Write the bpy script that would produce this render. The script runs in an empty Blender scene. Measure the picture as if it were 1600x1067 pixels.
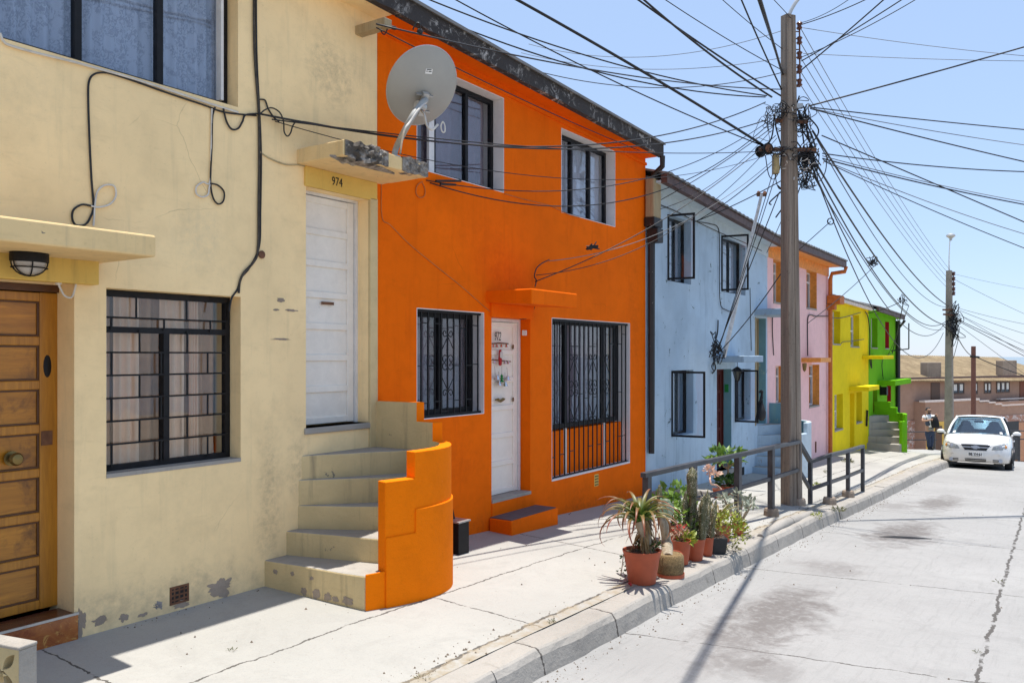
import bpy, bmesh, math, random
from mathutils import Vector, Matrix, noise as mnoise
R = math.radians
rnd = random.Random(11)
scn = bpy.context.scene
COL = scn.collection

# ------------------------------------------------------------------ camera, sky, sun, exposure
F_PX = 1300.0            # focal length in photograph pixels (1600 wide)
THETA = R(34.4)          # the camera looks this far to the left's opposite of the street axis (+X)
HOR = 555.0              # horizon row
E = 1.75                 # eye height above the near pavement
D = 5.13                 # distance from the camera to the row of facades (plane y = D)
cam = bpy.data.cameras.new("camera")
camo = bpy.data.objects.new("camera", cam); COL.objects.link(camo)
cam.sensor_width = 36; cam.lens = 36 * F_PX / 1600
cam.shift_y = (HOR - 533.5) / 1600
cam.clip_start = 0.05; cam.clip_end = 60000
camo.location = (0, 0, E)
camo.rotation_euler = (R(90), 0, THETA - R(90))
scn.camera = camo

SUN = Vector((0.075, 0.022, 1.0)).normalized()     # direction towards the sun: almost overhead
world = bpy.data.worlds.new("World"); scn.world = world; world.use_nodes = True
wn = world.node_tree.nodes; wl = world.node_tree.links
sky = wn.new("ShaderNodeTexSky"); sky.sky_type = 'NISHITA'; sky.sun_disc = False
sky.sun_elevation = math.asin(SUN.z); sky.sun_rotation = math.atan2(SUN.x, SUN.y)
sky.altitude = 50; sky.air_density = 1.0; sky.dust_density = 0.15; sky.ozone_density = 1.5
bg = wn["Background"]; bg.inputs[1].default_value = 0.118
hz_ = wn.new("ShaderNodeMix"); hz_.data_type = 'RGBA'; hz_.inputs[0].default_value = 0.60     # thin bright summer haze over the clear sky
hz_.inputs[7].default_value = (3.5, 4.7, 6.9, 1); wl.new(sky.outputs[0], hz_.inputs[6]); wl.new(hz_.outputs[2], bg.inputs[0])
sd = bpy.data.lights.new("sun", 'SUN'); sd.energy = 4.8; sd.angle = R(0.53); sd.color = (1.0, 0.965, 0.91)
so = bpy.data.objects.new("sun", sd); COL.objects.link(so)
so.rotation_euler = SUN.to_track_quat('Z', 'Y').to_euler()
so.location = (5, 0, 20)
scn.view_settings.view_transform = 'Standard'; scn.view_settings.look = 'None'
scn.view_settings.gamma = 1; scn.view_settings.exposure = 0.48
scn.render.engine = 'CYCLES'
scn.cycles.use_denoising = True
scn.cycles.max_bounces = 10; scn.cycles.diffuse_bounces = 5; scn.cycles.transparent_max_bounces = 16
scn.cycles.caustics_reflective = False; scn.cycles.caustics_refractive = False

# ------------------------------------------------------------------ measuring helpers (photo pixel -> metres)
FW = Vector((math.cos(THETA), math.sin(THETA), 0)); RT = Vector((math.sin(THETA), -math.cos(THETA), 0))
def P(px, py, depth):
    u = (px - 800) / F_PX; v = (HOR - py) / F_PX
    return (FW + RT * u + Vector((0, 0, v))) * depth + Vector((0, 0, E))
def at(px, py, Y=D):
    u = (px - 800) / F_PX
    return P(px, py, Y / (FW.y + RT.y * u))
def gx(px, Y=D): return at(px, HOR, Y).x
def gz(px, py, Y=D): return at(px, py, Y).z
def opening(pl, pr, top, bot, Y=D):      # top, bot = (px, py) on the facade
    return (gx(pl, Y), gx(pr, Y), gz(*bot, Y), gz(*top, Y))

PROF = [(-60, -1.6), (-8, -1.72), (2.76, -1.75), (4.14, -1.755), (6.6, -1.82), (10.9, -1.99), (16, -2.24), (21.2, -2.44), (26, -2.73), (30, -3.12), (34, -3.50), (37, -3.78), (38.5, -3.92), (40, -4.3), (46, -5.3), (60, -7.0), (120, -16), (400, -62)]
def prof(x):
    if x <= PROF[0][0]: return PROF[0][1] + E
    for (a, za), (b, zb) in zip(PROF, PROF[1:]):
        if x <= b:
            t = (x - a) / (b - a)
            return za + (zb - za) * t + E
    return PROF[-1][1] + E
KERB = 2.87
def zs(x, y=D): return prof(x) - 0.05 * max(0.0, min(D - y, D - KERB))
def zr(x, y=0): return zs(x, KERB) - 0.165 + 0.012 * (2.87 - abs(y + .5)) * 0
def ground_at(px, py, road=False):
    d = 6.0
    for _ in range(60):
        p = P(px, py, d)
        z = zr(p.x) if road else zs(p.x, p.y)
        d = d * (E - z) / max(1e-6, (E - p.z))
    return P(px, py, d)

# ------------------------------------------------------------------ mesh builder
OFF = {}
class MB:
    def __init__(s): s.v = []; s.f = []; s.uv = None
    def add(s, vs, fs):
        n = len(s.v); s.v += [Vector(q) for q in vs]; s.f += [tuple(i + n for i in f) for f in fs]; return s
    def hexa(s, b, t):     # 4 bottom, 4 top corners, same winding
        return s.add(list(b) + list(t), [(3, 2, 1, 0), (4, 5, 6, 7), (0, 1, 5, 4), (1, 2, 6, 5), (2, 3, 7, 6), (3, 0, 4, 7)])
    def box(s, x0, x1, y0, y1, z0, z1):
        return s.hexa([(x0, y0, z0), (x1, y0, z0), (x1, y1, z0), (x0, y1, z0)], [(x0, y0, z1), (x1, y0, z1), (x1, y1, z1), (x0, y1, z1)])
    def beam(s, p0, p1, w, h, up=(0, 0, 1)):
        p0 = Vector(p0); p1 = Vector(p1); d = (p1 - p0).normalized(); upv = Vector(up)
        sd = d.cross(upv)
        if sd.length < 1e-4: sd = d.cross(Vector((1, 0, 0)))
        sd.normalize(); u = sd.cross(d).normalized(); a = sd * w / 2; b = u * h / 2
        return s.hexa([p0 - a - b, p0 + a - b, p1 + a - b, p1 - a - b], [p0 - a + b, p0 + a + b, p1 + a + b, p1 - a + b])
    def prism(s, poly, z0, z1):     # poly: (x,y) counter-clockwise; z0/z1 number or function
        n = len(poly); g0 = z0 if callable(z0) else (lambda x, y: z0); g1 = z1 if callable(z1) else (lambda x, y: z1)
        vs = [(x, y, g0(x, y)) for x, y in poly] + [(x, y, g1(x, y)) for x, y in poly]
        fs = [tuple(range(n - 1, -1, -1)), tuple(range(n, 2 * n))] + [(i, (i + 1) % n, n + (i + 1) % n, n + i) for i in range(n)]
        return s.add(vs, fs)
    def extr(s, poly, vec):        # polygon of 3D points swept along vec
        n = len(poly); v = Vector(vec); p = [Vector(q) for q in poly]
        return s.add(p + [q + v for q in p], [tuple(range(n - 1, -1, -1)), tuple(range(n, 2 * n))] + [(i, (i + 1) % n, n + (i + 1) % n, n + i) for i in range(n)])
    def tube(s, pts, r, seg=6, cap=True):
        pts = [Vector(p) for p in pts]; n = len(pts); rr = r if isinstance(r, (list, tuple)) else [r] * n
        prev = None; rings = []
        for i in range(n):
            a = pts[max(i - 1, 0)]; b = pts[min(i + 1, n - 1)]; t = (b - a)
            if t.length < 1e-9: t = Vector((0, 0, 1))
            t.normalize()
            if prev is None:
                ref = Vector((0, 0, 1)) if abs(t.z) < .9 else Vector((1, 0, 0)); u = t.cross(ref).normalized()
            else:
                u = prev - t * prev.dot(t)
                if u.length < 1e-6: u = t.cross(Vector((0, 0, 1)))
                u.normalize()
            prev = u; w = t.cross(u)
            rings.append([pts[i] + (u * math.cos(2 * math.pi * k / seg) + w * math.sin(2 * math.pi * k / seg)) * rr[i] for k in range(seg)])
        base = len(s.v)
        for rg in rings: s.v += rg
        for i in range(n - 1):
            for k in range(seg):
                a = base + i * seg + k; b = base + i * seg + (k + 1) % seg
                s.f.append((a, b, b + seg, a + seg))
        if cap:
            s.f.append(tuple(base + k for k in range(seg - 1, -1, -1))); s.f.append(tuple(base + (n - 1) * seg + k for k in range(seg)))
        return s
    def lathe(s, prof_, c, seg=20, axis='z', sx=1, sy=1):  # profile (r, h)
        c = Vector(c); base = len(s.v); n = len(prof_)
        for r, h in prof_:
            for k in range(seg):
                a = 2 * math.pi * k / seg; x, y = r * math.cos(a) * sx, r * math.sin(a) * sy
                if axis == 'z': q = Vector((x, y, h))
                elif axis == 'x': q = Vector((h, x, y))
                else: q = Vector((x, -h, y))
                s.v.append(c + q)
        for i in range(n - 1):
            for k in range(seg):
                a = base + i * seg + k; b = base + i * seg + (k + 1) % seg
                s.f.append((a, b, b + seg, a + seg))
        s.f.append(tuple(base + k for k in range(seg - 1, -1, -1))); s.f.append(tuple(base + (n - 1) * seg + k for k in range(seg)))
        return s
    def sphere(s, c, r, su=10, sv=7, sc=(1, 1, 1)):
        p = [(r * math.sin(math.pi * i / sv) + 1e-4, -r * math.cos(math.pi * i / sv)) for i in range(sv + 1)]
        b = len(s.v); s.lathe(p, (0, 0, 0), su)
        for i in range(b, len(s.v)): q = s.v[i]; s.v[i] = Vector((q.x * sc[0], q.y * sc[1], q.z * sc[2])) + Vector(c)
        return s
    def xf(s, m, start=0):
        for i in range(start, len(s.v)): s.v[i] = m @ s.v[i]
        return s
    def build(s, name, mat, parent=None, smooth=False, bevel=0, seg=2, sub=0):
        off = OFF.get(parent, Vector((0, 0, 0))) if parent is not None else Vector((0, 0, 0))
        me = bpy.data.meshes.new(name); me.from_pydata([tuple(q - off) for q in s.v], [], s.f); me.update()
        o = bpy.data.objects.new(name, me); COL.objects.link(o)
        if isinstance(mat, (list, tuple)):
            for m in mat: me.materials.append(m)
        elif mat: me.materials.append(mat)
        if parent is not None: o.parent = parent
        OFF[o] = off
        if smooth:
            me.polygons.foreach_set("use_smooth", [True] * len(me.polygons))
            if smooth != 'full': me.set_sharp_from_angle(angle=R(40))
        if bevel:
            b = o.modifiers.new("bevel", 'BEVEL'); b.width = bevel; b.segments = seg; b.limit_method = 'ANGLE'; b.angle_limit = R(40)
        return o
def thing(name, loc, label=None, cat=None, group=None):
    o = bpy.data.objects.new(name, None); COL.objects.link(o); o.location = loc; o.empty_display_size = .2
    OFF[o] = Vector(loc)
    if label: tag(o, label, cat, group)
    return o
def tag(o, label, cat, group=None, kind=None):
    o['label'] = label; o['category'] = cat
    if group: o['group'] = group
    if kind: o['kind'] = kind
    return o
def struct(o): o['kind'] = 'structure'; return o
def top_mesh(mb, name, mat, label, cat, base, group=None, **k):   # one-mesh thing with its origin at its base
    t = bpy.data.objects.new("tmp", None); OFF[t] = Vector(base)
    o = mb.build(name, mat, t, **k); o.parent = None; o.location = base; bpy.data.objects.remove(t)
    return tag(o, label, cat, group)

# ------------------------------------------------------------------ materials
MATS = {}
class NT:
    def __init__(s, name):
        s.m = bpy.data.materials.new(name); s.m.use_nodes = True; s.t = s.m.node_tree; s.n = s.t.nodes; s.l = s.t.links
        s.b = s.n["Principled BSDF"]; s.geo = s.n.new("ShaderNodeNewGeometry"); s.pos = s.geo.outputs['Position']
        s.tc = None
    def obj(s):
        if s.tc is None: s.tc = s.n.new("ShaderNodeTexCoord")
        return s.tc.outputs['Object']
    def scale(s, vec, sc):
        m = s.n.new("ShaderNodeMapping"); m.inputs['Scale'].default_value = sc; s.l.new(vec, m.inputs[0]); return m.outputs[0]
    def noise(s, vec, scale, detail=4, rough=.55, dist=0):
        t = s.n.new("ShaderNodeTexNoise"); t.inputs['Scale'].default_value = scale; t.inputs['Detail'].default_value = detail
        t.inputs['Roughness'].default_value = rough; t.inputs['Distortion'].default_value = dist
        s.l.new(vec, t.inputs['Vector']); return t.outputs['Fac']
    def voro(s, vec, scale, feature='F1', out='Distance'):
        t = s.n.new("ShaderNodeTexVoronoi"); t.feature = feature; t.inputs['Scale'].default_value = scale
        s.l.new(vec, t.inputs['Vector']); return t.outputs[out]
    def wave(s, vec, scale, dist=2, direction='X', detail=2):
        t = s.n.new("ShaderNodeTexWave"); t.bands_direction = direction; t.inputs['Scale'].default_value = scale
        t.inputs['Distortion'].default_value = dist; t.inputs['Detail'].default_value = detail
        s.l.new(vec, t.inputs['Vector']); return t.outputs['Fac']
    def ramp(s, fac, a, b, ca=(0, 0, 0, 1), cb=(1, 1, 1, 1)):
        t = s.n.new("ShaderNodeValToRGB"); t.color_ramp.elements[0].position = a; t.color_ramp.elements[1].position = b
        t.color_ramp.elements[0].color = ca; t.color_ramp.elements[1].color = cb
        s.l.new(fac, t.inputs[0]); return t.outputs[0]
    def mix(s, fac, a, b, mode='MIX'):
        t = s.n.new("ShaderNodeMix"); t.data_type = 'RGBA'; t.blend_type = mode
        if isinstance(fac, (int, float)): t.inputs[0].default_value = fac
        else: s.l.new(fac, t.inputs[0])
        for v, i in ((a, 6), (b, 7)):
            if isinstance(v, tuple): t.inputs[i].default_value = v if len(v) == 4 else v + (1,)
            else: s.l.new(v, t.inputs[i])
        return t.outputs[2]
    def math(s, op, a, b=0.0, c=None):
        t = s.n.new("ShaderNodeMath"); t.operation = op
        for i, v in enumerate((a, b, c)):
            if v is None: continue
            if isinstance(v, (int, float)): t.inputs[i].default_value = v
            else: s.l.new(v, t.inputs[i])
        return t.outputs[0]
    def xyz(s, vec):
        t = s.n.new("ShaderNodeSeparateXYZ"); s.l.new(vec, t.inputs[0]); return t.outputs
    def comb(s, x, y, z):
        t = s.n.new("ShaderNodeCombineXYZ")
        for i, v in enumerate((x, y, z)):
            if isinstance(v, (int, float)): t.inputs[i].default_value = v
            else: s.l.new(v, t.inputs[i])
        return t.outputs[0]
    def bump(s, h, strength=.3, dist=.01, prev=None):
        t = s.n.new("ShaderNodeBump"); t.inputs['Strength'].default_value = strength; t.inputs['Distance'].default_value = dist
        s.l.new(h, t.inputs['Height'])
        if prev is not None: s.l.new(prev, t.inputs['Normal'])
        return t.outputs[0]
    def done(s, col=None, rough=.8, nrm=None, metal=0, spec=None):
        if col is not None:
            if isinstance(col, tuple): s.b.inputs['Base Color'].default_value = col + (1,) if len(col) == 3 else col
            else: s.l.new(col, s.b.inputs['Base Color'])
        if isinstance(rough, (int, float)): s.b.inputs['Roughness'].default_value = rough
        else: s.l.new(rough, s.b.inputs['Roughness'])
        s.b.inputs['Metallic'].default_value = metal
        if spec is not None: s.b.inputs['Specular IOR Level'].default_value = spec
        if nrm is not None: s.l.new(nrm, s.b.inputs['Normal'])
        return s.m
def dk(c, k): return tuple(v * k for v in c)

def plaster(name, base, streak=(.5, .45, .38), streak_amt=.35, chip=None, chip_col=(.22, .20, .19), chip_h=.3, chip_thr=.58, mott=.14, spots=0, spot_col=(.25, .3, .33), rough=.85, bump=.25, warm=None, spec=.10, blots=()):
    t = NT(name); p = t.pos
    big = t.noise(p, .9, 3, .6); col = t.mix(t.ramp(big, .3, .7), dk(base, 1 - mott), dk(base, 1 + mott * .55))
    mid = t.noise(p, 4.5, 5, .65); col = t.mix(t.ramp(mid, .45, .8), col, t.mix(.5, col, dk(base, .74)))
    if warm: col = t.mix(t.ramp(t.noise(p, .55, 2), .45, .75), col, warm)
    st = t.noise(t.scale(p, (7, 7, .55)), 1.6, 5, .65); stm = t.math('MULTIPLY', t.ramp(st, .55, .78), streak_amt)
    col = t.mix(stm, col, streak)
    fine = t.noise(p, 38, 4, .6); col = t.mix(t.math('MULTIPLY', t.ramp(fine, .62, .72), .22), col, dk(base, .55))
    cr = t.ramp(t.voro(t.mix(.12, p, t.comb(t.noise(p, 3, 4), t.noise(p, 3.3, 4), t.noise(p, 2.7, 4))), 1.15, 'DISTANCE_TO_EDGE'), .0012, .0038, (1, 1, 1, 1), (0, 0, 0, 1))
    crm = t.math('MULTIPLY', cr, t.ramp(t.noise(p, 1.0, 3), .58, .64)); col = t.mix(t.math('MULTIPLY', crm, .45), col, dk(base, .35))
    sm = t.noise(t.scale(p, (1.4, 1.4, 5)), 2.6, 6, .72, .5); col = t.mix(t.math('MULTIPLY', t.ramp(sm, .56, .72), .20), col, dk(base, .6))
    h = t.noise(p, 26, 5, .7); nrm = t.bump(h, bump, .012); nrm = t.bump(t.noise(p, 3, 3), .25, .03, nrm)
    if spots:
        sp = t.noise(p, 5.5, 6, .72, .6); m = t.ramp(sp, spots, spots + .025)
        col = t.mix(m, col, spot_col)
    for (bx, bz, rx, rz, bc, ba) in blots:      # dirt, soot and drips, plus stair shade and canopy bounce painted in
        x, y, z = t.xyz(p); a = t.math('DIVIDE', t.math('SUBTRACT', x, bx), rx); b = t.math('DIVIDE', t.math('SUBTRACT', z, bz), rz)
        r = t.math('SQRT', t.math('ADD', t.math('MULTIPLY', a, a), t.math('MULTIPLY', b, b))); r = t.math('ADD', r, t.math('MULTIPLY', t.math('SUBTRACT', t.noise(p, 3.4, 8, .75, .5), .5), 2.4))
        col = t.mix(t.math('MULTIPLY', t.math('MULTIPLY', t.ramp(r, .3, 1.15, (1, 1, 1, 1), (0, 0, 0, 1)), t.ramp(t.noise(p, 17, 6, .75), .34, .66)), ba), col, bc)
    if chip is not None:      # chip = (base height, slope along x): bare render showing just above the ground
        x, y, z = t.xyz(p)
        hh = t.math('SUBTRACT', z, t.math('ADD', t.math('MULTIPLY', x, chip[1]), chip[0]))
        near = t.math('SUBTRACT', 1.0, t.math('DIVIDE', hh, chip_h)); near = t.math('MAXIMUM', near, -1.0)
        n = t.noise(p, 4.3, 6, .62, .4)
        v = t.math('ADD', n, t.math('MULTIPLY', near, .16)); m = t.ramp(v, chip_thr, chip_thr + .012)
        cc = t.mix(t.ramp(t.noise(p, 22, 4), .35, .7), dk(chip_col, .7), dk(chip_col, 1.5))
        dirt = t.ramp(t.math('ADD', t.noise(p, 9, 4), t.math('MULTIPLY', near, .3)), .55, .95)
        col = t.mix(t.math('MULTIPLY', dirt, .35), col, (.2, .17, .14))
        col = t.mix(m, col, cc); nrm = t.bump(m, -.6, .01, nrm)
    return t.done(col, rough, nrm, spec=spec)

def simple(name, col, rough=.6, metal=0, var=.18, scale=14, bump=.0, spec=.4):
    t = NT(name); n = t.noise(t.obj(), scale, 4, .6)
    c = t.mix(t.ramp(n, .3, .72), dk(col, 1 - var), dk(col, 1 + var))
    nr = t.bump(t.noise(t.obj(), scale * 4, 4), bump, .004) if bump else None
    return t.done(c, rough, nr, metal, spec)

# cream paint with scuffs and cable-hole specks
M = {}
CREAM = (.97, .72, .385)
M['cream'] = plaster('cream_plaster', CREAM, streak=(.50, .41, .24), streak_amt=.28, chip=(-.02, -.006), chip_h=.26, chip_thr=.755, mott=.10, blots=[(4.85, 4.05, .34, .42, (.34, .27, .17), .45), (3.6, 2.6, .25, .35, (.55, .46, .30), .3), (3.55, .75, .5, .8, (.66, .51, .29), .2), (4.2, .75, .16, .7, (.30, .24, .15), .45), (4.5, .9, .16, .4, (.28, .22, .14), .4), (2.2, 3.3, .8, .3, (.66, .51, .30), .25), (3.0, .15, 1.4, .14, (.42, .34, .22), .4)])  # blots beside the stair are mostly shade painted into the cream
M['cream_worn'] = plaster('worn_cream_plaster', (.64, .49, .26), streak=(.22, .18, .12), streak_amt=.75, mott=.25, spots=.67, spot_col=(.17, .145, .12), bump=.5)
M['cream_canopy'] = plaster('broken_cream_slab', (.80, .58, .29), streak=(.28, .24, .18), streak_amt=.4, mott=.1, spots=.655, spot_col=(.17, .15, .13))
M['ochre'] = plaster('ochre_plaster', (.76, .50, .13), streak=(.26, .18, .07), streak_amt=.5, mott=.15, spots=.64, spot_col=(.2, .14, .07))
ORANGE = (.88, .145, .0008)
M['orange'] = plaster('orange_plaster', ORANGE, streak=(.60, .085, .0008), streak_amt=.38, mott=.10, bump=.3, blots=[(6.3, -.02, 1.0, .16, (.34, .07, .01), .5), (9.5, -.16, 1.3, .14, (.30, .07, .012), .5), (6.6, .72, .35, .32, (.62, .09, .001), .45), (9.0, .02, .5, .22, (.55, .09, .002), .5), (6.9, 2.95, .6, .35, (.66, .10, .001), .4), (9.5, 2.95, .5, .3, (.62, .095, .001), .4), (7.4, 2.65, .6, .3, (.66, .075, .0008), .5), (10.5, 2.2, .25, 1.6, (.55, .09, .002), .4)])  # reddest blot paints the bounce glow above the door canopy
M['orange_stair'] = plaster('rough_orange_render', (.95, .205, .001), streak=(.75, .14, .001), streak_amt=.12, mott=.06, bump=.75)
BLUE = (.45, .58, .70)
M['blue'] = plaster('pale_blue_plaster', BLUE, streak=(.24, .34, .43), streak_amt=.7, chip=(-.25, -.049), chip_h=.6, chip_thr=.74, mott=.20, spots=.635, spot_col=(.14, .18, .2), warm=(.52, .63, .72))
M['teal'] = plaster('teal_plaster', (.17, .33, .38), streak=(.3, .42, .3), streak_amt=.5, mott=.2, spots=.6, spot_col=(.34, .42, .33))
M['bluestair'] = plaster('blue_stair_paint', (.36, .46, .55), streak=(.24, .26, .28), streak_amt=.4, mott=.15, spots=.63, spot_col=(.3, .27, .24))
M['pink'] = plaster('pink_plaster', (.90, .57, .55), streak=(.7, .43, .45), streak_amt=.5, mott=.07)
M['apricot'] = simple('apricot_paint', (.78, .31, .06), .6)
M['yellow'] = plaster('yellow_plaster', (.82, .63, .012), streak=(.66, .52, .01), streak_amt=.5, mott=.08)
M['green'] = plaster('lime_green_plaster', (.17, .47, .010), streak=(.13, .4, .006), streak_amt=.55, mott=.1)
M['greystep'] = plaster('grey_step_concrete', (.37, .34, .30), streak=(.2, .17, .13), streak_amt=.4, mott=.16, spots=.66, spot_col=(.2, .17, .14))
M['farwall'] = plaster('dusty_pink_brown_plaster', (.40, .255, .19), streak=(.3, .2, .16), streak_amt=.4, mott=.12)
M['farpeel'] = plaster('peeling_brown_plaster', (.42, .23, .17), streak=(.5, .45, .42), streak_amt=.5, mott=.2, spots=.52, spot_col=(.58, .52, .5))
M['coping'] = simple('pale_coping', (.72, .62, .56), .8)

def concrete(name, base, joint_x=0, joint_y=None, x_off=0, stain=.3, warm=0, streaks=False, skew=0.0, ytilt=0.0):
    t = NT(name); p = t.pos; x, y, z = t.xyz(p)
    n1 = t.noise(p, .55, 4, .6); col = t.mix(t.ramp(n1, .3, .7), dk(base, .86), dk(base, 1.07))
    n2 = t.noise(p, 2.2, 8, .72, .3); col = t.mix(t.math('MULTIPLY', t.ramp(n2, .5, .75), stain), col, dk(base, .55))
    n3 = t.noise(p, 55, 4, .7); col = t.mix(t.math('MULTIPLY', t.ramp(n3, .55, .75), .3), col, dk(base, .55))
    n5 = t.noise(p, 11, 6, .75, .5); col = t.mix(t.math('MULTIPLY', t.ramp(n5, .6, .72), .22), col, dk(base, .5))
    n6 = t.noise(t.scale(p, (1, 1, 1)), 1.15, 9, .78, .9); col = t.mix(t.math('MULTIPLY', t.ramp(n6, .52, .66), .30), col, dk(base, .66))
    n7 = t.noise(p, 150, 3, .7); col = t.mix(t.math('MULTIPLY', t.ramp(n7, .55, .7), .35), col, dk(base, .5)); col = t.mix(t.math('MULTIPLY', t.ramp(n7, .28, .4, (1, 1, 1, 1), (0, 0, 0, 1)), .25), col, dk(base, 1.35))
    if streaks:
        sc = t.noise(t.scale(p, (2.2, 26, 1)), 1, 4, .7); col = t.mix(t.math('MULTIPLY', t.ramp(sc, .52, .78), .38), col, dk(base, .6))
        sc = t.noise(t.scale(p, (24, 3, 1)), 1, 4, .7); col = t.mix(t.math('MULTIPLY', t.ramp(sc, .56, .8), .25), col, dk(base, .65))
    speck = t.ramp(t.voro(p, 6.0), .028, .04, (1, 1, 1, 1), (0, 0, 0, 1)); col = t.mix(t.math('MULTIPLY', speck, .6), col, (.12, .1, .08))
    nrm = t.bump(t.noise(p, 45, 5, .7), .22, .006)
    jf = None
    w = t.math('MULTIPLY', t.math('SUBTRACT', t.noise(p, 3.4, 7, .75), .5), .13)
    if joint_x:
        fx = t.math('ABSOLUTE', t.math('SUBTRACT', t.math('FRACT', t.math('DIVIDE', t.math('ADD', t.math('ADD', t.math('ADD', x, x_off), t.math('MULTIPLY', y, skew)), w), joint_x)), .5))
        jf = t.math('LESS_THAN', fx, .008 / joint_x)
    for yy, wd in (joint_y or []):
        fy = t.math('LESS_THAN', t.math('ABSOLUTE', t.math('SUBTRACT', t.math('SUBTRACT', t.math('ADD', y, w), t.math('MULTIPLY', x, ytilt)), yy)), wd)
        jf = fy if jf is None else t.math('MAXIMUM', jf, fy)
    if jf is not None:
        brk = t.ramp(t.noise(p, 3.2, 4, .7), .38, .46)
        col = t.mix(t.math('MULTIPLY', t.math('MULTIPLY', jf, brk), .85), col, (.055, .047, .04)); nrm = t.bump(jf, -.5, .01, nrm)
    return t, col, nrm
t, col, nrm = concrete('pavement_concrete', (.385, .37, .335), 2.35, [(4.05, .008), (3.16, .012)], x_off=1.02, stain=.28)
# dust and dirt gathered behind the kerb stones
x, y, z = t.xyz(t.pos)
edge = t.math('LESS_THAN', t.math('ABSOLUTE', t.math('SUBTRACT', t.math('ADD', y, t.math('MULTIPLY', t.noise(t.pos, 2.5, 5, .7), .3)), 3.24)), .085)
col = t.mix(t.math('MULTIPLY', edge, t.ramp(t.noise(t.pos, 9, 5, .7), .35, .7)), col, (.30, .24, .16))
M['pavement'] = t.done(col, .88, nrm, spec=.2)
t, col, nrm = concrete('road_concrete', (.315, .305, .29), 2.75, [(.42, .014)], x_off=.705, stain=.34, streaks=True, skew=.2, ytilt=.022)
x, y, z = t.xyz(t.pos)
def blob(t, col, cx, cy, rx, ry, c, amt, thr=.0):
    x, y, z = t.xyz(t.pos)
    a = t.math('DIVIDE', t.math('SUBTRACT', x, cx), rx); b = t.math('DIVIDE', t.math('SUBTRACT', y, cy), ry)
    r = t.math('SQRT', t.math('ADD', t.math('MULTIPLY', a, a), t.math('MULTIPLY', b, b)))
    r = t.math('ADD', r, t.math('MULTIPLY', t.math('SUBTRACT', t.noise(t.pos, 2.6, 8, .75, .6), .5), 2.6))
    m = t.ramp(r, .35, 1.15, (1, 1, 1, 1), (0, 0, 0, 1))
    m = t.math('MULTIPLY', t.math('MULTIPLY', m, t.ramp(t.noise(t.pos, 14, 5, .7), .22, .50)), amt)
    return t.mix(m, col, c)
M['_road'] = (t, col, nrm)
def finish_road():
    t, col, nrm = M['_road']
    for (px, py, rx, ry, amt) in ((1215, 955, 1.15, .45, .95), (1150, 1000, .6, .35, .75), (1130, 1035, .4, .3, .6), (1410, 832, 1.5, .5, .95), (1465, 787, 1.6, .4, .9), (1300, 885, .5, .4, .5), (1210, 1050, .3, .2, .5), (1400, 790, .8, .4, .5)):
        g = ground_at(px, py, True); col = blob(t, col, g.x, g.y, rx, ry, (.15, .135, .125), amt)
    M['road'] = t.done(col, .85, nrm, spec=.25)
finish_road()
t, col, nrm = concrete('kerb_concrete', (.36, .33, .29), 1.0, None, stain=.5)
sp = t.ramp(t.noise(t.pos, 5, 8, .75, .6), .55, .68); col = t.mix(t.math('MULTIPLY', sp, .55), col, (.2, .18, .15))
nrm = t.bump(t.noise(t.pos, 9, 6, .7), .6, .02, nrm)
M['kerb'] = t.done(col, .9, nrm, spec=.2)
t, col, nrm = concrete('dry_ground', (.42, .36, .28), 0, None, stain=.5); M['ground'] = t.done(col, .95, nrm)
t = NT('sea_water'); M['sea'] = t.done((.03, .09, .16), .12, t.bump(t.noise(t.pos, .05, 4), .2, 1.0))

# timber, metal, paint
def wood(name, c1, c2, axis=(1, 1, .08), rough=.45, worn=None):
    t = NT(name); v = t.scale(t.pos, axis); g = t.noise(v, 14, 6, .7, 1.2); col = t.mix(t.ramp(g, .32, .68), c1, c2)
    g2 = t.noise(v, 60, 4, .7); col = t.mix(t.math('MULTIPLY', t.ramp(g2, .5, .75), .35), col, dk(c1, .5))
    if worn: col = t.mix(t.ramp(t.noise(t.pos, 3.2, 6, .7, .5), .5, .66), col, worn)
    return t.done(col, rough, t.bump(g, .15, .004))
M['door_wood'] = wood('varnished_door_timber', (.29, .105, .007), (.54, .22, .016), (.08, 1, 1), .30, worn=(.15, .055, .007))
M['door_rail'] = wood('varnished_stile_timber', (.31, .115, .008), (.50, .21, .016), (1, 1, .08), .35)
M['door_dark'] = simple('dark_stained_timber', (.09, .035, .012), .4)
M['oldwood'] = wood('weathered_timber', (.30, .22, .12), (.42, .33, .19), (1, 1, .1), .8)
t = NT('weathered_pole'); v = t.scale(t.pos, (9, 9, .35)); g = t.noise(v, 2.2, 7, .72, .4)
c = t.mix(t.ramp(g, .3, .7), (.12, .088, .066), (.34, .27, .205)); c = t.mix(t.math('MULTIPLY', t.ramp(t.noise(t.pos, 30, 4), .6, .7), .5), c, (.1, .07, .05))
M['pole'] = t.done(c, .85, t.bump(g, .5, .02))
M['polecon'] = simple('pole_concrete', (.30, .25, .20), .85, var=.2, scale=6, bump=.3)
M['polebrown'] = simple('rusty_brown_pole', (.16, .065, .045), .7)
def painted(name, col, peel, peel_thr=.62, rough=.5, grime=.2):
    t = NT(name); n = t.noise(t.pos, 7, 7, .75, .4); c = t.mix(t.ramp(n, .35, .75), dk(col, 1 - grime), dk(col, 1.03))
    c = t.mix(t.ramp(t.noise(t.pos, 12, 6, .7), peel_thr, peel_thr + .02), c, peel)
    return t.done(c, rough, t.bump(t.noise(t.pos, 40, 4), .1, .004))
M['white_door'] = painted('scuffed_white_door_paint', (.86, .80, .71), (.42, .38, .36), .69, grime=.12)
M['white_door2'] = painted('white_door_paint', (.88, .80, .70), (.6, .5, .4), .76, grime=.08)
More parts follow.
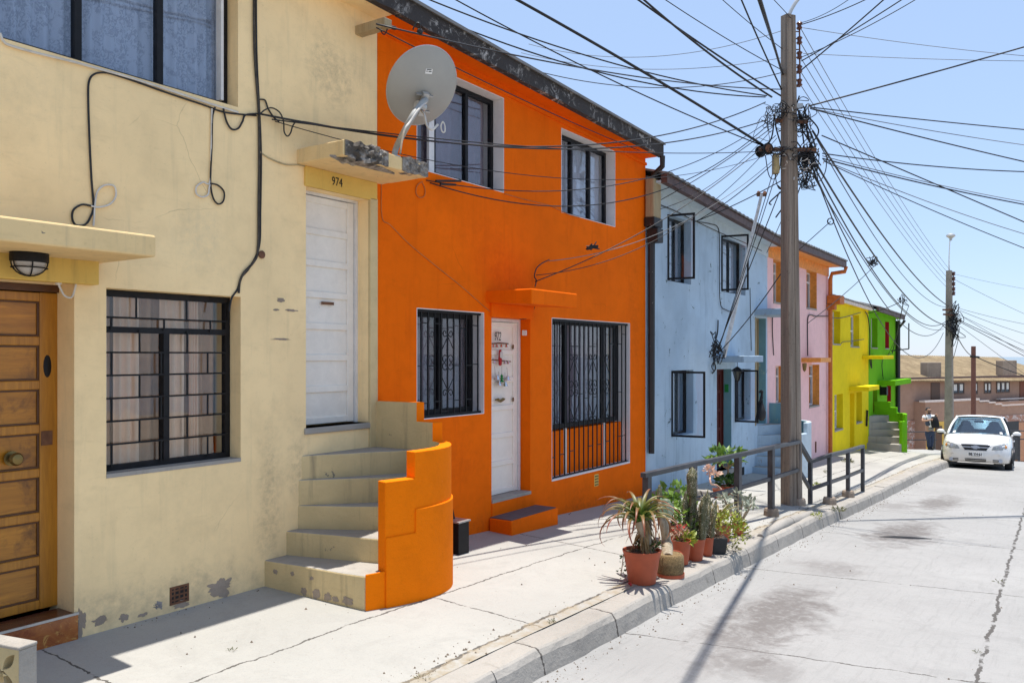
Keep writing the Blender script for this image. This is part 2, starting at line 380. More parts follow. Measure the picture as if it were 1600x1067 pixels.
M['white_frame'] = painted('white_frame_paint', (.80, .78, .76), (.5, .45, .4), .7)
M['white_reveal'] = plaster('whitewashed_reveal', (.78, .74, .72), streak=(.55, .5, .48), streak_amt=.3, mott=.08)
M['black_iron'] = simple('black_iron_paint', (.008, .008, .009), .5, var=.3, spec=.25)
M['black_frame'] = simple('black_window_frame', (.010, .0095, .011), .5, var=.4, spec=.25)
M['rail_iron'] = simple('dark_grey_rail_paint', (.055, .055, .06), .42, var=.35, scale=9)
M['red_door'] = simple('dark_red_door_paint', (.08, .010, .007), .5)
M['maroon'] = simple('crimson_shutter_paint', (.40, .006, .018), .5)
M['soffit_blue'] = painted('pale_blue_soffit', (.56, .66, .72), (.4, .36, .3), .66)
M['gutter_brown'] = simple('brown_gutter_metal', (.10, .055, .045), .55, var=.35)
t = NT('broken_rubble_concrete'); n = t.noise(t.pos, 16, 7, .75, .6); c = t.ramp(n, .34, .66, (.10, .08, .065, 1), (.52, .47, .41, 1)); c = t.mix(t.ramp(t.noise(t.pos, 6, 4), .5, .62), c, (.09, .075, .06)); M['rubble'] = t.done(c, .95, t.bump(n, .9, .03))
M['rust_pipe'] = simple('rust_orange_pipe', (.50, .14, .02), .6, var=.25)
t = NT('sooty_weathered_fascia'); n = t.noise(t.pos, 9, 8, .78, .8); c = t.ramp(n, .52, .61, (.035, .03, .028, 1), (.46, .43, .40, 1))
c = t.mix(t.ramp(t.noise(t.pos, 3, 3), .42, .58), (.04, .034, .032), c); M['fascia'] = t.done(c, .9, t.bump(n, .5, .02))
M['black_pipe'] = painted('tarred_downpipe', (.02, .018, .017), (.45, .4, .36), .66, grime=.4)
t = NT('corrugated_rust_roof'); w = t.n.new("ShaderNodeTexNoise"); c = t.mix(t.ramp(t.noise(t.pos, .8, 7, .7, .5), .35, .65), (.15, .105, .05), (.28, .205, .11))
c = t.mix(t.ramp(t.noise(t.pos, 3.5, 6, .7), .5, .7), c, (.14, .085, .04)); M['rustroof'] = t.done(c, .85)
M['greyroof'] = simple('grey_sheet_roof', (.20, .19, .18), .7, var=.3, scale=3)
M['brokencon'] = plaster('broken_grey_concrete', (.36, .285, .22), streak=(.12, .10, .08), streak_amt=.7, mott=.35, bump=1.0)
t = NT('rust_red_floor_tile'); n = t.noise(t.pos, 5, 7, .7, 1.5); c = t.mix(t.ramp(n, .35, .65), (.20, .045, .014), (.40, .13, .03)); c = t.mix(t.ramp(t.noise(t.pos, 9, 5, .7, 2), .55, .62), c, (.48, .24, .06))
M['tile'] = t.done(c, .22)
M['tiledark'] = simple('dark_brown_tile', (.10, .035, .02), .25)
M['cable'] = simple('black_cable_sheath', (.016, .015, .016), .5, var=.5, scale=3)
M['cable_grey'] = simple('grey_cable_sheath', (.16, .16, .16), .6, var=.3)
M['cable_white'] = simple('white_cable_sheath', (.62, .58, .52), .5)
M['cable_cream'] = simple('painted_over_cable', (.40, .32, .18), .7)
M['dish'] = simple('grey_dish_paint', (.34, .34, .32), .55, var=.07, scale=3)
M['galv'] = simple('galvanised_steel', (.45, .45, .44), .45, metal=.6, var=.15)
M['silver'] = simple('silver_mast_metal', (.52, .52, .52), .45, metal=.4, var=.25)
M['insul'] = simple('brown_glazed_insulator', (.11, .035, .02), .2)
M['rust'] = simple('rusted_iron', (.16, .07, .035), .8, var=.4)
M['brass'] = simple('aged_brass', (.20, .14, .05), .35, metal=.8)
M['terracotta'] = simple('terracotta_plastic', (.40, .085, .034), .55, var=.14, scale=8)
M['blackpot'] = simple('black_nursery_pot', (.03, .03, .03), .6)
M['greypot'] = simple('faded_grey_pot', (.40, .36, .30), .8)
M['soil'] = simple('dry_soil', (.11, .075, .05), .95, var=.4, scale=60, bump=.6)
t = NT('coir_basket'); w = t.noise(t.pos, 40, 5, .7, 2.5); c = t.mix(t.ramp(w, .35, .65), (.10, .06, .022), (.30, .20, .085)); M['coir'] = t.done(c, .9, t.bump(w, .8, .01))
def leaf(name, c1, c2, rough=.45):
    t = NT(name); n = t.noise(t.obj(), 9, 4, .6); c = t.mix(t.ramp(n, .35, .68), c1, c2)
    m = t.done(c, rough, None); t.b.inputs['Subsurface Weight'].default_value = 0.0
    tr = t.n.new("ShaderNodeBsdfTranslucent"); t.l.new(c, tr.inputs[0]); mx = t.n.new("ShaderNodeMixShader"); mx.inputs[0].default_value = .22
    out = t.n["Material Output"]; t.l.new(t.b.outputs[0], mx.inputs[1]); t.l.new(tr.outputs[0], mx.inputs[2]); t.l.new(mx.outputs[0], out.inputs[0])
    return m
def aloe_mat():
    m = leaf('aloe_leaf', (.085, .15, .025), (.30, .20, .07)); nt = m.node_tree; b = nt.nodes['Principled BSDF']
    tc = nt.nodes.new('ShaderNodeTexCoord'); mp = nt.nodes.new('ShaderNodeVectorMath'); mp.operation = 'DISTANCE'; mp.inputs[1].default_value = (-.01, .02, .53); nt.links.new(tc.outputs['Object'], mp.inputs[0])
    r = nt.nodes.new('ShaderNodeValToRGB'); r.color_ramp.elements[0].position = .08; r.color_ramp.elements[1].position = .36
    r.color_ramp.elements[0].color = (.07, .14, .02, 1); r.color_ramp.elements[1].color = (.25, .065, .035, 1); e = r.color_ramp.elements.new(.2); e.color = (.16, .15, .035, 1)
    nt.links.new(mp.outputs['Value'], r.inputs[0]); nt.links.new(r.outputs[0], b.inputs['Base Color'])
    for n in nt.nodes:
        if n.type == 'BSDF_TRANSLUCENT': nt.links.new(r.outputs[0], n.inputs[0])
    return m
M['aloe'] = aloe_mat()
M['aloe_dead'] = leaf('dry_aloe_leaf', (.22, .13, .05), (.42, .29, .14), .8)
M['leaf'] = leaf('green_leaf', (.06, .14, .016), (.22, .34, .045))
M['leaf_dark'] = leaf('dark_green_leaf', (.022, .06, .012), (.07, .14, .025))
M['leaf_lime'] = leaf('lime_leaf', (.16, .22, .02), (.36, .36, .03))
M['leaf_grey'] = leaf('grey_green_leaf', (.22, .25, .18), (.42, .44, .34))
M['leaf_brown'] = leaf('pinkish_dry_leaf', (.25, .13, .08), (.45, .32, .2))
M['flower_red'] = leaf('red_petal', (.5, .02, .02), (.65, .10, .08))
M['flower_pink'] = leaf('pale_pink_petal', (.7, .42, .3), (.75, .55, .42))
t = NT('cactus_skin'); n = t.noise(t.pos, 20, 4); c = t.mix(t.ramp(n, .35, .65), (.05, .06, .022), (.15, .13, .06)); sp = t.ramp(t.voro(t.pos, 55), .16, .24, (1, 1, 1, 1), (0, 0, 0, 1))
c = t.mix(t.math('MULTIPLY', sp, .8), c, (.62, .56, .42)); M['cactus'] = t.done(c, .7, t.bump(sp, .6, .01))
t = NT('corky_cactus_trunk'); n = t.noise(t.scale(t.pos, (20, 20, 5)), 2, 6, .7); c = t.mix(t.ramp(n, .35, .7), (.20, .15, .09), (.42, .36, .27)); M['cork'] = t.done(c, .9, t.bump(n, .6, .01))
t = NT('pad_cactus_skin'); n = t.noise(t.pos, 25, 5, .7, 1); c = t.mix(t.ramp(n, .4, .62), (.14, .22, .10), (.40, .45, .32)); M['padcactus'] = t.done(c, .7, t.bump(n, .5, .01))
M['weed'] = leaf('dry_weed', (.07, .09, .02), (.17, .15, .05))

# glass: a mirror-like sheen over a clear pane
def glass(name, tint=(.62, .68, .74), refl=1.0, ior=1.5):
    t = NT(name); t.n.remove(t.b); tr = t.n.new("ShaderNodeBsdfTransparent"); tr.inputs[0].default_value = tint + (1,)
    gl = t.n.new("ShaderNodeBsdfGlossy"); gl.inputs['Roughness'].default_value = .015; gl.inputs[0].default_value = (refl, refl, refl, 1)
    fr = t.n.new("ShaderNodeFresnel"); io = t.math('ADD', t.math('MULTIPLY', t.geo.outputs['Backfacing'], 1 / ior - ior), ior); t.l.new(io, fr.inputs[0]); mx = t.n.new("ShaderNodeMixShader")
    wob = t.bump(t.noise(t.pos, 1.7, 2), .06, .05); t.l.new(wob, gl.inputs['Normal'])
    t.l.new(fr.outputs[0], mx.inputs[0]); t.l.new(tr.outputs[0], mx.inputs[1]); t.l.new(gl.outputs[0], mx.inputs[2]); t.l.new(mx.outputs[0], t.n["Material Output"].inputs[0]); return t.m
M['glass'] = glass('window_glass', (.93, .95, .97), ior=1.5)
M['glass_blue'] = glass('sky_reflecting_window_glass', (.84, .89, .96), ior=1.55)
M['glass_car'] = glass('windscreen_glass', (.50, .70, .82), ior=2.1)
def lace(name, base, dark, motif=16):
    t = NT(name); v = t.scale(t.pos, (1, 1, .8)); a = t.ramp(t.voro(v, motif, 'SMOOTH_F1'), .30, .40); b = t.ramp(t.noise(v, motif * 3.2, 3, .6, 1.5), .46, .54)
    m = t.math('MULTIPLY', t.math('MULTIPLY', a, b), .42); c = t.mix(m, base, dark)
    return t.done(c, .9, None, spec=.1)
M['lace'] = lace('white_lace_curtain', (.60, .58, .57), (.16, .16, .18), 12)
M['lace_mauve'] = lace('mauve_lace_curtain', (.22, .165, .185), (.10, .075, .09), 18)
M['curtain'] = simple('beige_curtain', (.50, .28, .15), .9, var=.10)
M['curtain_bunch'] = simple('cream_curtain_bunch', (.86, .58, .38), .9, var=.06)
M['curtain_mauve'] = simple('mauve_curtain', (.20, .15, .175), .9, var=.1)
M['curtain_pale'] = simple('pale_net_curtain', (.55, .56, .62), .9, var=.08)
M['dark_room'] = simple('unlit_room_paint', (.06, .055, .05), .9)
M['paper'] = simple('white_paper', (.75, .75, .73), .7, var=.03)
M['ink'] = simple('black_ink', (.01, .01, .01), .6)
M['redcloth'] = simple('red_felt', (.4, .02, .02), .9)
M['greenfelt'] = simple('green_felt', (.02, .25, .06), .9)
M['bell'] = simple('silver_bell', (.7, .68, .66), .15, metal=1)

# ------------------------------------------------------------------ the ground, road, kerb and pavement
def sheet(xs, ys, zf):
    mb = MB(); n = len(ys)
    for x in xs:
        for y in ys: mb.v.append(Vector((x, y, zf(x, y))))
    for i in range(len(xs) - 1):
        for j in range(n - 1): mb.f.append((i * n + j, (i + 1) * n + j, (i + 1) * n + j + 1, i * n + j + 1))
    return mb
def frange(a, b, st):
    n = max(1, round((b - a) / st)); return [a + (b - a) * i / n for i in range(n + 1)]
def gz_far(x, y):
    r = prof(x) - .36
    if abs(y) > 40: r -= (abs(y) - 40) * .06
    return r
gx_ = frange(-400, -60, 40)[:-1] + frange(-60, 60, 2) + frange(60, 400, 20)[1:]
gy_ = [-400, -200, -100, -60, -40, -25, -12, -8, -4.5, 0, 2.8, 5.2, 8, 12, 20, 40, 80, 200, 400]
struct(sheet(gx_, gy_, gz_far).build('ground', M['ground'], smooth='full'))
sea = MB().add([(-40000, -40000, -70), (40000, -40000, -70), (40000, 40000, -70), (-40000, 40000, -70)], [(0, 1, 2, 3)]).build('sea', M['sea']); struct(sea)
struct(sheet(frange(-12, 44, .5), frange(-4.6, KERB - .02, .6), lambda x, y: zr(x, y) + .003 * mnoise.noise(Vector((x * .7, y * .7, 0)))).build('road', M['road'], smooth='full'))
struct(sheet(frange(-12, 38.5, .35), frange(KERB + .19, D + .02, .25), lambda x, y: zs(x, y) + .006 * mnoise.noise(Vector((x * .5, y * .8, 3)))).build('pavement', M['pavement'], smooth='full'))
struct(sheet(frange(-12, 44, 1), [-7.2, -5.8, -4.6], lambda x, y: zr(x) + .15).build('opposite_pavement', M['pavement'], smooth='full'))
kb = MB(); x = -12.0; k = 0
while x < 38:            # worn kerb stones of about two metres, each a little off its neighbours
    L = 3.2 + 1.2 * rnd.random(); j = .010 * (rnd.random() - .5); jz = .010 * (rnd.random() - .5)
    a, b = x + .005, min(x + L, 38) - .005; n = 30
    rows = []
    for i in range(n + 1):
        q = a + (b - a) * i / n; w = .012 * mnoise.noise(Vector((q * 1.9, 7.7, 0))) + .010 * mnoise.noise(Vector((q * 9, 2.7, 0))) + (.02 if i in (0, n) else 0) * rnd.random()
        zt = zs(q, KERB) + .004 + jz + .004 * mnoise.noise(Vector((q * 11, 3.3, 0))) + .007 * mnoise.noise(Vector((q * 2.7, 1.2, 0))); y0 = KERB + j + w
        rows.append([(q, y0 - .10, zt - .42), (q, y0 - .016 - .02 * abs(mnoise.noise(Vector((q * 4, 5.5, 1)))), zt - .045), (q, y0 + .002, zt - .010), (q, y0 + .018, zt), (q, KERB + .2, zt + .004), (q, KERB + .2, zt - .42)])
    vs = [p for r in rows for p in r]; fs = []
    for i in range(n):
        for m in range(5): fs.append((i * 6 + m, (i + 1) * 6 + m, (i + 1) * 6 + m + 1, i * 6 + m + 1))
    fs.append(tuple(range(6))); fs.append(tuple(n * 6 + m for m in range(5, -1, -1)))
    kb.add(vs, fs); x += L
struct(kb.build('kerb', M['kerb']))

# ------------------------------------------------------------------ walls with openings
def wall_mb(mb, X0, X1, z0, zL, zR, ops, Y=D, th=.30):
    zt = lambda x: zL + (zR - zL) * (x - X0) / (X1 - X0)
    xs = sorted({X0, X1} | {o[0] for o in ops} | {o[1] for o in ops}); zmin = min(zL, zR)
    zsn = sorted({z0} | {o[2] for o in ops} | {o[3] for o in ops})
    zsn = [z for z in zsn if z0 <= z < zmin - .01] + ['T']
    val = lambda z, x: zt(x) if z == 'T' else z
    for i in range(len(xs) - 1):
        for j in range(len(zsn) - 1):
            xm = (xs[i] + xs[i + 1]) / 2; za = zsn[j]; zb = zsn[j + 1]; zm = (za + (zmin if zb == 'T' else zb)) / 2
            if any(o[0] < xm < o[1] and o[2] < zm < o[3] for o in ops): continue
            a, b = xs[i], xs[i + 1]
            for yy, flip in ((Y, 0), (Y + th, 1)):
                q = [(a, yy, za), (b, yy, za), (b, yy, val(zb, b)), (a, yy, val(zb, a))]
                mb.add(q if not flip else q[::-1], [(0, 1, 2, 3)])
    for o in ops:
        a, b, c, d = o[:4]
        c = max(c, z0)
        mb.add([(a, Y, c), (a, Y + th, c), (a, Y + th, d), (a, Y, d)], [(0, 1, 2, 3)])
        mb.add([(b, Y, c), (b, Y, d), (b, Y + th, d), (b, Y + th, c)], [(0, 1, 2, 3)])
        mb.add([(a, Y, d), (a, Y + th, d), (b, Y + th, d), (b, Y, d)], [(0, 1, 2, 3)])
        mb.add([(a, Y, c), (b, Y, c), (b, Y + th, c), (a, Y + th, c)], [(0, 1, 2, 3)])
    return mb
DEPTH = 6.0
def house_shell(root, X0, X1, zL, zR, ops, mat, z0=None, roofmat=None, over=.2, fascia_mat=None, fascia_h=.18, soffit_mat=None, gut=.07, x_over=(0, 0), Y=D, corr=False, rise=.9):
    z0 = (min(prof(X0), prof(X1)) - .5) if z0 is None else z0
    mb = wall_mb(MB(), X0, X1, z0, zL, zR, ops, Y)
    e = .02
    mb.hexa([(X0 + e, Y + .3, z0), (X0 + .2, Y + .3, z0), (X0 + .2, Y + DEPTH, z0), (X0 + e, Y + DEPTH, z0)], [(X0 + e, Y + .3, zL), (X0 + .2, Y + .3, zL), (X0 + .2, Y + DEPTH, zL), (X0 + e, Y + DEPTH, zL)])
    mb.hexa([(X1 - .2, Y + .3, z0), (X1 - e, Y + .3, z0), (X1 - e, Y + DEPTH, z0), (X1 - .2, Y + DEPTH, z0)], [(X1 - .2, Y + .3, zR), (X1 - e, Y + .3, zR), (X1 - e, Y + DEPTH, zR), (X1 - .2, Y + DEPTH, zR)])
    mb.add([(X0, Y, z0), (X0, Y + .3, z0), (X0, Y + .3, zL), (X0, Y, zL)], [(3, 2, 1, 0)]); mb.add([(X1, Y, z0), (X1, Y + .3, z0), (X1, Y + .3, zR), (X1, Y, zR)], [(0, 1, 2, 3)])
    mb.box(X0 + .2, X1 - .2, Y + DEPTH - .2, Y + DEPTH, z0, min(zL, zR))
    mb.build('wall', mat, root)
    a, b = X0 - x_over[0], X1 + x_over[1]
    # dark rooms behind the windows, ceiling between the storeys
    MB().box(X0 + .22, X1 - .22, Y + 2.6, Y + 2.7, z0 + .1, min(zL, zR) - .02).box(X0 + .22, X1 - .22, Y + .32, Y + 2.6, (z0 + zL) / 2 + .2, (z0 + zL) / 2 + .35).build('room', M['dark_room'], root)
    if soffit_mat:
        MB().hexa([(a, Y - over, zL), (b, Y - over, zR), (b, Y + .28, zR), (a, Y + .28, zL)], [(a, Y - over, zL + .03), (b, Y - over, zR + .03), (b, Y + .28, zR + .03), (a, Y + .28, zL + .03)]).build('soffit', soffit_mat, root)
    rm = MB(); o = over + gut; n = max(2, int((b - a) / .1)) if corr else 1
    def lerp(x, l, r): return l + (r - l) * (x - a) / (b - a)
    for i in range(n):
        xa = a + (b - a) * i / n; xb = a + (b - a) * (i + 1) / n
        wa = .018 * (i % 2) if corr else 0; wb = .018 * ((i + 1) % 2) if corr else 0
        za = lerp(xa, zL, zR) + fascia_h - .01; zb = lerp(xb, zL, zR) + fascia_h - .01
        for (y0, y1, h0, h1) in ((Y - o - .03, Y + DEPTH * .5, 0, rise), (Y + DEPTH * .5, Y + DEPTH + .2, rise, 0)):
            rm.hexa([(xa, y0, za + h0 + wa), (xb, y0, zb + h0 + wb), (xb, y1, zb + h1 + wb), (xa, y1, za + h1 + wa)],
                    [(xa, y0, za + h0 + wa + .03), (xb, y0, zb + h0 + wb + .03), (xb, y1, zb + h1 + wb + .03), (xa, y1, za + h1 + wa + .03)])
    # gable ends
    for xx, zz in ((a + .03, zL), (b - .06, zR)):
        rm.extr([(xx, Y - .1, zz + .04), (xx, Y + DEPTH + .1, zz + .04), (xx, Y + DEPTH * .5, zz + fascia_h + rise - .02), (xx, Y - .1, zz + fascia_h - .015)], (.03, 0, 0))
    rm.build('roof', roofmat or M['greyroof'], root)
    if fascia_mat:
        f = MB(); n = max(1, int((b - a) / .12))
        for i in range(n):
            xa = a + (b - a) * i / n; xb = a + (b - a) * (i + 1) / n; w = lambda q: .010 * mnoise.noise(Vector((q * 5, zL, 2)))
            za, zb = lerp(xa, zL, zR), lerp(xb, zL, zR)
            f.hexa([(xa, Y - o + w(xa), za - .015 + w(xa + 9)), (xb, Y - o + w(xb), zb - .015 + w(xb + 9)), (xb, Y - over + .004, zb - .015), (xa, Y - over + .004, za - .015)],
                   [(xa, Y - o + w(xa + 3), za + fascia_h + w(xa + 5)), (xb, Y - o + w(xb + 3), zb + fascia_h + w(xb + 5)), (xb, Y - over + .004, zb + fascia_h), (xa, Y - over + .004, za + fascia_h)])
        f.build('fascia', fascia_mat, root)
    return mb

def curtain_mb(x0, x1, z0, z1, y, folds=14, amp=.018, gap=None):
    mb = MB(); n = max(12, folds * 6); zz = [z0 + (z1 - z0) * j / 4 for j in range(5)]
    for i in range(n + 1):
        x = x0 + (x1 - x0) * i / n
        for z in zz:
            w = math.sin(i / n * folds * 2 * math.pi + 1.3 * math.sin(i * .13)) * amp * 1.6 * (.6 + .6 * mnoise.noise(Vector((x * 3, 0, z * .3)))) + .006 * mnoise.noise(Vector((x * 7, z * 2, 1)))
            mb.v.append(Vector((x, y + w, z)))
    for i in range(n):
        for j in range(4): mb.f.append((i * 5 + j, (i + 1) * 5 + j, (i + 1) * 5 + j + 1, i * 5 + j + 1))
    return mb
def frame_mb(x0, x1, z0, z1, y, w=.04, t=.05, vs=(), hs=()):
    mb = MB()
    mb.box(x0, x0 + w, y, y + t, z0, z1).box(x1 - w, x1, y, y + t, z0, z1).box(x0 + w, x1 - w, y, y + t, z0, z0 + w).box(x0 + w, x1 - w, y, y + t, z1 - w, z1)
    for v in vs: mb.box(v - w * .5, v + w * .5, y - .003, y + t + .003, z0 + w, z1 - w)
    for h in hs: mb.box(x0 + w, x1 - w, y - .006, y + t + .006, h - w * .5, h + w * .5)
    return mb
def make_window(root, op, recess=.12, mat=None, vs=(), hs=(), glassm=None, curtain=None, folds=14, fw=.04, cspan=(0, 1), label=None, sill=None, cy=.16, amp=.018):
    x0, x1, z0, z1 = op; y = D + recess; e = .004
    w = frame_mb(x0 + e, x1 - e, z0 + e, z1 - e, y, fw, .045, vs, hs).build('window', mat or M['black_frame'], root)
    if label: w['label'] = label
    MB().box(x0 + fw * .6, x1 - fw * .6, y + .02, y + .024, z0 + fw * .6, z1 - fw * .6).build('pane', glassm or M['glass'], w)
    if curtain:
        a = x0 + .02 + (x1 - x0 - .04) * cspan[0]; b = x0 + .02 + (x1 - x0 - .04) * cspan[1]
        curtain_mb(a, b, z0 - .02, z1 + .02, y + cy, folds, amp).build('curtain', curtain, w, smooth='full')
    if sill: MB().box(x0 - .0, x1 + .0, D - .012, y, z0 - .035, z0 + .003).build('sill', sill, w)
    return w
def panel_door(root, x0, x1, z0, z1, y, mat, n=7, stile=.09, name='door', panel=None, frame=None, fw=.035):
    """a stile-and-rail door with one column of flat panels and a frame round it"""
    mb = MB(); w = fw if frame else 0
    a, b, c, d = x0 + w + .003, x1 - w - .003, z0 + .006, z1 - w - .003
    mb.box(a, a + stile, y, y + .045, c, d).box(b - stile, b, y, y + .045, c, d)
    ph = (d - c - .06) / n; rail = .055
    for i in range(n + 1):
        zc = c + .03 + i * ph; mb.box(a + stile, b - stile, y + .001, y + .044, max(c, zc - rail / 2), min(d, zc + rail / 2))
    dr = mb.build(name, mat, root, bevel=.004, seg=1)
    pm = MB()
    for i in range(n):
        za = c + .03 + i * ph + rail / 2 - .004; zb = za + ph - rail + .008
        pm.box(a + stile - .004, b - stile + .004, y + .018, y + .036, za, zb)
    pm.build('panel', panel or mat, dr)
    if frame:
        MB().box(x0 + .002, x0 + w, y - .02, y + .06, z0, z1).box(x1 - w, x1 - .002, y - .02, y + .06, z0, z1).box(x0 + w, x1 - w, y - .02, y + .06, z1 - w, z1 - .002).build('door_frame', frame, dr)
    return dr
def text_mb(body, size, mat, name, parent, loc, depth=.002, align='CENTER', rot=(R(90), 0, 0), sx=1.0, shear=0, bold=0.0):
    cu = bpy.data.curves.new('t', 'FONT'); cu.body = body; cu.size = size; cu.extrude = depth; cu.align_x = align; cu.align_y = 'CENTER'; cu.shear = shear; cu.offset = bold; cu.resolution_u = 3
    o = bpy.data.objects.new('t', cu); COL.objects.link(o); dg = bpy.context.evaluated_depsgraph_get()
    me = bpy.data.meshes.new_from_object(o.evaluated_get(dg)); bpy.data.objects.remove(o); bpy.data.curves.remove(cu)
    m = Matrix.Translation(Vector(loc)) @ Matrix.Rotation(rot[2], 4, 'Z') @ Matrix.Rotation(rot[1], 4, 'Y') @ Matrix.Rotation(rot[0], 4, 'X') @ Matrix.Diagonal((sx, 1, 1, 1))
    mb = MB().add([m @ v.co for v in me.vertices], [tuple(p.vertices) for p in me.polygons]); bpy.data.meshes.remove(me)
    return mb.build(name, mat, parent)
def slab_mb(x0, x1, y0, z0, z1, rough=.0, yb=None, n=14):
    """a canopy slab: front edge at y0, back edge in the wall; edges a little uneven"""
    yb = D + .03 if yb is None else yb; mb = MB()
    pts = []
    for i in range(n + 1): pts.append((x0 + (x1 - x0) * i / n, y0))
    m = 6
    for i in range(1, m + 1): pts.append((x1, y0 + (yb - y0) * i / m))
    pts.append((x0, yb))
    for i in range(1, m): pts.append((x0, yb + (y0 - yb) * i / m))
    w = lambda x, y, k: rough * mnoise.noise(Vector((x * 9, y * 9, k)))
    poly = [(x + w(x, y, 1), y + w(x, y, 2)) for x, y in pts]
    return mb.prism(poly, lambda x, y: z0 + w(x, y, 5) * .6, lambda x, y: z1 + w(x, y, 8))

def smooth_path(pts, n=6):
    pts = [Vector(p) for p in pts]; out = []
    for i in range(len(pts) - 1):
        p0 = pts[max(i - 1, 0)]; p1 = pts[i]; p2 = pts[i + 1]; p3 = pts[min(i + 2, len(pts) - 1)]
        for k in range(n):
            t = k / n; out.append(.5 * ((2 * p1) + (p2 - p0) * t + (2 * p0 - 5 * p1 + 4 * p2 - p3) * t * t + (3 * p1 - p0 - 3 * p2 + p3) * t ** 3))
    out.append(pts[-1]); return out
def dense_path(pts, st=.035):
    out = []
    for a, b in zip(pts, pts[1:]):
        n = max(1, int(math.dist(a, b) / st)); out += [(a[0] + (b[0] - a[0]) * k / n, a[1] + (b[1] - a[1]) * k / n) for k in range(n)]
    return out + [pts[-1]]
def offset_path(q, d):
    out = []
    for i, p in enumerate(q):
        a = q[max(0, i - 1)]; b = q[min(len(q) - 1, i + 1)]; tx, ty = b[0] - a[0], b[1] - a[1]; L = math.hypot(tx, ty) or 1
        out.append((p[0] - ty / L * d, p[1] + tx / L * d))
    return out
def stepped_strip(outer, inner, bps, tops, z0, W):
    """one wall along a path whose top steps at the break points"""
    lv = sorted({z0} | set(tops)); mb = MB(); zt = []
    for i in range(bps[0], bps[-1]):
        k = max(j for j in range(len(tops)) if bps[j] <= i); zt.append(tops[k])
    S = lambda path, i, z: (*W(*path[i]), z)
    for n, i in enumerate(range(bps[0], bps[-1])):
        for a, b in zip(lv, lv[1:]):
            if b <= zt[n] + 1e-6:
                mb.add([S(outer, i, a), S(outer, i + 1, a), S(outer, i + 1, b), S(outer, i, b)], [(0, 1, 2, 3)]); mb.add([S(inner, i, a), S(inner, i + 1, a), S(inner, i + 1, b), S(inner, i, b)], [(3, 2, 1, 0)])
                if n == 0 or b > zt[n - 1] + 1e-6: mb.add([S(outer, i, a), S(inner, i, a), S(inner, i, b), S(outer, i, b)], [(3, 2, 1, 0)])
                if n == len(zt) - 1 or b > zt[n + 1] + 1e-6: mb.add([S(outer, i + 1, a), S(inner, i + 1, a), S(inner, i + 1, b), S(outer, i + 1, b)], [(0, 1, 2, 3)])
        mb.add([S(outer, i, zt[n]), S(outer, i + 1, zt[n]), S(inner, i + 1, zt[n]), S(inner, i, zt[n])], [(0, 1, 2, 3)])
    return mb
def weld(o):
    bm = bmesh.new(); bm.from_mesh(o.data); bmesh.ops.remove_doubles(bm, verts=bm.verts, dist=1e-4); bmesh.ops.recalc_face_normals(bm, faces=bm.faces); bm.to_mesh(o.data); bm.free(); return o
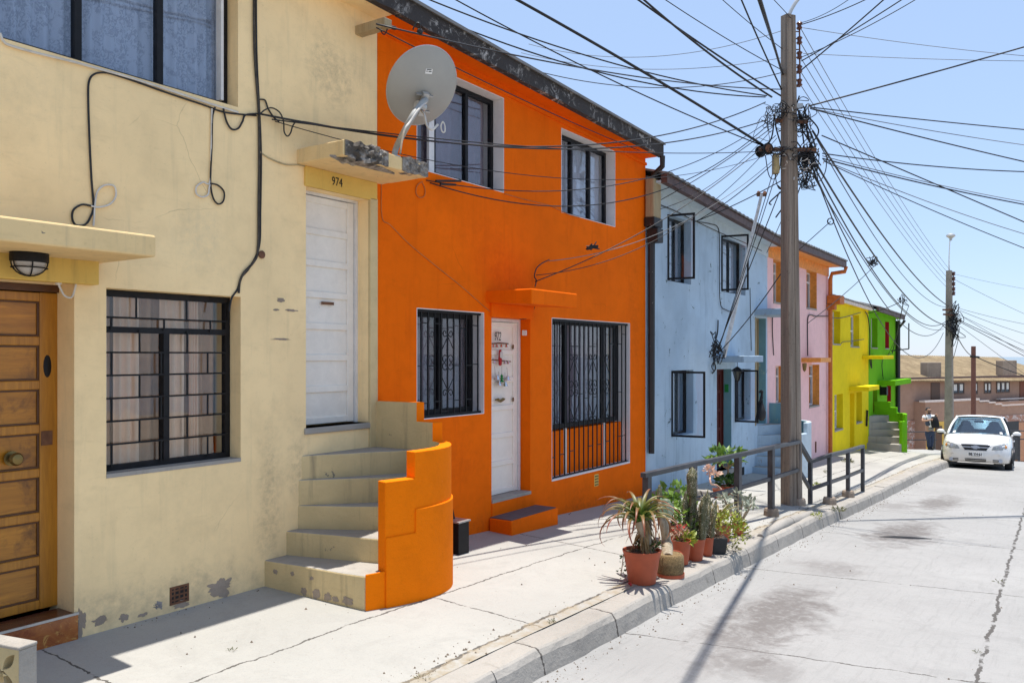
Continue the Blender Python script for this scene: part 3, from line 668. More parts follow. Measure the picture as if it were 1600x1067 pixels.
def stairs(root, dx, dz, s, mat_step, mat_out, mat_in, relief=True, inner_paint=True):
    """winder stair in a quarter turn up to a first-floor door; stepped parapet that rounds the street corner and runs back to the facade"""
    W = lambda x, y: (4.75 + dx + (x - 4.75) * s, D + (y - D) * s)
    zz = lambda z: E + z + dz
    curve = [tuple(v.xy) for v in smooth_path([(4.27, 4.175, 0), (4.42, 4.13, 0), (4.68, 4.075, 0), (4.92, 4.065, 0), (5.12, 4.11, 0), (5.28, 4.21, 0), (5.39, 4.33, 0), (5.44, 4.45, 0), (5.45, 4.56, 0)], 5)]
    outer = dense_path(curve + [(5.45, 4.64), (5.45, D + .02)]); inner = offset_path(outer, .10); core = offset_path(outer, .085); prou = offset_path(outer, -.013); prin = offset_path(outer, .004)
    near = lambda p, path: min(range(len(path)), key=lambda k: math.dist(path[k], p))
    noz = [((4.16, 5.13), (4.262, 4.20), -1.56), ((4.37, 5.13), (4.645, 4.16), -1.376), ((4.485, 5.13), (5.045, 4.19), -1.19), ((4.49, 5.13), (5.30, 4.40), -.99), ((4.52, 5.13), (5.36, 4.66), -.80)]
    st = MB()
    for i, (a, b, z) in enumerate(noz):
        path = outer if i == 0 else core; k0 = near(b, path)
        nose = [(a[0] + (b[0] - a[0]) * t, a[1] + (b[1] - a[1]) * t) for t in (0, .2, .4, .6, .8)] + [path[k0]]
        if i == 0:
            k1 = near((4.42, 4.13), path); tail = [p for p in path[k0 + 1:k1 + 1]] + [p for p in core[k1:]]
            tail = [(x + 0, y + .014) if k < k1 - k0 else (x, y) for k, (x, y) in enumerate(tail)]; nose[-1] = (nose[-1][0], nose[-1][1] + .014)
        else: tail = path[k0 + 1:]
        poly = nose + tail[:-1] + [(tail[-1][0], D + .02 + .002 * i), (a[0], D + .02 + .002 * i)]
        st.prism([W(*q) for q in poly], zz(-2.3) + .006 * i, lambda x, y, z=z: zz(z) + .004 * mnoise.noise(Vector((x * 4, y * 4, z))))
    so_ = st.build('staircase', [mat_step, M['greystep']], root, bevel=.012, seg=2)
    for p in so_.data.polygons:
        if p.normal.z > .8: p.material_index = 1
    bp = [near(q, outer) for q in ((4.42, 4.13), (4.68, 4.075), (5.446, 4.42), (5.45, 4.64))] + [len(outer) - 1]
    pb = MB(); rel = MB()
    if s == 1: pb.prism([W(*q) for q in outer[:bp[0] + 1]] + [W(*q) for q in reversed(offset_path(outer, .012)[:bp[0] + 1])], zz(-2.3), zz(-1.55))
    q_ = stepped_strip(outer, inner, bp, [zz(z) for z in (-.911, -.715, -.56, -.40)], zz(-2.3), W); pb.add(q_.v, q_.f)
    po = pb.build('parapet', [mat_out, mat_in], so_, bevel=.020 * s, seg=3)
    weld(po); inw = [W(*q) for q in inner]; ouw = [W(*q) for q in outer]
    if inner_paint:
        for p in po.data.polygons:        # the stair side of the parapet has the colour of the steps
            if abs(p.normal.z) > .3: continue
            c_ = p.center + OFF[po]; di = min(math.dist((c_.x, c_.y), q) for q in inw); do = min(math.dist((c_.x, c_.y), q) for q in ouw)
            if di < .03 * s and do > .07 * s: p.material_index = 1
    if relief:
        m_ = near((4.70, 4.074), outer)
        rel = stepped_strip(prou, prin, [bp[0], m_, len(outer) - 1], [zz(-1.31), zz(-1.135)], zz(-2.31), W)
        weld(rel.build('plinth', mat_out, so_, bevel=.010, seg=2))
    return so_

# ------------------------------------------------------------------ CREAM HOUSE
XC0, XC1 = -4.0, 5.385
cream = thing('cream_house', (2.5, D, 0), 'cream rendered house with a brown varnished door and white door 974 above a curved stair', 'house')
c_up = opening(-230, 372, (372, -150), (372, 168))
c_lo = opening(166, 376, (376, 464), (376, 716.5))
c_door = (1.80, gx(116), -.0, gz(116, 444))
c_974 = opening(478, 576, (478, 291), (557, 661)); c_974 = (c_974[0], c_974[1], E - .585, c_974[3])
ZC = E + 2.96
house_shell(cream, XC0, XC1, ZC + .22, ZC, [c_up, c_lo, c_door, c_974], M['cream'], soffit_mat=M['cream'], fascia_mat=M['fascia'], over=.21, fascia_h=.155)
# upper window with lace curtains
xs_ = [gx(px, D + .12) for px in (122, 250, 345)]
w = make_window(cream, c_up, .12, M['black_frame'], vs=(xs_[0], xs_[1], xs_[0] - .62), glassm=M['glass_blue'], curtain=M['lace'], folds=26, fw=.045, cy=.10, amp=.020)
MB().box(c_up[1] - .085, c_up[1] - .062, D + .085, D + .15, c_up[2] + .05, c_up[3] - .05).build('sash_strip', M['white_frame'], w)
# lower window with brick-pattern bars
tz = gz(259, 517, D + .12); mx = gx(259, D + .12)
w = make_window(cream, c_lo, .12, M['black_frame'], hs=(tz,), curtain=M['curtain'], folds=11, fw=.04, cspan=(0, .995), cy=.15)
x0, x1, z0, z1 = c_lo
for ca_, cb_ in ((.02, .13), (.17, .36), (.50, .70), (.73, .80)): curtain_mb(x0 + (x1 - x0) * ca_, x0 + (x1 - x0) * cb_, z0 - .02, z1 + .02, D + .225, 3, .02).build('curtain', M['curtain_bunch'], w, smooth='full')
MB().box(mx - .022, mx + .022, D + .11, D + .17, z0 + .04, tz - .02).build('mullion', M['black_frame'], w)
g = MB(); yb = D + .10; bt = .006
def hbar(z, a=x0 + .03, b=x1 - .03): g.box(a, b, yb, yb + .008, z - bt, z + bt)
rows = [tz] + [tz - (tz - z0 - .03) * k / 6 for k in range(1, 7)]
for i in range(6):
    if i: hbar(rows[i])
    a, b = rows[i + 1], rows[i]
    cols = ((.27, .80) if i % 2 == 0 else (.08, .50, .93))
    for half in ((x0 + .04, mx), (mx, x1 - .04)):
        for cfr in ((.55,) if i % 2 == 0 else (.12, .90)) if half[0] < mx - .1 else ((.32,) if i % 2 == 0 else (.66,)):
            v = half[0] + (half[1] - half[0]) * cfr; g.box(v - bt, v + bt, yb + .001, yb + .007, a, b)
zt_ = z1 - .04; zm = tz + (zt_ - tz) * .36; hbar(zm)
for cfr in (.26, .63, .97): v = x0 + (x1 - x0) * cfr; g.box(v - bt, v + bt, yb + .001, yb + .007, zm, zt_)
for cfr in (.09, .46, .82): v = x0 + (x1 - x0) * cfr; g.box(v - bt, v + bt, yb + .001, yb + .007, tz, zm)
g.build('grille', M['black_iron'], w)
MB().box(x0, x1, D - .004, D + .118, z0 - .02, z0 + .006).build('sill', M['greystep'], w)
# varnished front door
dy = D + .2
dr = panel_door(cream, 1.80, gx(90, dy) + .05, .17, c_door[3], dy, M['door_rail'], n=7, stile=.11, panel=M['door_wood'], frame=M['door_dark'], fw=.045)
bd = MB(); a, b, c, d = 1.80 + .045 + .114, gx(90, dy) + .05 - .045 - .114, .17 + .006, c_door[3] - .048; ph = (d - c - .06) / 7
for i in range(7):
    za = c + .03 + i * ph + .0275; zb = za + ph - .055; t_ = .012
    bd.box(a, b, dy + .006, dy + .03, za, za + t_).box(a, b, dy + .006, dy + .03, zb - t_, zb).box(a, a + t_, dy + .0065, dy + .03, za + t_, zb - t_).box(b - t_, b, dy + .0065, dy + .03, za + t_, zb - t_)
bd.build('panel_groove_shade', M['door_dark'], dr, bevel=.003)  # dark outlines paint the groove shade round the door panels
kp = at(24, 717, dy - .05)
MB().lathe([(.0, 0), (.045, 0), (.045, .008), (.018, .012), (.018, .035), (.036, .045), (.04, .065), (.03, .08), (0.004, .085)], (kp.x, dy, kp.z), 18, 'y').xf(Matrix.Identity(4)).build('handle', M['brass'], dr, smooth=True)
lk = at(73, 684, dy); MB().box(lk.x - .035, lk.x + .035, dy - .004, dy + .01, lk.z - .045, lk.z + .045).build('lock_plate', M['rust'], dr, bevel=.003)
lk = at(74, 572, dy); e_ = MB().lathe([(.0, -.004), (.03, -.004), (.034, .0), (.0, .006)], (0, 0, 0), 14, 'y'); e_.xf(Matrix.Translation((lk.x, dy, lk.z)) @ Matrix.Diagonal((.75, 1, 2.1, 1))).build('keyhole_plate', M['black_iron'], dr)
# tiled doorstep
st_top = .155
MB().box(1.2, gx(122, D - .015), D - .015, dy - .01, -.4, st_top).build('doorstep', M['tile'], cream)
MB().box(1.2, gx(122, D - .015) + .004, D - .019, D - .008, st_top - .004, st_top + .010).build('step_nosing', M['galv'], cream)
MB().box(1.2, gx(122), D - .007, dy - .012, st_top, st_top + .006).build('step_tread', M['tiledark'], cream)
# canopy over it, beam and bulkhead lamp
cz0 = E + .583; cz1 = E + .712
MB().prism([(-.2, 4.545), (2.89, 4.545), (2.89, D + .03), (-.2, D + .03)], cz0, cz1).build('canopy', M['cream_canopy'], cream, bevel=.012, seg=2)
slabless = MB().box(1.2, 2.83, D - .07, D + .02, c_door[3] - .0, cz0 + .004).build('lintel', M['ochre'], cream, bevel=.006)
lc = at(42, 402, D - .15)
lm = MB(); lm.lathe([(0.0, .02), (.088, .02), (.095, .0), (.095, -.05), (.088, -.055), (0, -.055)], (0, 0, 0), 24)
lm.xf(Matrix.Translation((lc.x, D - .18, cz0 - .0)) @ Matrix.Diagonal((1.1, .8, 1, 1)))
lamp = lm.build('wall_lamp', M['black_iron'], cream, smooth=True)
MB().lathe([(.085, -.05), (.08, -.075), (.06, -.105), (.03, -.122), (0.002, -.126)], (0, 0, 0), 24).xf(Matrix.Translation((lc.x, D - .18, cz0)) @ Matrix.Diagonal((1.1, .8, 1, 1))).build('lens', simple('frosted_lamp_glass', (.42, .38, .34), .25), lamp, smooth=True)
lg = MB()
for k in range(3):
    a = R(60 * k + 20); pts = []
    for i in range(13):
        t_ = math.pi * i / 12; rr = .094 * math.cos(t_); zz_ = -.05 - .082 * math.sin(t_); pts.append((lc.x + 1.1 * rr * math.cos(a), D - .18 + .8 * rr * math.sin(a), cz0 + zz_))
    lg.tube(pts, .004, 5)
lg.tube([(lc.x + 1.1 * .088 * math.cos(R(k * 15)), D - .18 + .8 * .088 * math.sin(R(k * 15)), cz0 - .085) for k in range(25)], .004, 5)
lg.build('wire_guard', M['black_iron'], lamp)
# white flex under the canopy
def wallpts(pp, Y): return [at(px, py, Y) for px, py in pp]
M['cable_brown'] = simple('paint_spattered_cable', (.05, .042, .034), .7, var=.6, scale=20)
def wall_cable(root, pp, r=.007, mat='cable', Y=D - .008, label=None):
    o = MB().tube(smooth_path(wallpts(pp, Y)), r, 6).build('wall_cable', M[mat], root, smooth=True)
    if label: o['label'] = label
    return o
wall_cable(cream, [(146, 411), (133, 420), (121, 430), (118, 447), (112, 464), (101, 462), (94, 450), (90, 441)], .006, 'cable_white', D - .012, 'white flex curling from under the canopy')
MB().lathe([(0, -.01), (.018, -.01), (.018, .012), (0, .014)], at(91, 441, D - .005), 12, 'y').build('cable_clip', M['cable_white'], cream)
wall_cable(cream, [(0, 52), (6, 66), (20, 73), (60, 84), (110, 96), (150, 107), (200, 121), (260, 140), (330, 163), (372, 176)], .0075, 'cable_white', D - .014, 'white cable running under the upper window')
wall_cable(cream, [(146, 353), (147, 340), (148, 322), (152, 300), (163, 290), (178, 291), (181, 306), (172, 319), (155, 324), (142, 322)], .006, 'cable_white', D - .012, 'white cable looped in half a figure of eight above the canopy')
wall_cable(cream, [(142, 322), (128, 320), (115, 328), (113, 342), (119, 352), (133, 351), (141, 340), (146, 322), (143, 280), (140, 220), (138, 160), (139, 128), (148, 116), (165, 114), (185, 119), (215, 129), (260, 145), (320, 165), (352, 176), (400, 181)], .0065, 'cable', D - .010, 'black cable with a loop above the canopy')
wall_cable(cream, [(331, 170), (330, 230), (328, 284), (317, 285), (307, 292), (307, 303), (316, 308), (325, 304), (327, 292), (330, 287)], .006, 'cable_white', D - .011)
wall_cable(cream, [(336, 168), (332, 185), (331, 230), (329, 283), (333, 309), (341, 319), (349, 314), (350, 300), (341, 290), (330, 287)], .006, 'cable', D - .013, 'black cable dropping to a small loop')
wall_cable(cream, [(349, 170), (354, 190), (362, 202), (372, 201), (379, 190), (384, 180), (405, 178)], .007, 'cable', D - .016)
wall_cable(cream, [(397, -40), (397, 60), (400, 120), (404, 170), (405, 240), (404, 320), (403, 390), (396, 410), (382, 425), (375, 440), (373, 458)], .0085, 'cable_brown', D - .014, 'thick black cable down the wall to the barred window')
wall_cable(cream, [(400, -40), (401, 80), (405, 165), (408, 240), (407, 330), (405, 385), (390, 418), (377, 434), (371, 452), (362, 466), (358, 486)], .007, 'cable', D - .006)
wall_cable(cream, [(404, 236), (420, 247), (445, 257), (466, 258), (478, 262), (481, 276), (477, 282)], .006, 'cable_cream', D - .006)
wall_cable(cream, [(404, 156), (414, 157), (419, 170), (428, 184), (436, 190)], .006, 'cable', D - .012)
wall_cable(cream, [(405, 180), (414, 172), (425, 169), (437, 176), (443, 190), (444, 206), (449, 213), (454, 208), (458, 196), (466, 190), (490, 193), (520, 199)], .0055, 'cable', D - .05)
MB().lathe([(0, -.03), (.014, -.03), (.014, .0), (.03, .004), (.03, .012), (0, .014)], at(408, 398, D - .0), 12, 'y').build('cable_anchor', M['rust'], cream)
# broken floor vent
vx = at(265, 944), at(295, 914)
v = MB(); a, b, c, d = gx(265), gx(295), gz(280, 942), gz(280, 914)
v.box(a, b, D - .004, D + .01, c, c + .015).box(a, b, D - .004, D + .01, d - .015, d).box(a, a + .015, D - .0035, D + .01, c, d).box(b - .015, b, D - .0035, D + .01, c, d)
for i in range(1, 4): q = a + (b - a) * i / 4; v.box(q - .006, q + .006, D - .002, D + .008, c, d); q = c + (d - c) * i / 4; v.box(a, b, D - .003, D + .009, q - .006, q + .006)
vt = v.build('vent', M['rust'], cream); MB().box(a, b, D - .0015, D + .001, c, d).build('vent_back', M['ink'], vt)
# patches of bare render along the wall's foot
def patch(root, px, py, w, h, seed, mat='brokencon', Y=D):
    rr = random.Random(seed); c = at(px, py, Y); pts = []
    n = 60
    for k in range(n):
        a = 2 * math.pi * k / n; q = .74 + .55 * mnoise.noise(Vector((math.cos(a) * 1.6, math.sin(a) * 1.6, seed * 3.1))) + .20 * mnoise.noise(Vector((math.cos(a) * 6, math.sin(a) * 6, seed * 1.7))) + .06 * rr.random()
        pts.append((c.x + w / 2 * q * math.cos(a), Y - .004, c.z + h / 2 * q * math.sin(a)))
    return MB().extr([(x, y + .002, z) for x, y, z in pts], (0, .02, 0)).build('bare_patch', M[mat], root)
for i, (px, py, w_, h_) in enumerate(((343, 917, .26, .15), (157, 968, .13, .06), (193, 965, .07, .07), (224, 960, .08, .035), (126, 972, .07, .26), (282, 944, .16, .05), (438, 469, .10, .035), (455, 485, .14, .022), (432, 484, .08, .02), (438, 530, .22, .02))):
    patch(cream, px, py, w_, h_, i + 1)
# door 974 up the stair
dy = D + .15
x0, x1, z0, z1 = c_974
d2 = panel_door(cream, x0, gx(557, dy) + .0, z0, gz(478, 297, dy), dy, M['white_door'], n=7, stile=.075, frame=M['white_frame'], fw=.03)
lp = at(512, 474, dy); MB().box(lp.x - .07, lp.x + .07, dy - .003, dy + .002, lp.z - .012, lp.z + .012).build('letter_slot', M['rust'], d2)
MB().box(x0 - .02, x1 + .015, D - .018, dy + .02, z0 - .05, z0).build('threshold', M['greystep'], cream, bevel=.008)
MB().box(x1 + .0, XC1 - .01, D - .022, D + .01, z0 - .3, z1 + .02).build('door_post', M['cream_worn'], cream, bevel=.008)
MB().box(x0 - .02, x1 + .09, D - .022, D + .015, z1 - .0, E + 1.515).build('lintel', M['ochre'], cream, bevel=.008)
t9 = at(527, 285, D - .024); text_mb('974', .10, M['ink'], 'house_number', cream, t9, .001, sx=.82)
# its broken canopy
cx0, cx1 = 4.475, 5.45; sl = slab_mb(cx0, cx1, 4.61, E + 1.515, E + 1.632, .010, n=30).build('canopy', M['cream_canopy'], cream, bevel=.008)
def rubble_edge(root, a0, a1, y, z0, z1, dep, amp, seed):
    """a ragged block of bare concrete: a fine grid pushed in and out by noise"""
    mb = MB(); nx = max(8, int((a1 - a0) / .012)); nz = 10; n0 = 0
    N = lambda x, k: mnoise.noise(Vector((x * 13, k * 2.3, seed)))
    for i in range(nx + 1):
        x = a0 + (a1 - a0) * i / nx; e = min(1, 4 * i / nx, 4 * (nx - i) / nx); lo = z0 - amp * .8 * e * (.5 + N(x, 1)); hi = z1 + amp * .7 * e * (.4 + N(x, 2))
        ring = [(x, y + dep, lo), ] + [(x, y - amp * .7 * e * (.35 + 1.5 * mnoise.noise(Vector((x * 24, k * .45, seed + 5)))) - .004, lo + (hi - lo) * k / nz) for k in range(nz + 1)] + [(x, y + dep * (.5 + .4 * N(x, 4)), hi - amp * .2), (x, y + dep, z1 - .004)]
        mb.v += [Vector(q) for q in ring]
    m_ = nz + 4
    for i in range(nx):
        for k in range(m_ - 1): a = i * m_ + k; mb.f.append((a, a + m_, a + m_ + 1, a + 1))
    return mb.build('broken_edge', M['rubble'], root)
rubble_edge(cream, gx(538, 4.61), gx(606, 4.61), 4.605, E + 1.515, E + 1.632, .14, .04, 3)
rubble_edge(cream, gx(628, 4.61), gx(668, 4.61), 4.607, E + 1.52, E + 1.632, .08, .022, 8)
bk = MB(); pts = [(gx(512, 4.74), 4.72), (gx(535, 4.68), 4.66), (gx(565, 4.65), 4.635), (gx(598, 4.64), 4.64), (gx(618, 4.7), 4.71), (gx(590, 4.72), 4.74), (gx(560, 4.74), 4.77), (gx(530, 4.76), 4.77)]
bk.prism(pts, lambda x, y: E + 1.505 + .006 * math.sin(x * 40), E + 1.525); bk.build('broken_edge', M['rubble'], cream)
b0 = at(545, 43, D); bz = b0.z
MB().beam((b0.x + .12, D + .01, bz), (b0.x + .12, D - .34, bz + .0), .09, .075).build('eave_board', M['oldwood'], cream, bevel=.005)
stairs(cream, 0, 0, 1.0, M['cream_worn'], M['orange_stair'], M['cream_worn'])

r1a, r1b = Vector((4.16, 5.13, 0)), Vector((4.262, 4.20, 0))
rr_ = random.Random(9); nn_ = Vector((0, 0, 1)).cross(r1b - r1a).normalized(); nn_ = -nn_ if nn_.x > 0 else nn_
for t_, zf, w_, h_ in ((.42, .045, .05, .05), (.55, .04, .07, .06), (.66, .035, .06, .05), (.74, .03, .05, .04), (.86, .03, .08, .05), (.3, .16, .03, .03), (.12, .155, .04, .03), (.5, .15, .03, .025)):
    c_ = r1a.lerp(r1b, t_); pts = []
    for k in range(16):
        a = 2 * math.pi * k / 16; q = .7 + .5 * rr_.random(); along = (r1b - r1a).normalized(); v = c_ + along * (w_ * .6 * q * math.cos(a)) + nn_ * .004; pts.append((v.x, v.y, prof(c_.x) - .03 + zf + h_ * .6 * q * math.sin(a)))
    MB().extr(pts, tuple(-nn_ * .015), ).build('bare_patch', M['brokencon'], cream)

# ------------------------------------------------------------------ ORANGE HOUSE
XO0, XO1 = 5.390, 10.86
orange = thing('orange_house', (8, D, prof(8)), 'bright orange two-storey house with barred windows and a white door under a small canopy', 'house')
o_u1 = opening(651, 787, (785, 153), (789, 302)); o_u2 = opening(877, 961, (959, 236), (961, 355))
o_l1 = opening(651, 756, (651, 481), (653, 656)); o_l2 = opening(862, 984, (862, 496.5), (868, 750.5))
o_d = (gx(768), gx(828.5), E - 1.53, gz(768, 495)); ZO0, ZO1 = E + 2.955, E + 2.80
house_shell(orange, XO0, XO1, ZO0, ZO1, [o_u1, o_u2, o_l1, o_l2, o_d], M['orange'], soffit_mat=M['orange'], fascia_mat=M['fascia'], over=.21, roofmat=M['greyroof'], fascia_h=.155)
MB().hexa([(XO0, D - .025, ZO0 - .10), (XO1, D - .025, ZO1 - .10), (XO1, D - .001, ZO1 - .10), (XO0, D - .001, ZO0 - .10)], [(XO0, D - .025, ZO0 - .065), (XO1, D - .025, ZO1 - .065), (XO1, D - .001, ZO1 - .065), (XO0, D - .001, ZO0 - .065)]).build('eave_moulding', M['orange'], orange)
def reveal_paint(root, op, mat, d0=.012, d1=.13, sides='rtlb'):
    x0, x1, z0, z1 = op; mb = MB(); e = .006
    if 'r' in sides: mb.box(x1 - e, x1 + .001, D + .001 - .004, D + d1, z0, z1)
    if 'l' in sides: mb.box(x0 - .001, x0 + e, D + .001 - .004, D + d1, z0, z1)
    if 't' in sides: mb.box(x0 + e, x1 - e, D + .001 - .004, D + d1, z1 - e, z1 + .001)
    if 'b' in sides: mb.box(x0 + e, x1 - e, D + .001 - .004, D + d1, z0 - .001, z0 + e)
    return mb.build('window_reveal', mat, root)
for op in (o_u1, o_u2, o_l1, o_l2): reveal_paint(orange, op, M['white_reveal'], d1=.29)
def inset(op, e): return (op[0] + e, op[1] - e, op[2] + e, op[3] - e)
w = make_window(orange, inset(o_u1, .008), .13, M['black_frame'], vs=(gx(729, D + .13), gx(678, D + .13)), curtain=M['curtain_mauve'], folds=9, fw=.045, glassm=M['glass'], cy=.11)
MB().box(gx(668, D + .12), gx(676, D + .12), D + .10, D + .13, o_u1[2] + .04, o_u1[3] - .04).build('sash_strip', M['white_frame'], w)
make_window(orange, inset(o_u2, .008), .13, M['black_frame'], vs=(gx(893, D + .13), gx(921, D + .13)), curtain=M['curtain_pale'], folds=8, fw=.045, cy=.11)
# barred ground-floor windows
def scroll(mb, cx, cz, r, y, dir_=1, up=1, t=.006):
    pts = []
    for i in range(15):
        a = i / 14 * 2.1 * math.pi; rr = r * (1 - .68 * i / 14)
        pts.append((cx + dir_ * (r - rr * math.cos(a)) - dir_ * r, y, cz + up * rr * math.sin(a)))
    mb.tube(pts, t, 4)
def lozenge_panel(mb, cx, zlo, zhi, y, hw):
    zc = (zlo + zhi) / 2; h = (zhi - zlo) / 2
    for sd_ in (-1, 1):
        mb.tube([(cx, y, zhi - h * .18), (cx + sd_ * hw, y, zhi - h * .62), (cx + sd_ * hw, y, zc + h * .22)], .006, 4)
        mb.tube([(cx, y, zlo + h * .12), (cx + sd_ * hw, y, zlo + h * .55), (cx + sd_ * hw, y, zc - h * .22)], .006, 4)
        scroll(mb, cx + sd_ * hw * .48, zhi - h * .08, hw * .42, y, sd_, -1); scroll(mb, cx + sd_ * hw * .48, zlo + h * .04, hw * .42, y, sd_, 1)
        scroll(mb, cx + sd_ * hw * .5, zc + h * .10, hw * .5, y, sd_, 1); scroll(mb, cx + sd_ * hw * .5, zc - h * .10, hw * .5, y, sd_, -1)
w = make_window(orange, inset(o_l1, .008), .14, M['black_frame'], vs=(gx(688, D + .14), gx(737, D + .14)), curtain=M['lace_mauve'], folds=7, fw=.06, cy=.10)
g = MB(); x0, x1, z0, z1 = o_l1; yb = D + .035; nb = 11
xr = x1 - .05
for i in range(nb):
    q = x0 + .01 + (xr - x0 - .01) * i / (nb - 1)
    g.box(q - .006, q + .006, yb, yb + .012, z0 + .008, z1 - .008)
for (i, fr) in ((1, .87), (3, .87), (4, .05), (5, .84), (7, .84), (9, .87), (0, .48), (2, .48), (6, .48), (8, .48), (9, .49), (1, .14), (3, .15), (6, .15), (8, .15)):
    a = x0 + .01 + (xr - x0 - .01) * i / (nb - 1); b = a + (xr - x0 - .01) / (nb - 1); zq = z0 + (z1 - z0) * fr; g.box(a, b, yb + .002, yb + .010, zq - .005, zq + .005)
g.box(x0 + .008, x1 - .006, yb - .002, yb + .014, z0 + .008, z0 + .03); g.box(x0 + .008, x1 - .006, yb - .002, yb + .014, z1 - .03, z1 - .008)
lozenge_panel(g, x0 + .01 + (xr - x0) * .5, z0 + .22, z1 - .2, yb + .006, (xr - x0) / 10.5)
g.build('grille', M['black_iron'], w)
zsill = gz(866, 674)
w = make_window(orange, (o_l2[0] + .008, o_l2[1] - .10, zsill, o_l2[3] - .008), .14, M['black_frame'], vs=(gx(884, D + .14), gx(943, D + .14)), curtain=M['curtain_mauve'], folds=9, fw=.055, cspan=(.0, 1), cy=.14)
x0, x1, z0, z1 = o_l2
MB().box(x0 + .008, x1 - .008, D + .13, D + .27, z0 + .006, zsill - .02).build('apron', M['orange'], orange)
for px in (883, 944, 972): q = gx(px, D + .12); MB().box(q - .018, q + .018, D + .108, D + .131, z0 + .008, zsill - .0).build('window_batten', M['white_frame'], orange)
MB().box(x0 + .006, x1 - .006, D - .006, D + .128, z0 + .002, z0 + .02).build('window_ledge', M['white_reveal'], orange)
g = MB(); nb = 18; yb = D + .03; xr = x1 - .045
for i in range(nb):
    q = x0 + .01 + (xr - x0 - .02) * i / (nb - 1); g.box(q - .0065, q + .0065, yb, yb + .012, z0 + .02, z1 - .008)
step = (xr - x0 - .02) / (nb - 1)
for (i, fr) in ((0, .83), (4, .83), (5, .83), (8, .83), (9, .83), (13, .85), (15, .85), (0, .50), (3, .49), (7, .49), (9, .49), (12, .50), (15, .51), (0, .14), (2, .15), (4, .16), (8, .17), (10, .17), (12, .18), (15, .20), (16, .2), (6, .52), (16, .92)):
    a = x0 + .01 + step * i; zq = z0 + (z1 - z0) * fr; g.box(a, a + step, yb + .002, yb + .010, zq - .005, zq + .005)
g.box(x0 + .008, x1 - .008, yb - .002, yb + .014, z1 - .035, z1 - .008); g.box(x0 + .008, x1 - .008, yb - .002, yb + .014, z0 + .02, z0 + .036)
for px in (897, 927, 946): lozenge_panel(g, gx(px, yb), zsill + .06, z1 - .42, yb + .006, step * 1.0)
g.build('grille', M['black_iron'], w)
# door and its Christmas hangings
dy = D + .15; x0, x1, z0, z1 = o_d
d3 = panel_door(orange, x0, gx(811, dy), z0, z1, dy, M['white_door2'], n=6, stile=.075, frame=M['white_frame'], fw=.035)
q = at(781.5, 625.5, dy - .01); h = MB()
for sd_ in (-1, 1): h.tube([(q.x, dy - .012, q.z - .01), (q.x + sd_ * .05, dy - .016, q.z + .012), (q.x + sd_ * .09, dy - .010, q.z + .012)], [.014, .018, .008], 6)
h.build('handle', M['brass'], d3)
for py in (542, 624): q = at(801.5, py, dy); MB().box(q.x - .012, q.x + .012, dy - .005, dy + .001, q.z - .022, q.z + .022).build('lock_plate', M['brass'], d3)
q = at(777.5, 526, dy - .003); text_mb('972', .135, M['ink'], 'house_number', orange, q, .0008, sx=.62, shear=.25)
MB().box(gx(811, dy), x1 - .001, D + .155, D + .28, z0, z1).build('door_reveal', M['orange'], orange)
q = at(815.5, 520, D + .09); MB().box(x1 - .02, x1 - .004, D + .04, D + .10, q.z - .03, q.z + .03).build('doorbell', M['paper'], orange, bevel=.004)
MB().box(x0 + .0, x1 - .0, D - .01, dy + .05, -.6, z0 - .03).build('threshold_block', M['orange'], orange)
MB().box(x0 + .0, x1 - .0, D - .014, dy + .06, z0 - .03, z0 + .004).build('threshold', M['greystep'], orange)
sx0, sx1, sz = 7.05, 7.97, E - 1.70
MB().box(sx0, sx1, 4.83, D - .012, -.7, sz - .004).build('doorstep', M['orange'], orange, bevel=.012)
MB().box(sx0 + .02, sx1 - .02, 4.85, D - .013, sz - .006, sz + .004).build('step_tread', simple('canopy_shade_tread', (.10, .09, .10), .7), orange)  # grey tread darkened to carry the shade of the canopy above
MB().prism([(7.01, 4.56), (7.93, 4.56), (7.93, D + .03), (7.01, D + .03)], lambda x, y: E + .515 + (y - 4.56) * .06, E + .672).build('canopy', M['orange'], orange, bevel=.012)
MB().box(x0 - .03, x1 + .04, D - .03, D + .01, z1, E + .55).build('lintel', M['orange'], orange, bevel=.01)
q = at(932, 750); v = MB(); v.box(q.x - .06, q.x + .06, D - .003, D + .02, q.z - .08, q.z + .08); vt = v.build('vent', M['ochre'], orange, bevel=.01)
v = MB()
for i in range(4):
    for j in range(3): v.box(q.x - .045 + .033 * j, q.x - .025 + .033 * j, D - .0045, D, q.z - .065 + .036 * i, q.z - .045 + .036 * i)
v.build('vent_hole', M['ink'], vt)
wall_cable(orange, [(596, 285), (597, 340), (610, 352), (640, 382), (680, 415), (720, 447), (760, 482), (775, 494)], .005, 'rust_pipe', D - .004)
wall_cable(orange, [(660, 284), (652, 290), (650, 302), (656, 309), (663, 306), (664, 296), (660, 286)], .005, 'rust_pipe', D - .008)
wall_cable(orange, [(789, 303), (820, 312), (860, 322), (885, 334), (905, 340)], .005, 'rust_pipe', D - .006)
wall_cable(orange, [(836, 448), (838, 438), (835, 432), (838, 420), (846, 412), (858, 406)], .007, 'cable', D - .05)
wall_cable(orange, [(812, 499), (826, 497), (832, 489), (836, 478)], .004, 'cable', D - .02)
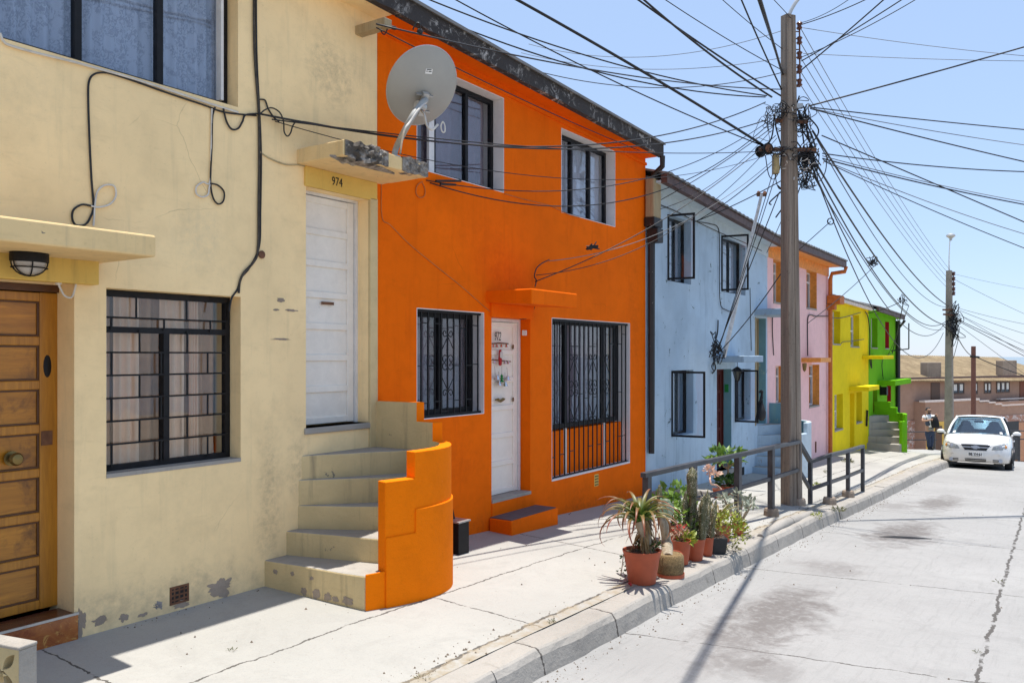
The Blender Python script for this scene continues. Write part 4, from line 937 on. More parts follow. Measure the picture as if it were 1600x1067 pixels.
# hopper head and downpipe at the corner
hp = MB(); hx = XO1 + .05
hp.tube([(XO1 - .02, D - .27, ZO1 + .0), (XO1 - .0, D - .26, ZO1 - .14), (hx, D - .10, ZO1 - .24), (hx, D - .08, ZO1 - .3)], .04, 8)
hp.tube([(hx, D - .07, ZO1 - .3), (hx + .02, D - .06, 1.2), (hx + .02, D - .06, .35)], [.055, .05, .045], 8)
hp.build('downpipe', M['black_pipe'], orange, smooth=True)
MB().box(XO1 - .06, XO1 + .19, D - .16, D - .02, ZO1 - .85, ZO1 - .30).build('hopper_box', M['oldwood'], orange, bevel=.02)
MB().box(XO1 - .07, XO1 + .22, D - .17, D - .01, ZO1 - .98, ZO1 - .85).box(XO1 - .02, XO1 + .17, D - .2, D - .03, ZO1 - 1.2, ZO1 - 1.0).build('hopper_bracket', M['black_pipe'], orange, bevel=.01)

# ------------------------------------------------------------------ PALE BLUE HOUSE
XB0, XB1 = 10.866, gx(1199) - .004
blue = thing('blue_house', (13.5, D, prof(13.5)), 'weathered pale blue house with opened black casement sashes and flaking paint', 'house')
b_u1 = opening(1043, 1080, (1080, 347), (1080, 445)); b_u2 = opening(1127, 1165, (1165, 380), (1165, 462))
b_l1 = opening(1049, 1083.5, (1049, 579), (1049, 683)); b_l2 = opening(1148, 1173, (1148, 577), (1148, 660))
b_d = (gx(1120), gx(1143), gz(1120, 738), gz(1120, 577)); b_ud = (gx(1181), gx(1197), E - 1.34, gz(1190, 497))
ZB0, ZB1 = gz(1040, 300), gz(1195, 385)
house_shell(blue, XB0, XB1, ZB0, ZB1, [b_u1, b_u2, b_l1, b_l2, b_d, b_ud], M['blue'], soffit_mat=M['soffit_blue'], over=.24, fascia_mat=M['gutter_brown'], fascia_h=.11, gut=.09, roofmat=M['greyroof'], corr=True)
MB().hexa([(XB0, D - .02, ZB0 - .20), (XB1, D - .02, ZB1 - .20), (XB1, D - .001, ZB1 - .20), (XB0, D - .001, ZB0 - .20)], [(XB0, D - .02, ZB0 - .0), (XB1, D - .02, ZB1 - .0), (XB1, D - .001, ZB1), (XB0, D - .001, ZB0)]).build('frieze', M['soffit_blue'], blue)
def casement(root, op, out=.42, ang=82, wid=None, cur='curtain_pale'):
    x0, x1, z0, z1 = op
    w = make_window(root, op, .12, M['black_frame'], vs=((x0 + x1) / 2 + .08,), curtain=M[cur], folds=5, fw=.035, cspan=(.42, 1), cy=.12)
    wd = wid or (x1 - x0) * .62; m = Matrix.Translation((x0 + .01, D + .01, 0)) @ Matrix.Rotation(R(-ang), 4, 'Z')
    s_ = MB(); f = .03
    s_.box(0, f, -.015, .015, z0 + .01, z1 - .01).box(wd - f, wd, -.015, .015, z0 + .01, z1 - .01).box(f, wd - f, -.015, .015, z0 + .01, z0 + .01 + f).box(f, wd - f, -.015, .015, z1 - .01 - f, z1 - .01)
    so_ = s_.xf(m).build('open_sash', M['black_frame'], w)
    MB().box(f * .6, wd - f * .6, -.002, .002, z0 + .02, z1 - .02).xf(m).build('sash_pane', M['glass'], so_)
    return w
for op, wd in ((b_u1, .42), (b_u2, .47), (b_l1, .52), (b_l2, .42)): casement(blue, op, wid=wd)
dy = D + .16
d4 = panel_door(blue, b_d[0], b_d[1] - .0, b_d[2], b_d[3], dy, M['red_door'], n=5, stile=.09, frame=M['red_door'])
MB().box(b_d[1] - .012, b_d[1] + .002, D + .004, dy + .05, b_d[2], b_d[3]).build('door_reveal', M['teal'], blue)
MB().box(b_d[0] - .02, b_d[1] + .02, D - .05, dy, b_d[2] - .12, b_d[2]).build('threshold', M['greystep'], blue)
q = at(1133, 607, D + .05); MB().box(b_d[1] - .02, b_d[1] - .011, D + .05, D + .12, q.z - .07, q.z + .07).build('door_sticker', M['greenfelt'], blue)
d5 = panel_door(blue, b_ud[0], b_ud[1], b_ud[2], b_ud[3], dy, M['oldwood'], n=5, stile=.09, frame=M['oldwood'])
MB().box(b_ud[1] - .012, b_ud[1] + .002, D + .004, dy + .05, b_ud[2], b_ud[3]).build('door_reveal', M['teal'], blue)
MB().box(b_ud[0] - .05, b_ud[0] - .005, D - .012, D + .01, b_ud[2], b_ud[3]).build('door_post', M['oldwood'], blue)
k1 = gx(1117); cz_ = gz(1117, 566); slab_mb(k1, k1 + 1.02, D - .50, cz_, cz_ + .11, .008).build('canopy', M['bluestair'], blue, bevel=.01)
k2 = gx(1180); cz_ = gz(1180, 493); slab_mb(k2 - .05, k2 + 1.05, D - .5, cz_, cz_ + .12, .006).build('canopy', M['bluestair'], blue, bevel=.01)
stairs(blue, 11.28, -.545, .85, M['bluestair'], M['soffit_blue'], M['teal'], relief=False)
# small black vent and wall cables
q = at(1161, 737); MB().box(q.x - .06, q.x + .06, D - .004, D + .01, q.z - .09, q.z + .09).build('vent', M['ink'], blue)
wall_cable(blue, [(1026, 318), (1060, 332), (1085, 345), (1110, 350), (1122, 356), (1124, 380), (1124, 440), (1126, 476), (1134, 484), (1145, 488)], .008, 'cable', D - .03)
wall_cable(blue, [(1085, 345), (1130, 366), (1160, 378), (1190, 392)], .008, 'cable', D - .02)
wall_cable(blue, [(1172, 450), (1173, 500), (1174, 548)], .006, 'cable', D - .01)
wall_cable(blue, [(1122, 500), (1121, 520), (1116, 540), (1114, 556), (1118, 575), (1113, 583)], .012, 'cable', D - .03, 'bunched black cable at the end of the canopy')
wall_cable(blue, [(1112, 545), (1117, 560), (1112, 572), (1116, 580)], .01, 'cable', D - .06)
# lantern under the canopy
lq = at(1152, 577, D - .36); ln = MB()
ln.lathe([(.0, .05), (.02, .04), (.105, -.02), (.11, -.03), (.06, -.03)], lq, 6); ln.lathe([(.028, -.20), (.03, -.19), (.0, -.23)], lq, 6)
for k in range(6):
    a = math.pi / 3 * k; ln.tube([(lq.x + .075 * math.cos(a), lq.y + .075 * math.sin(a), lq.z - .03), (lq.x + .03 * math.cos(a), lq.y + .03 * math.sin(a), lq.z - .19)], .006, 4)
ln.tube([(lq.x, lq.y, lq.z + .04), (lq.x, lq.y, gz(1117, 566) + .01)], .005, 5)
lo = ln.build('lantern', M['black_iron'], blue); MB().lathe([(.065, -.035), (.025, -.19)], lq, 6).build('lantern_glass', simple('smoky_lantern_glass', (.10, .10, .08), .2), lo)

# ------------------------------------------------------------------ PINK HOUSE
XP0, XP1 = XB1 + .004, gx(1294)
pink = thing('pink_house', (18.5, D, prof(18.5)), 'pale pink house with apricot eaves and window reveals behind the near utility pole', 'house')
p_u1 = opening(1208, 1224, (1208, 405), (1208, 472)); p_u2 = opening(1260, 1276, (1260, 421), (1260, 481))
p_l1 = opening(1212, 1228, (1212, 572), (1212, 632)); p_l2 = opening(1264, 1280, (1264, 570), (1264, 636))
ZP0, ZP1 = gz(1210, 388), gz(1290, 417)
house_shell(pink, XP0, XP1, ZP0, ZP1, [p_u1, p_u2, p_l1, p_l2], M['pink'], soffit_mat=M['apricot'], over=.34, fascia_mat=M['gutter_brown'], fascia_h=.12, gut=.09, x_over=(0, .0), roofmat=M['greyroof'], corr=True)
MB().hexa([(XP0, D - .02, ZP0 - .22), (XP1, D - .02, ZP1 - .22), (XP1, D - .001, ZP1 - .22), (XP0, D - .001, ZP0 - .22)], [(XP0, D - .02, ZP0), (XP1, D - .02, ZP1), (XP1, D - .001, ZP1), (XP0, D - .001, ZP0)]).build('frieze', M['apricot'], pink)
for op in (p_u1, p_u2, p_l1, p_l2):
    reveal_paint(pink, op, M['apricot'], d1=.2)
    make_window(pink, inset(op, .008), .15, M['white_frame'], vs=((op[0] + op[1]) / 2,), hs=(op[2] + (op[3] - op[2]) * .72,), curtain=M['curtain_mauve'], folds=5, fw=.035, sill=M['greystep'])
k = gx(1252); zq = gz(1252, 566); MB().box(k, k + .9, D - .42, D + .02, zq, zq + .10).build('canopy', M['apricot'], pink, bevel=.01)
q = at(1257, 567, D - .1); MB().lathe([(.0, .0), (.05, -.01), (.05, -.05), (.035, -.16), (0, -.2)], q, 8).build('wall_lamp', M['brass'], pink)
wall_cable(pink, [(1294, 494), (1275, 494), (1266, 492), (1262, 500), (1262, 540), (1262, 556)], .012, 'cable', D - .02)
wall_cable(pink, [(1207, 495), (1207, 520), (1209, 555)], .01, 'cable', D - .02)
dp = MB(); q = XP1 - .12
dp.tube([(XP1 - .02, D - .42, ZP1 + .0), (XP1 - .04, D - .40, ZP1 - .12), (q, D - .12, ZP1 - .16), (q, D - .08, ZP1 - .3), (q, D - .08, prof(q))], .05, 8); dp.box(q - .09, q + .12, D - .2, D - .01, gz(1290, 484), gz(1290, 476))
dp.build('downpipe', M['rust_pipe'], pink, smooth=True)
q = at(1274, 693); MB().box(q.x - .03, q.x + .03, D - .02, D + .005, q.z - .2, q.z + .05).build('meter_plate', M['rust'], pink)

# ------------------------------------------------------------------ YELLOW HOUSE and GREEN HOUSE
XY0, XY1 = XP1 + .004, gx(1357)
yellow = thing('yellow_house', (23.5, D, prof(23.5)), 'bright yellow house with deep window reveals between the pink and the lime green houses', 'house')
ys_ = [opening(1301, 1313, (1301, 485), (1301, 537)), opening(1329, 1342.5, (1329, 491), (1329, 541)), opening(1304, 1317, (1304, 617), (1304, 673)), opening(1338, 1347, (1338, 613), (1338, 661))]
yd = (gx(1328), gx(1335), gz(1328, 702), gz(1328, 615)); ZY0, ZY1 = gz(1300, 468), gz(1357, 485)
house_shell(yellow, XY0, XY1, ZY0, ZY1, ys_ + [yd], M['yellow'], over=.06, gut=.05, soffit_mat=M['yellow'], fascia_mat=M['coping'], fascia_h=.07, roofmat=M['greyroof'], corr=True)
for op in ys_: make_window(yellow, op, .16, M['white_frame'], vs=((op[0] + op[1]) / 2,), hs=((op[2] + op[3]) / 2,), curtain=M['curtain_pale'], folds=5, fw=.04, sill=M['greystep'])
panel_door(yellow, *yd, D + .2, M['yellow'], n=5, frame=M['yellow'])
k = gx(1328); zq = gz(1328, 609); MB().box(k - .1, k + 1.25, D - .5, D + .02, zq - .02, zq + .10).build('canopy', M['yellow'], yellow, bevel=.01)
k = gx(1348); zq = gz(1348, 561); MB().box(k - .05, XY1 + .75, D - .55, D - .003, zq - .0, zq + .10).build('canopy', M['yellow'], yellow, bevel=.01)
hp = MB().box(XY0 - .2, XY0 + .25, D - .32, D - .02, ZY0 - .14, ZY0 + .06).build('hopper_box', M['rust_pipe'], yellow)
wall_cable(yellow, [(1296, 495), (1310, 497), (1325, 494), (1345, 488)], .01, 'cable', D - .05)
wall_cable(yellow, [(1314, 537), (1318, 534), (1330, 533), (1350, 530)], .01, 'cable', D - .05)
b_ = at(1354, 652, D - .05); MB().tube([(b_.x, D - .05, b_.z - .25), (b_.x + .1, D - .05, b_.z + .2)], .03, 5).build('bracket', M['black_iron'], yellow)
XG0, XG1 = XY1 + .004, gx(1400)
green = thing('green_house', (28, D, prof(28)), 'lime green end house with crimson doors and shutters and a green-walled outside stair', 'house')
gs = [opening(1361, 1371, (1361, 496), (1361, 543)), opening(1383, 1389, (1383, 502), (1383, 544)), opening(1364, 1371, (1364, 607), (1364, 645)), opening(1386, 1392, (1386, 602), (1386, 645))]
ZG0, ZG1 = gz(1357, 486), gz(1400, 499)
house_shell(green, XG0, XG1, ZG0, ZG1, gs, M['green'], over=.22, gut=.06, soffit_mat=M['green'], fascia_mat=M['gutter_brown'], fascia_h=.10, roofmat=M['greyroof'], corr=True)
for i, op in enumerate(gs):
    if i in (0, 1, 3):
        w = make_window(green, op, .16, M['white_frame'] if i == 0 else M['maroon'], vs=((op[0] + op[1]) / 2,), curtain=M['curtain_mauve'] if i == 0 else M['maroon'], folds=5, fw=.05, sill=M['greystep'])
        reveal_paint(green, op, M['maroon'] if i != 0 else M['green'], d1=.15, sides='r')
    else: panel_door(green, *op, D + .14, M['maroon'], n=5, frame=M['maroon']); 
k = gx(1372); zq = gz(1372, 600); MB().box(k - .1, gx(1398), D - .5, D + .02, zq - .04, zq + .12).build('canopy', M['green'], green, bevel=.01)
q = at(1381, 607, D - .1); MB().box(q.x - .12, q.x + .12, D - .2, D - .01, q.z - .2, q.z + .05).build('wall_lamp', M['black_iron'], green)
dp = MB(); dp.tube([(XG1 - .1, D - .08, ZG1 - .05), (XG1 - .1, D - .08, prof(XG1))], .07, 8); dp.tube([(XG1 - .15, D - .3, ZG1 - .05), (XG1 - .1, D - .1, ZG1 - .3)], .04, 6)
dp.build('downpipe', M['black_pipe'], green)
MB().tube([(XG1 - 1.2, D - .06, gz(1388, 548)), (XG1 - 1.0, D - .55, gz(1388, 545))], .02, 5).tube([(XG1 - 1.0, D - .55, gz(1388, 545)), (XG1 - 1.0, D - .55, gz(1388, 505))], .02, 5).build('aerial_bracket', M['black_iron'], green)
stairs(green, 21.45, -.98, .9, M['greystep'], M['green'], M['green'], relief=False, inner_paint=False)
wall_cable(green, [(1352, 487), (1356, 495), (1359, 520), (1359, 560), (1362, 575), (1361, 560)], .015, 'cable', D - .05)
wall_cable(green, [(1380, 592), (1378, 570), (1381, 560), (1392, 552)], .012, 'cable', D - .05)

# grit and crumbs of mortar lying in the gutter, along the dirt strip behind the kerb and at the foot of the walls
rg_ = random.Random(21); mb = MB()
for k in range(1500):
    x_ = 3.0 + 16 * rg_.random() ** 1.6; w = rg_.random()
    if w < .45: y_ = KERB - .07 - abs(rg_.gauss(0, .09)); z_ = zr(x_, y_)
    elif w < .75: y_ = 3.2 + rg_.gauss(0, .07); z_ = zs(x_, y_)
    elif w < .85: y_ = D - .02 - abs(rg_.gauss(0, .05)); z_ = zs(x_, y_)
    elif w < .93: y_ = KERB + .2 + 2.0 * rg_.random(); z_ = zs(x_, y_)
    else: y_ = -1.5 + 4.2 * rg_.random(); z_ = zr(x_, y_)
    r_ = .003 + .008 * rg_.random() ** 3; a = rg_.random() * 6.28; c_ = Vector((x_, y_, z_ + r_ * .5)); q = [c_ + Vector((math.cos(a + j * 1.57) * r_ * (.7 + .6 * rg_.random()), math.sin(a + j * 1.57) * r_ * (.7 + .6 * rg_.random()), -r_ * .6)) for j in range(4)]
    n0 = len(mb.v); mb.v += q + [c_ + Vector((0, 0, r_ * .7))]; mb.f += [(n0 + j, n0 + (j + 1) % 4, n0 + 4) for j in range(4)]
gro = mb.build('grit', simple('grey_brown_grit', (.17, .13, .095), .95, var=.5, scale=30)); tag(gro, 'loose grit and mortar crumbs scattered along the kerb and pavement', 'grit', kind='stuff')

# ------------------------------------------------------------------ satellite dish on the canopy
foot = at(616, 236, 4.72); foot.z = E + 1.64
dish = thing('satellite_dish', foot, 'grey round satellite dish on a bent arm bolted to the broken canopy over door 974', 'satellite dish')
dc = P(663.5, 142, 7.0)         # centre of the bowl
nrm = Vector((-.62, -.66, -.42)).normalized()   # back of the bowl faces the camera; it looks up and away
dirv = Vector((0.55, 0.62, 0.56)).normalized()
toc = (Vector((0, 0, E)) - dc).normalized()
dirv = (-toc * .80 + RT * -.33 + Vector((0, 0, .50))).normalized()
rot = dirv.to_track_quat('Z', 'Y').to_matrix().to_4x4(); Tm = Matrix.Translation(dc) @ rot
mb = MB(); prof_ = [(.0, -.0)] + [(.325 * k / 10, .075 * (k / 10) ** 2) for k in range(1, 11)] + [(.336, .080), (.338, .088), (.330, .090)] + [(.325 * k / 10, .075 * (k / 10) ** 2 + .009) for k in range(10, 0, -1)] + [(.0, .009)]
mb.lathe(prof_, (0, 0, 0), 56, sx=.90, sy=1.05); mb.xf(Tm)
bowl = mb.build('bowl', M['dish'], dish, smooth=True)
rim = MB().tube([Tm @ Vector((.336 * .90 * math.cos(a), .336 * 1.05 * math.sin(a), .084)) for a in [2 * math.pi * k / 56 for k in range(57)]], .006, 5).build('rim', M['galv'], bowl, smooth=True)
upv = Vector((0, 0, 1)); upv = (upv - dirv * upv.dot(dirv)).normalized(); sdv = RT - dirv * RT.dot(dirv); sdv = (sdv - upv * sdv.dot(upv)).normalized()
q = dc - dirv * .02
br = MB(); br.beam(q + upv * -.03 - sdv * .075, q + upv * -.03 + sdv * .075, .012, .03, dirv).beam(q + upv * -.17 - sdv * .03, q + upv * -.17 + sdv * .085, .012, .025, dirv)
br.beam(q + upv * .0 - dirv * .02, q + upv * -.2 - dirv * .02, .05, .05, dirv); br.lathe([(.0, -.045), (.036, -.045), (.036, .045), (0, .045)], q + upv * -.11 - dirv * .05 - sdv * .03, 12, 'x')
br.build('bracket', M['galv'], dish)
p3 = q + upv * -.10 - dirv * .055
path = smooth_path([foot + Vector((0, 0, .0)), foot + Vector((.03, -.0, .10)), P(640, 190, 6.75), P(655, 166, 6.85), p3 + upv * .05], 7)
arm = MB().tube(path, .026, 10).build('arm', M['dish'], dish, smooth=True); MB().lathe([(0, -.02), (.06, -.02), (.055, .012), (.03, .02), (0, .02)], foot, 14).build('base_plate', M['galv'], dish)
MB().tube(smooth_path([p3 + upv * .05 - dirv * .03, P(655, 170, 6.78), P(641, 190, 6.70), P(631, 206, 6.66), foot + Vector((.04, -.03, .04))], 6), .008, 6).build('coax_cable', M['cable_white'], dish, smooth=True)
MB().tube(smooth_path([q + upv * -.16, P(663, 180, 6.92), P(667, 196, 6.9), P(675, 203, 6.9), P(684, 195, 6.95)], 6), .010, 6).build('feed_arm_cable', M['cable_white'], dish, smooth=True)
MB().tube(smooth_path([P(692, 190, 6.98), P(689, 197, 6.98), P(691, 206, 6.98), P(695, 206, 6.98), P(695, 196, 6.98), P(692, 190, 6.98)], 5), .006, 6).build('cable_loop', M['cable_white'], dish, smooth=True)
def on_back(u, v, lift=.004):     # a point on the back of the bowl, u to the right, v up
    r2 = (u * u + v * v); return dc + sdv * u + upv * v + dirv * (.075 * r2 / .325 ** 2 - lift)
stk = MB(); vs = [on_back(-.03, .14), on_back(.03, .145), on_back(.03, .185), on_back(-.03, .18)]; stk.add(vs, [(0, 1, 2, 3)]); st_o = stk.build('sticker', M['paper'], bowl)
ln_ = MB()
for v0, u0, u1 in ((.172, -.022, .02), (.157, -.024, -.012), (.158, -.004, .022)): ln_.add([on_back(u0, v0, .006), on_back(u1, v0 + .003, .006), on_back(u1, v0 + .009, .006), on_back(u0, v0 + .006, .006)], [(0, 1, 2, 3)])
ln_.build('sticker_print', M['ink'], bowl)

# ------------------------------------------------------------------ near utility pole
PB = ground_at(1237, 788); PX, PY = PB.x, PB.y
PD = 12.05
pole = thing('utility_pole', (PX, PY, PB.z), 'weathered brown timber pole rising from the pavement, hung with tangled cables', 'utility pole', 'utility poles along the street')
ptop = P(1231, 32, PD).z
mb = MB(); n = 16; ang = THETA - R(90) + R(28)
rings = []
for i in range(n + 1):
    t_ = i / n; z = PB.z - .3 + (ptop - PB.z + .3) * t_; h1 = .128 - .042 * t_; h2 = .105 - .035 * t_
    lean = Vector((-RT.x, -RT.y, 0)) * .05 * t_; c_ = Vector((PX, PY, z)) + lean
    pts = []
    for (a, b) in ((-1, -.82), (-.82, -1), (-.12, -1), (-.10, -.90), (.10, -.90), (.12, -1), (.82, -1), (1, -.82), (1, .82), (.82, 1), (-.82, 1), (-1, .82)):
        w = .006 * mnoise.noise(Vector((a * 3, b * 3, z * 1.4))); x_ = a * h1 + w; y_ = b * h2 + w
        pts.append(c_ + Vector((x_ * math.cos(ang) - y_ * math.sin(ang), x_ * math.sin(ang) + y_ * math.cos(ang), 0)))
    rings.append(pts)
m_ = 12
mb.v = [p for r in rings for p in r]
for i in range(n):
    for k in range(m_): mb.f.append((i * m_ + k, i * m_ + (k + 1) % m_, (i + 1) * m_ + (k + 1) % m_, (i + 1) * m_ + k))
mb.f.append(tuple(n * m_ + k for k in range(m_)))
mb.build('shaft', M['pole'], pole, smooth=True)
def pp(px, py, d=PD): return P(px, py, d)
bolts = MB()
for px, py in ((1231, 88), (1231, 146), (1231, 200), (1232, 306), (1233, 420), (1235, 575), (1234, 668)):
    q = pp(px, py, PD - .14); bolts.lathe([(0, -.02), (.018, -.02), (.018, .03), (0, .03)], q, 8, 'y')
bolts.build('bolt_hole', M['ink'], pole)
arm = MB().tube(smooth_path([pp(1230, 78, PD - .14), pp(1231, 40, PD - .14), pp(1234, 22, PD - .13), pp(1241, 8, PD - .12), pp(1250, -4, PD - .1), pp(1268, -22, PD)], 5), .026, 8).build('lamp_arm', M['galv'], pole, smooth=True)
q = pp(1275, -28, PD); MB().lathe([(0, .08), (.05, .06), (.10, .0), (.12, -.07), (.0, -.09)], q, 14).build('street_lamp', M['galv'], pole, smooth=True)
rack = MB().tube([pp(1249, 36), pp(1250, 136)], .012, 6)
for py in (50, 61, 78, 90, 102, 115, 125, 136): rack.tube([pp(1240, py), pp(1250, py)], .009, 5)
rk = rack.build('insulator_rack', M['rust'], pole)
INS = []
for py in (41, 64, 87, 109, 130):
    q = pp(1249, py, PD - .02); INS.append(q)
    MB().lathe([(.0, .055), (.03, .055), (.045, .035), (.03, .015), (.03, -.01), (.045, -.03), (.03, -.05), (0, -.05)], q, 12).build('insulator', M['insul'], rk, smooth=True)
MB().beam(pp(1212, 189, PD - .14), pp(1262, 191, PD - .14), .05, .05).build('cross_arm', M['rust'], pole)
MB().beam(pp(1218, 166, PD - .13), pp(1254, 166, PD - .13), .05, .07).build('cross_arm', M['galv'], pole)
MB().beam(pp(1186, 234, PD - .16), pp(1275, 235, PD - .16), .05, .05).build('cross_arm', M['rust'], pole)
# coil drum and the junction box hanging from the lowest arm
q = pp(1194, 235, PD - .14)
cd = MB().lathe([(.0, -.10), (.085, -.10), (.085, -.075), (.06, -.07), (.06, .07), (.085, .075), (.085, .10), (0, .10)], (0, 0, 0), 20)
cd.xf(Matrix.Translation(q) @ Matrix.Rotation(THETA - R(90) + R(20), 4, 'Z') @ Matrix.Rotation(R(90), 4, 'X')).build('cable_drum', M['black_iron'], pole, smooth=True)
cd = MB().lathe([(.0, -.005), (.058, -.004), (.058, .004), (0, .005)], (0, 0, .103), 16).xf(Matrix.Translation(q) @ Matrix.Rotation(THETA - R(90) + R(20), 4, 'Z') @ Matrix.Rotation(R(90), 4, 'X')).build('drum_core', M['rust'], pole)
q0, q1 = pp(1212, 242, PD - .16), pp(1212, 272, PD - .16)
MB().beam(q0, q1, .085, .10, FW).build('junction_box', simple('ochre_metal_box', (.34, .26, .12), .6, var=.3), pole, bevel=.01)
# coil of spare cable and the tangle on the arms
tg = MB()
rr = random.Random(5)
def squiggle(c, sx, sz, n=9, r=.009):
    pts = []; v = Vector((rr.gauss(0, sx), rr.gauss(0, .10), rr.gauss(0, sz)))
    for k in range(n):
        v = v * .55 + Vector((rr.gauss(0, sx), rr.gauss(0, .10), rr.gauss(0, sz))) * .8; pts.append(c + RT * v.x + FW * v.y + Vector((0, 0, v.z)))
    tg.tube(smooth_path(pts, 5), r * .72, 4, cap=False)
cyl_c = pp(1263, 240, PD - .1)
for k in range(22): squiggle(pp(1263, 244, PD - .1), .085, .11, 9, .008 + .004 * rr.random())
for k in range(14): squiggle(pp(1258, 268, PD - .1), .10, .14, 8, .008)
for k in range(12): squiggle(pp(1228, 240, PD - .18), .16, .06, 8, .007)
for k in range(12): squiggle(pp(1228, 176, PD - .17), .13, .10, 8, .008)
for k in range(10): squiggle(pp(1253, 190, PD - .12), .08, .14, 9, .008)
for k in range(9): squiggle(pp(1207, 184, PD - .1), .09, .12, 8, .006)
for (a, b) in (((1246, 170), (1256, 225)), ((1248, 165), (1262, 215)), ((1250, 180), (1275, 235)), ((1252, 200), (1280, 245)), ((1247, 190), (1258, 240)), ((1255, 175), (1268, 225)), ((1262, 205), (1274, 262)), ((1216, 182), (1222, 232)), ((1210, 178), (1198, 230)), ((1249, 150), (1258, 200)), ((1240, 285), (1262, 262)), ((1220, 300), (1205, 320)), ((1215, 290), (1212, 340))):
    m_ = ((a[0] + b[0]) / 2 + rr.gauss(0, 10), (a[1] + b[1]) / 2 + rr.gauss(0, 8)); tg.tube(smooth_path([pp(*a, PD - .13), pp(*m_, PD - .1), pp(*b, PD - .13)], 6), .011, 5)
for k in range(7):      # hanging loops
    x_ = 1196 + 12 * k; a = (x_, 238 + rr.random() * 6); dpt = 20 + rr.random() * 34
    tg.tube(smooth_path([pp(*a, PD - .15), pp(x_ + 5, a[1] + dpt * .8, PD - .15), pp(x_ + 13, a[1] + dpt, PD - .13), pp(x_ + 22, a[1] + dpt * .6, PD - .15), pp(x_ + 24, 240, PD - .15)], 5), .007, 4)
top_mesh(tg, 'cable_tangle', M['cable'], 'knotted tangle of black cable loops hanging on the arms of the near pole', 'cable tangle', pp(1240, 240, PD - .12), smooth='full')
# white ties and connector tags in the tangle
tt = MB()
for k in range(46):
    c_ = rr.choice([(1263, 250), (1230, 172), (1232, 243), (1236, 265), (1262, 270)]); q = pp(c_[0] + rr.gauss(0, 9), c_[1] + rr.gauss(0, 9), PD - .24)
    d_ = Vector((rr.gauss(0, 1), rr.gauss(0, 1), rr.gauss(0, 1))).normalized(); tt.beam(q, q + d_ * (.03 + .05 * rr.random()), .012, .006)
tt.build('cable_tie', M['cable_white'], bpy.data.objects['cable_tangle'])

# ------------------------------------------------------------------ far poles
FP = P(1483, 700, 30.0); fz = zs(FP.x, FP.y)
fpole = thing('utility_pole', (FP.x, FP.y, fz), 'grey concrete pole standing behind the parked white car', 'utility pole', 'utility poles along the street')
FT = P(1483, 423, 30).z
mb = MB()
for i in range(7):
    t_ = i / 6; z = fz - .2 + (FT - fz + .2) * t_; w_ = .155 - .06 * t_
    mb.v += [Vector((FP.x + a * w_, FP.y + b * w_, z)) for a, b in ((-1, -.75), (-.75, -1), (.75, -1), (1, -.75), (1, .75), (.75, 1), (-.75, 1), (-1, .75))]
for i in range(6):
    for k in range(8): mb.f.append((i * 8 + k, i * 8 + (k + 1) % 8, (i + 1) * 8 + (k + 1) % 8, (i + 1) * 8 + k))
mb.f.append(tuple(48 + k for k in range(8)))
mb.xf(Matrix.Identity(4)).build('shaft', M['polecon'], fpole, smooth=True)
rk = MB().tube([P(1489.5, 426, 30), P(1490, 461, 30)], .02, 5); 
for py in (430, 444, 458): rk.tube([P(1484, py, 30), P(1490, py, 30)], .015, 4)
rk = rk.build('insulator_rack', M['rust'], fpole); FINS = []
for py in (428, 436, 444, 452, 459):
    q = P(1489.5, py, 29.95); FINS.append(q); MB().lathe([(.0, .07), (.06, .07), (.075, .03), (.05, 0), (.075, -.03), (.05, -.06), (0, -.06)], q, 8).build('insulator', M['insul'], rk)
MB().beam(P(1473, 484, 29.8), P(1490, 484, 29.8), .06, .06).build('cross_arm', M['rust'], fpole); MB().beam(P(1474, 491, 29.8), P(1492, 493, 29.8), .06, .06).build('cross_arm', M['rust'], fpole)
MB().tube([P(1483, 424, 30), P(1482.8, 405, 30), P(1484, 378, 30), P(1486, 372, 30)], [.03, .022, .02, .02], 6).build('lamp_arm', simple('pale_lamp_tube', (.78, .78, .78), .5), fpole)
q = P(1485.5, 369, 30); MB().lathe([(.0, .10), (.06, .09), (.14, .05), (.16, .0), (.05, -.09), (.045, -.16), (0, -.16)], q, 14).build('street_lamp', M['galv'], fpole, smooth=True)
tg = MB()
for k in range(20):
    c_ = P(1491 + rr.gauss(0, 2), 510 + rr.gauss(0, 10), 29.8); pts = [c_ + RT * rr.gauss(0, .14) + FW * rr.gauss(0, .1) + Vector((0, 0, rr.gauss(0, .26))) for _ in range(6)]
    tg.tube(smooth_path(pts, 4), .012, 4, cap=False)
top_mesh(tg, 'cable_tangle', M['cable'], 'small tangle of cables bunched on the far concrete pole', 'cable tangle', P(1491, 510, 29.8), smooth='full')
q = P(1521, 650, 41); q.z = prof(q.x) - .4; qt = P(1520, 541, 41)
bp = thing('utility_pole', q, 'short dark red-brown pole in front of the dusty pink building', 'utility pole', 'utility poles along the street')
MB().tube([q - Vector((0, 0, .3)), Vector((q.x, q.y, qt.z))], [.125, .105], 10).build('shaft', M['polebrown'], bp, smooth=True)
MB().tube([P(1516, 557, 40.9), P(1530, 558, 40.9)], .05, 5).build('cross_arm', M['black_iron'], bp)

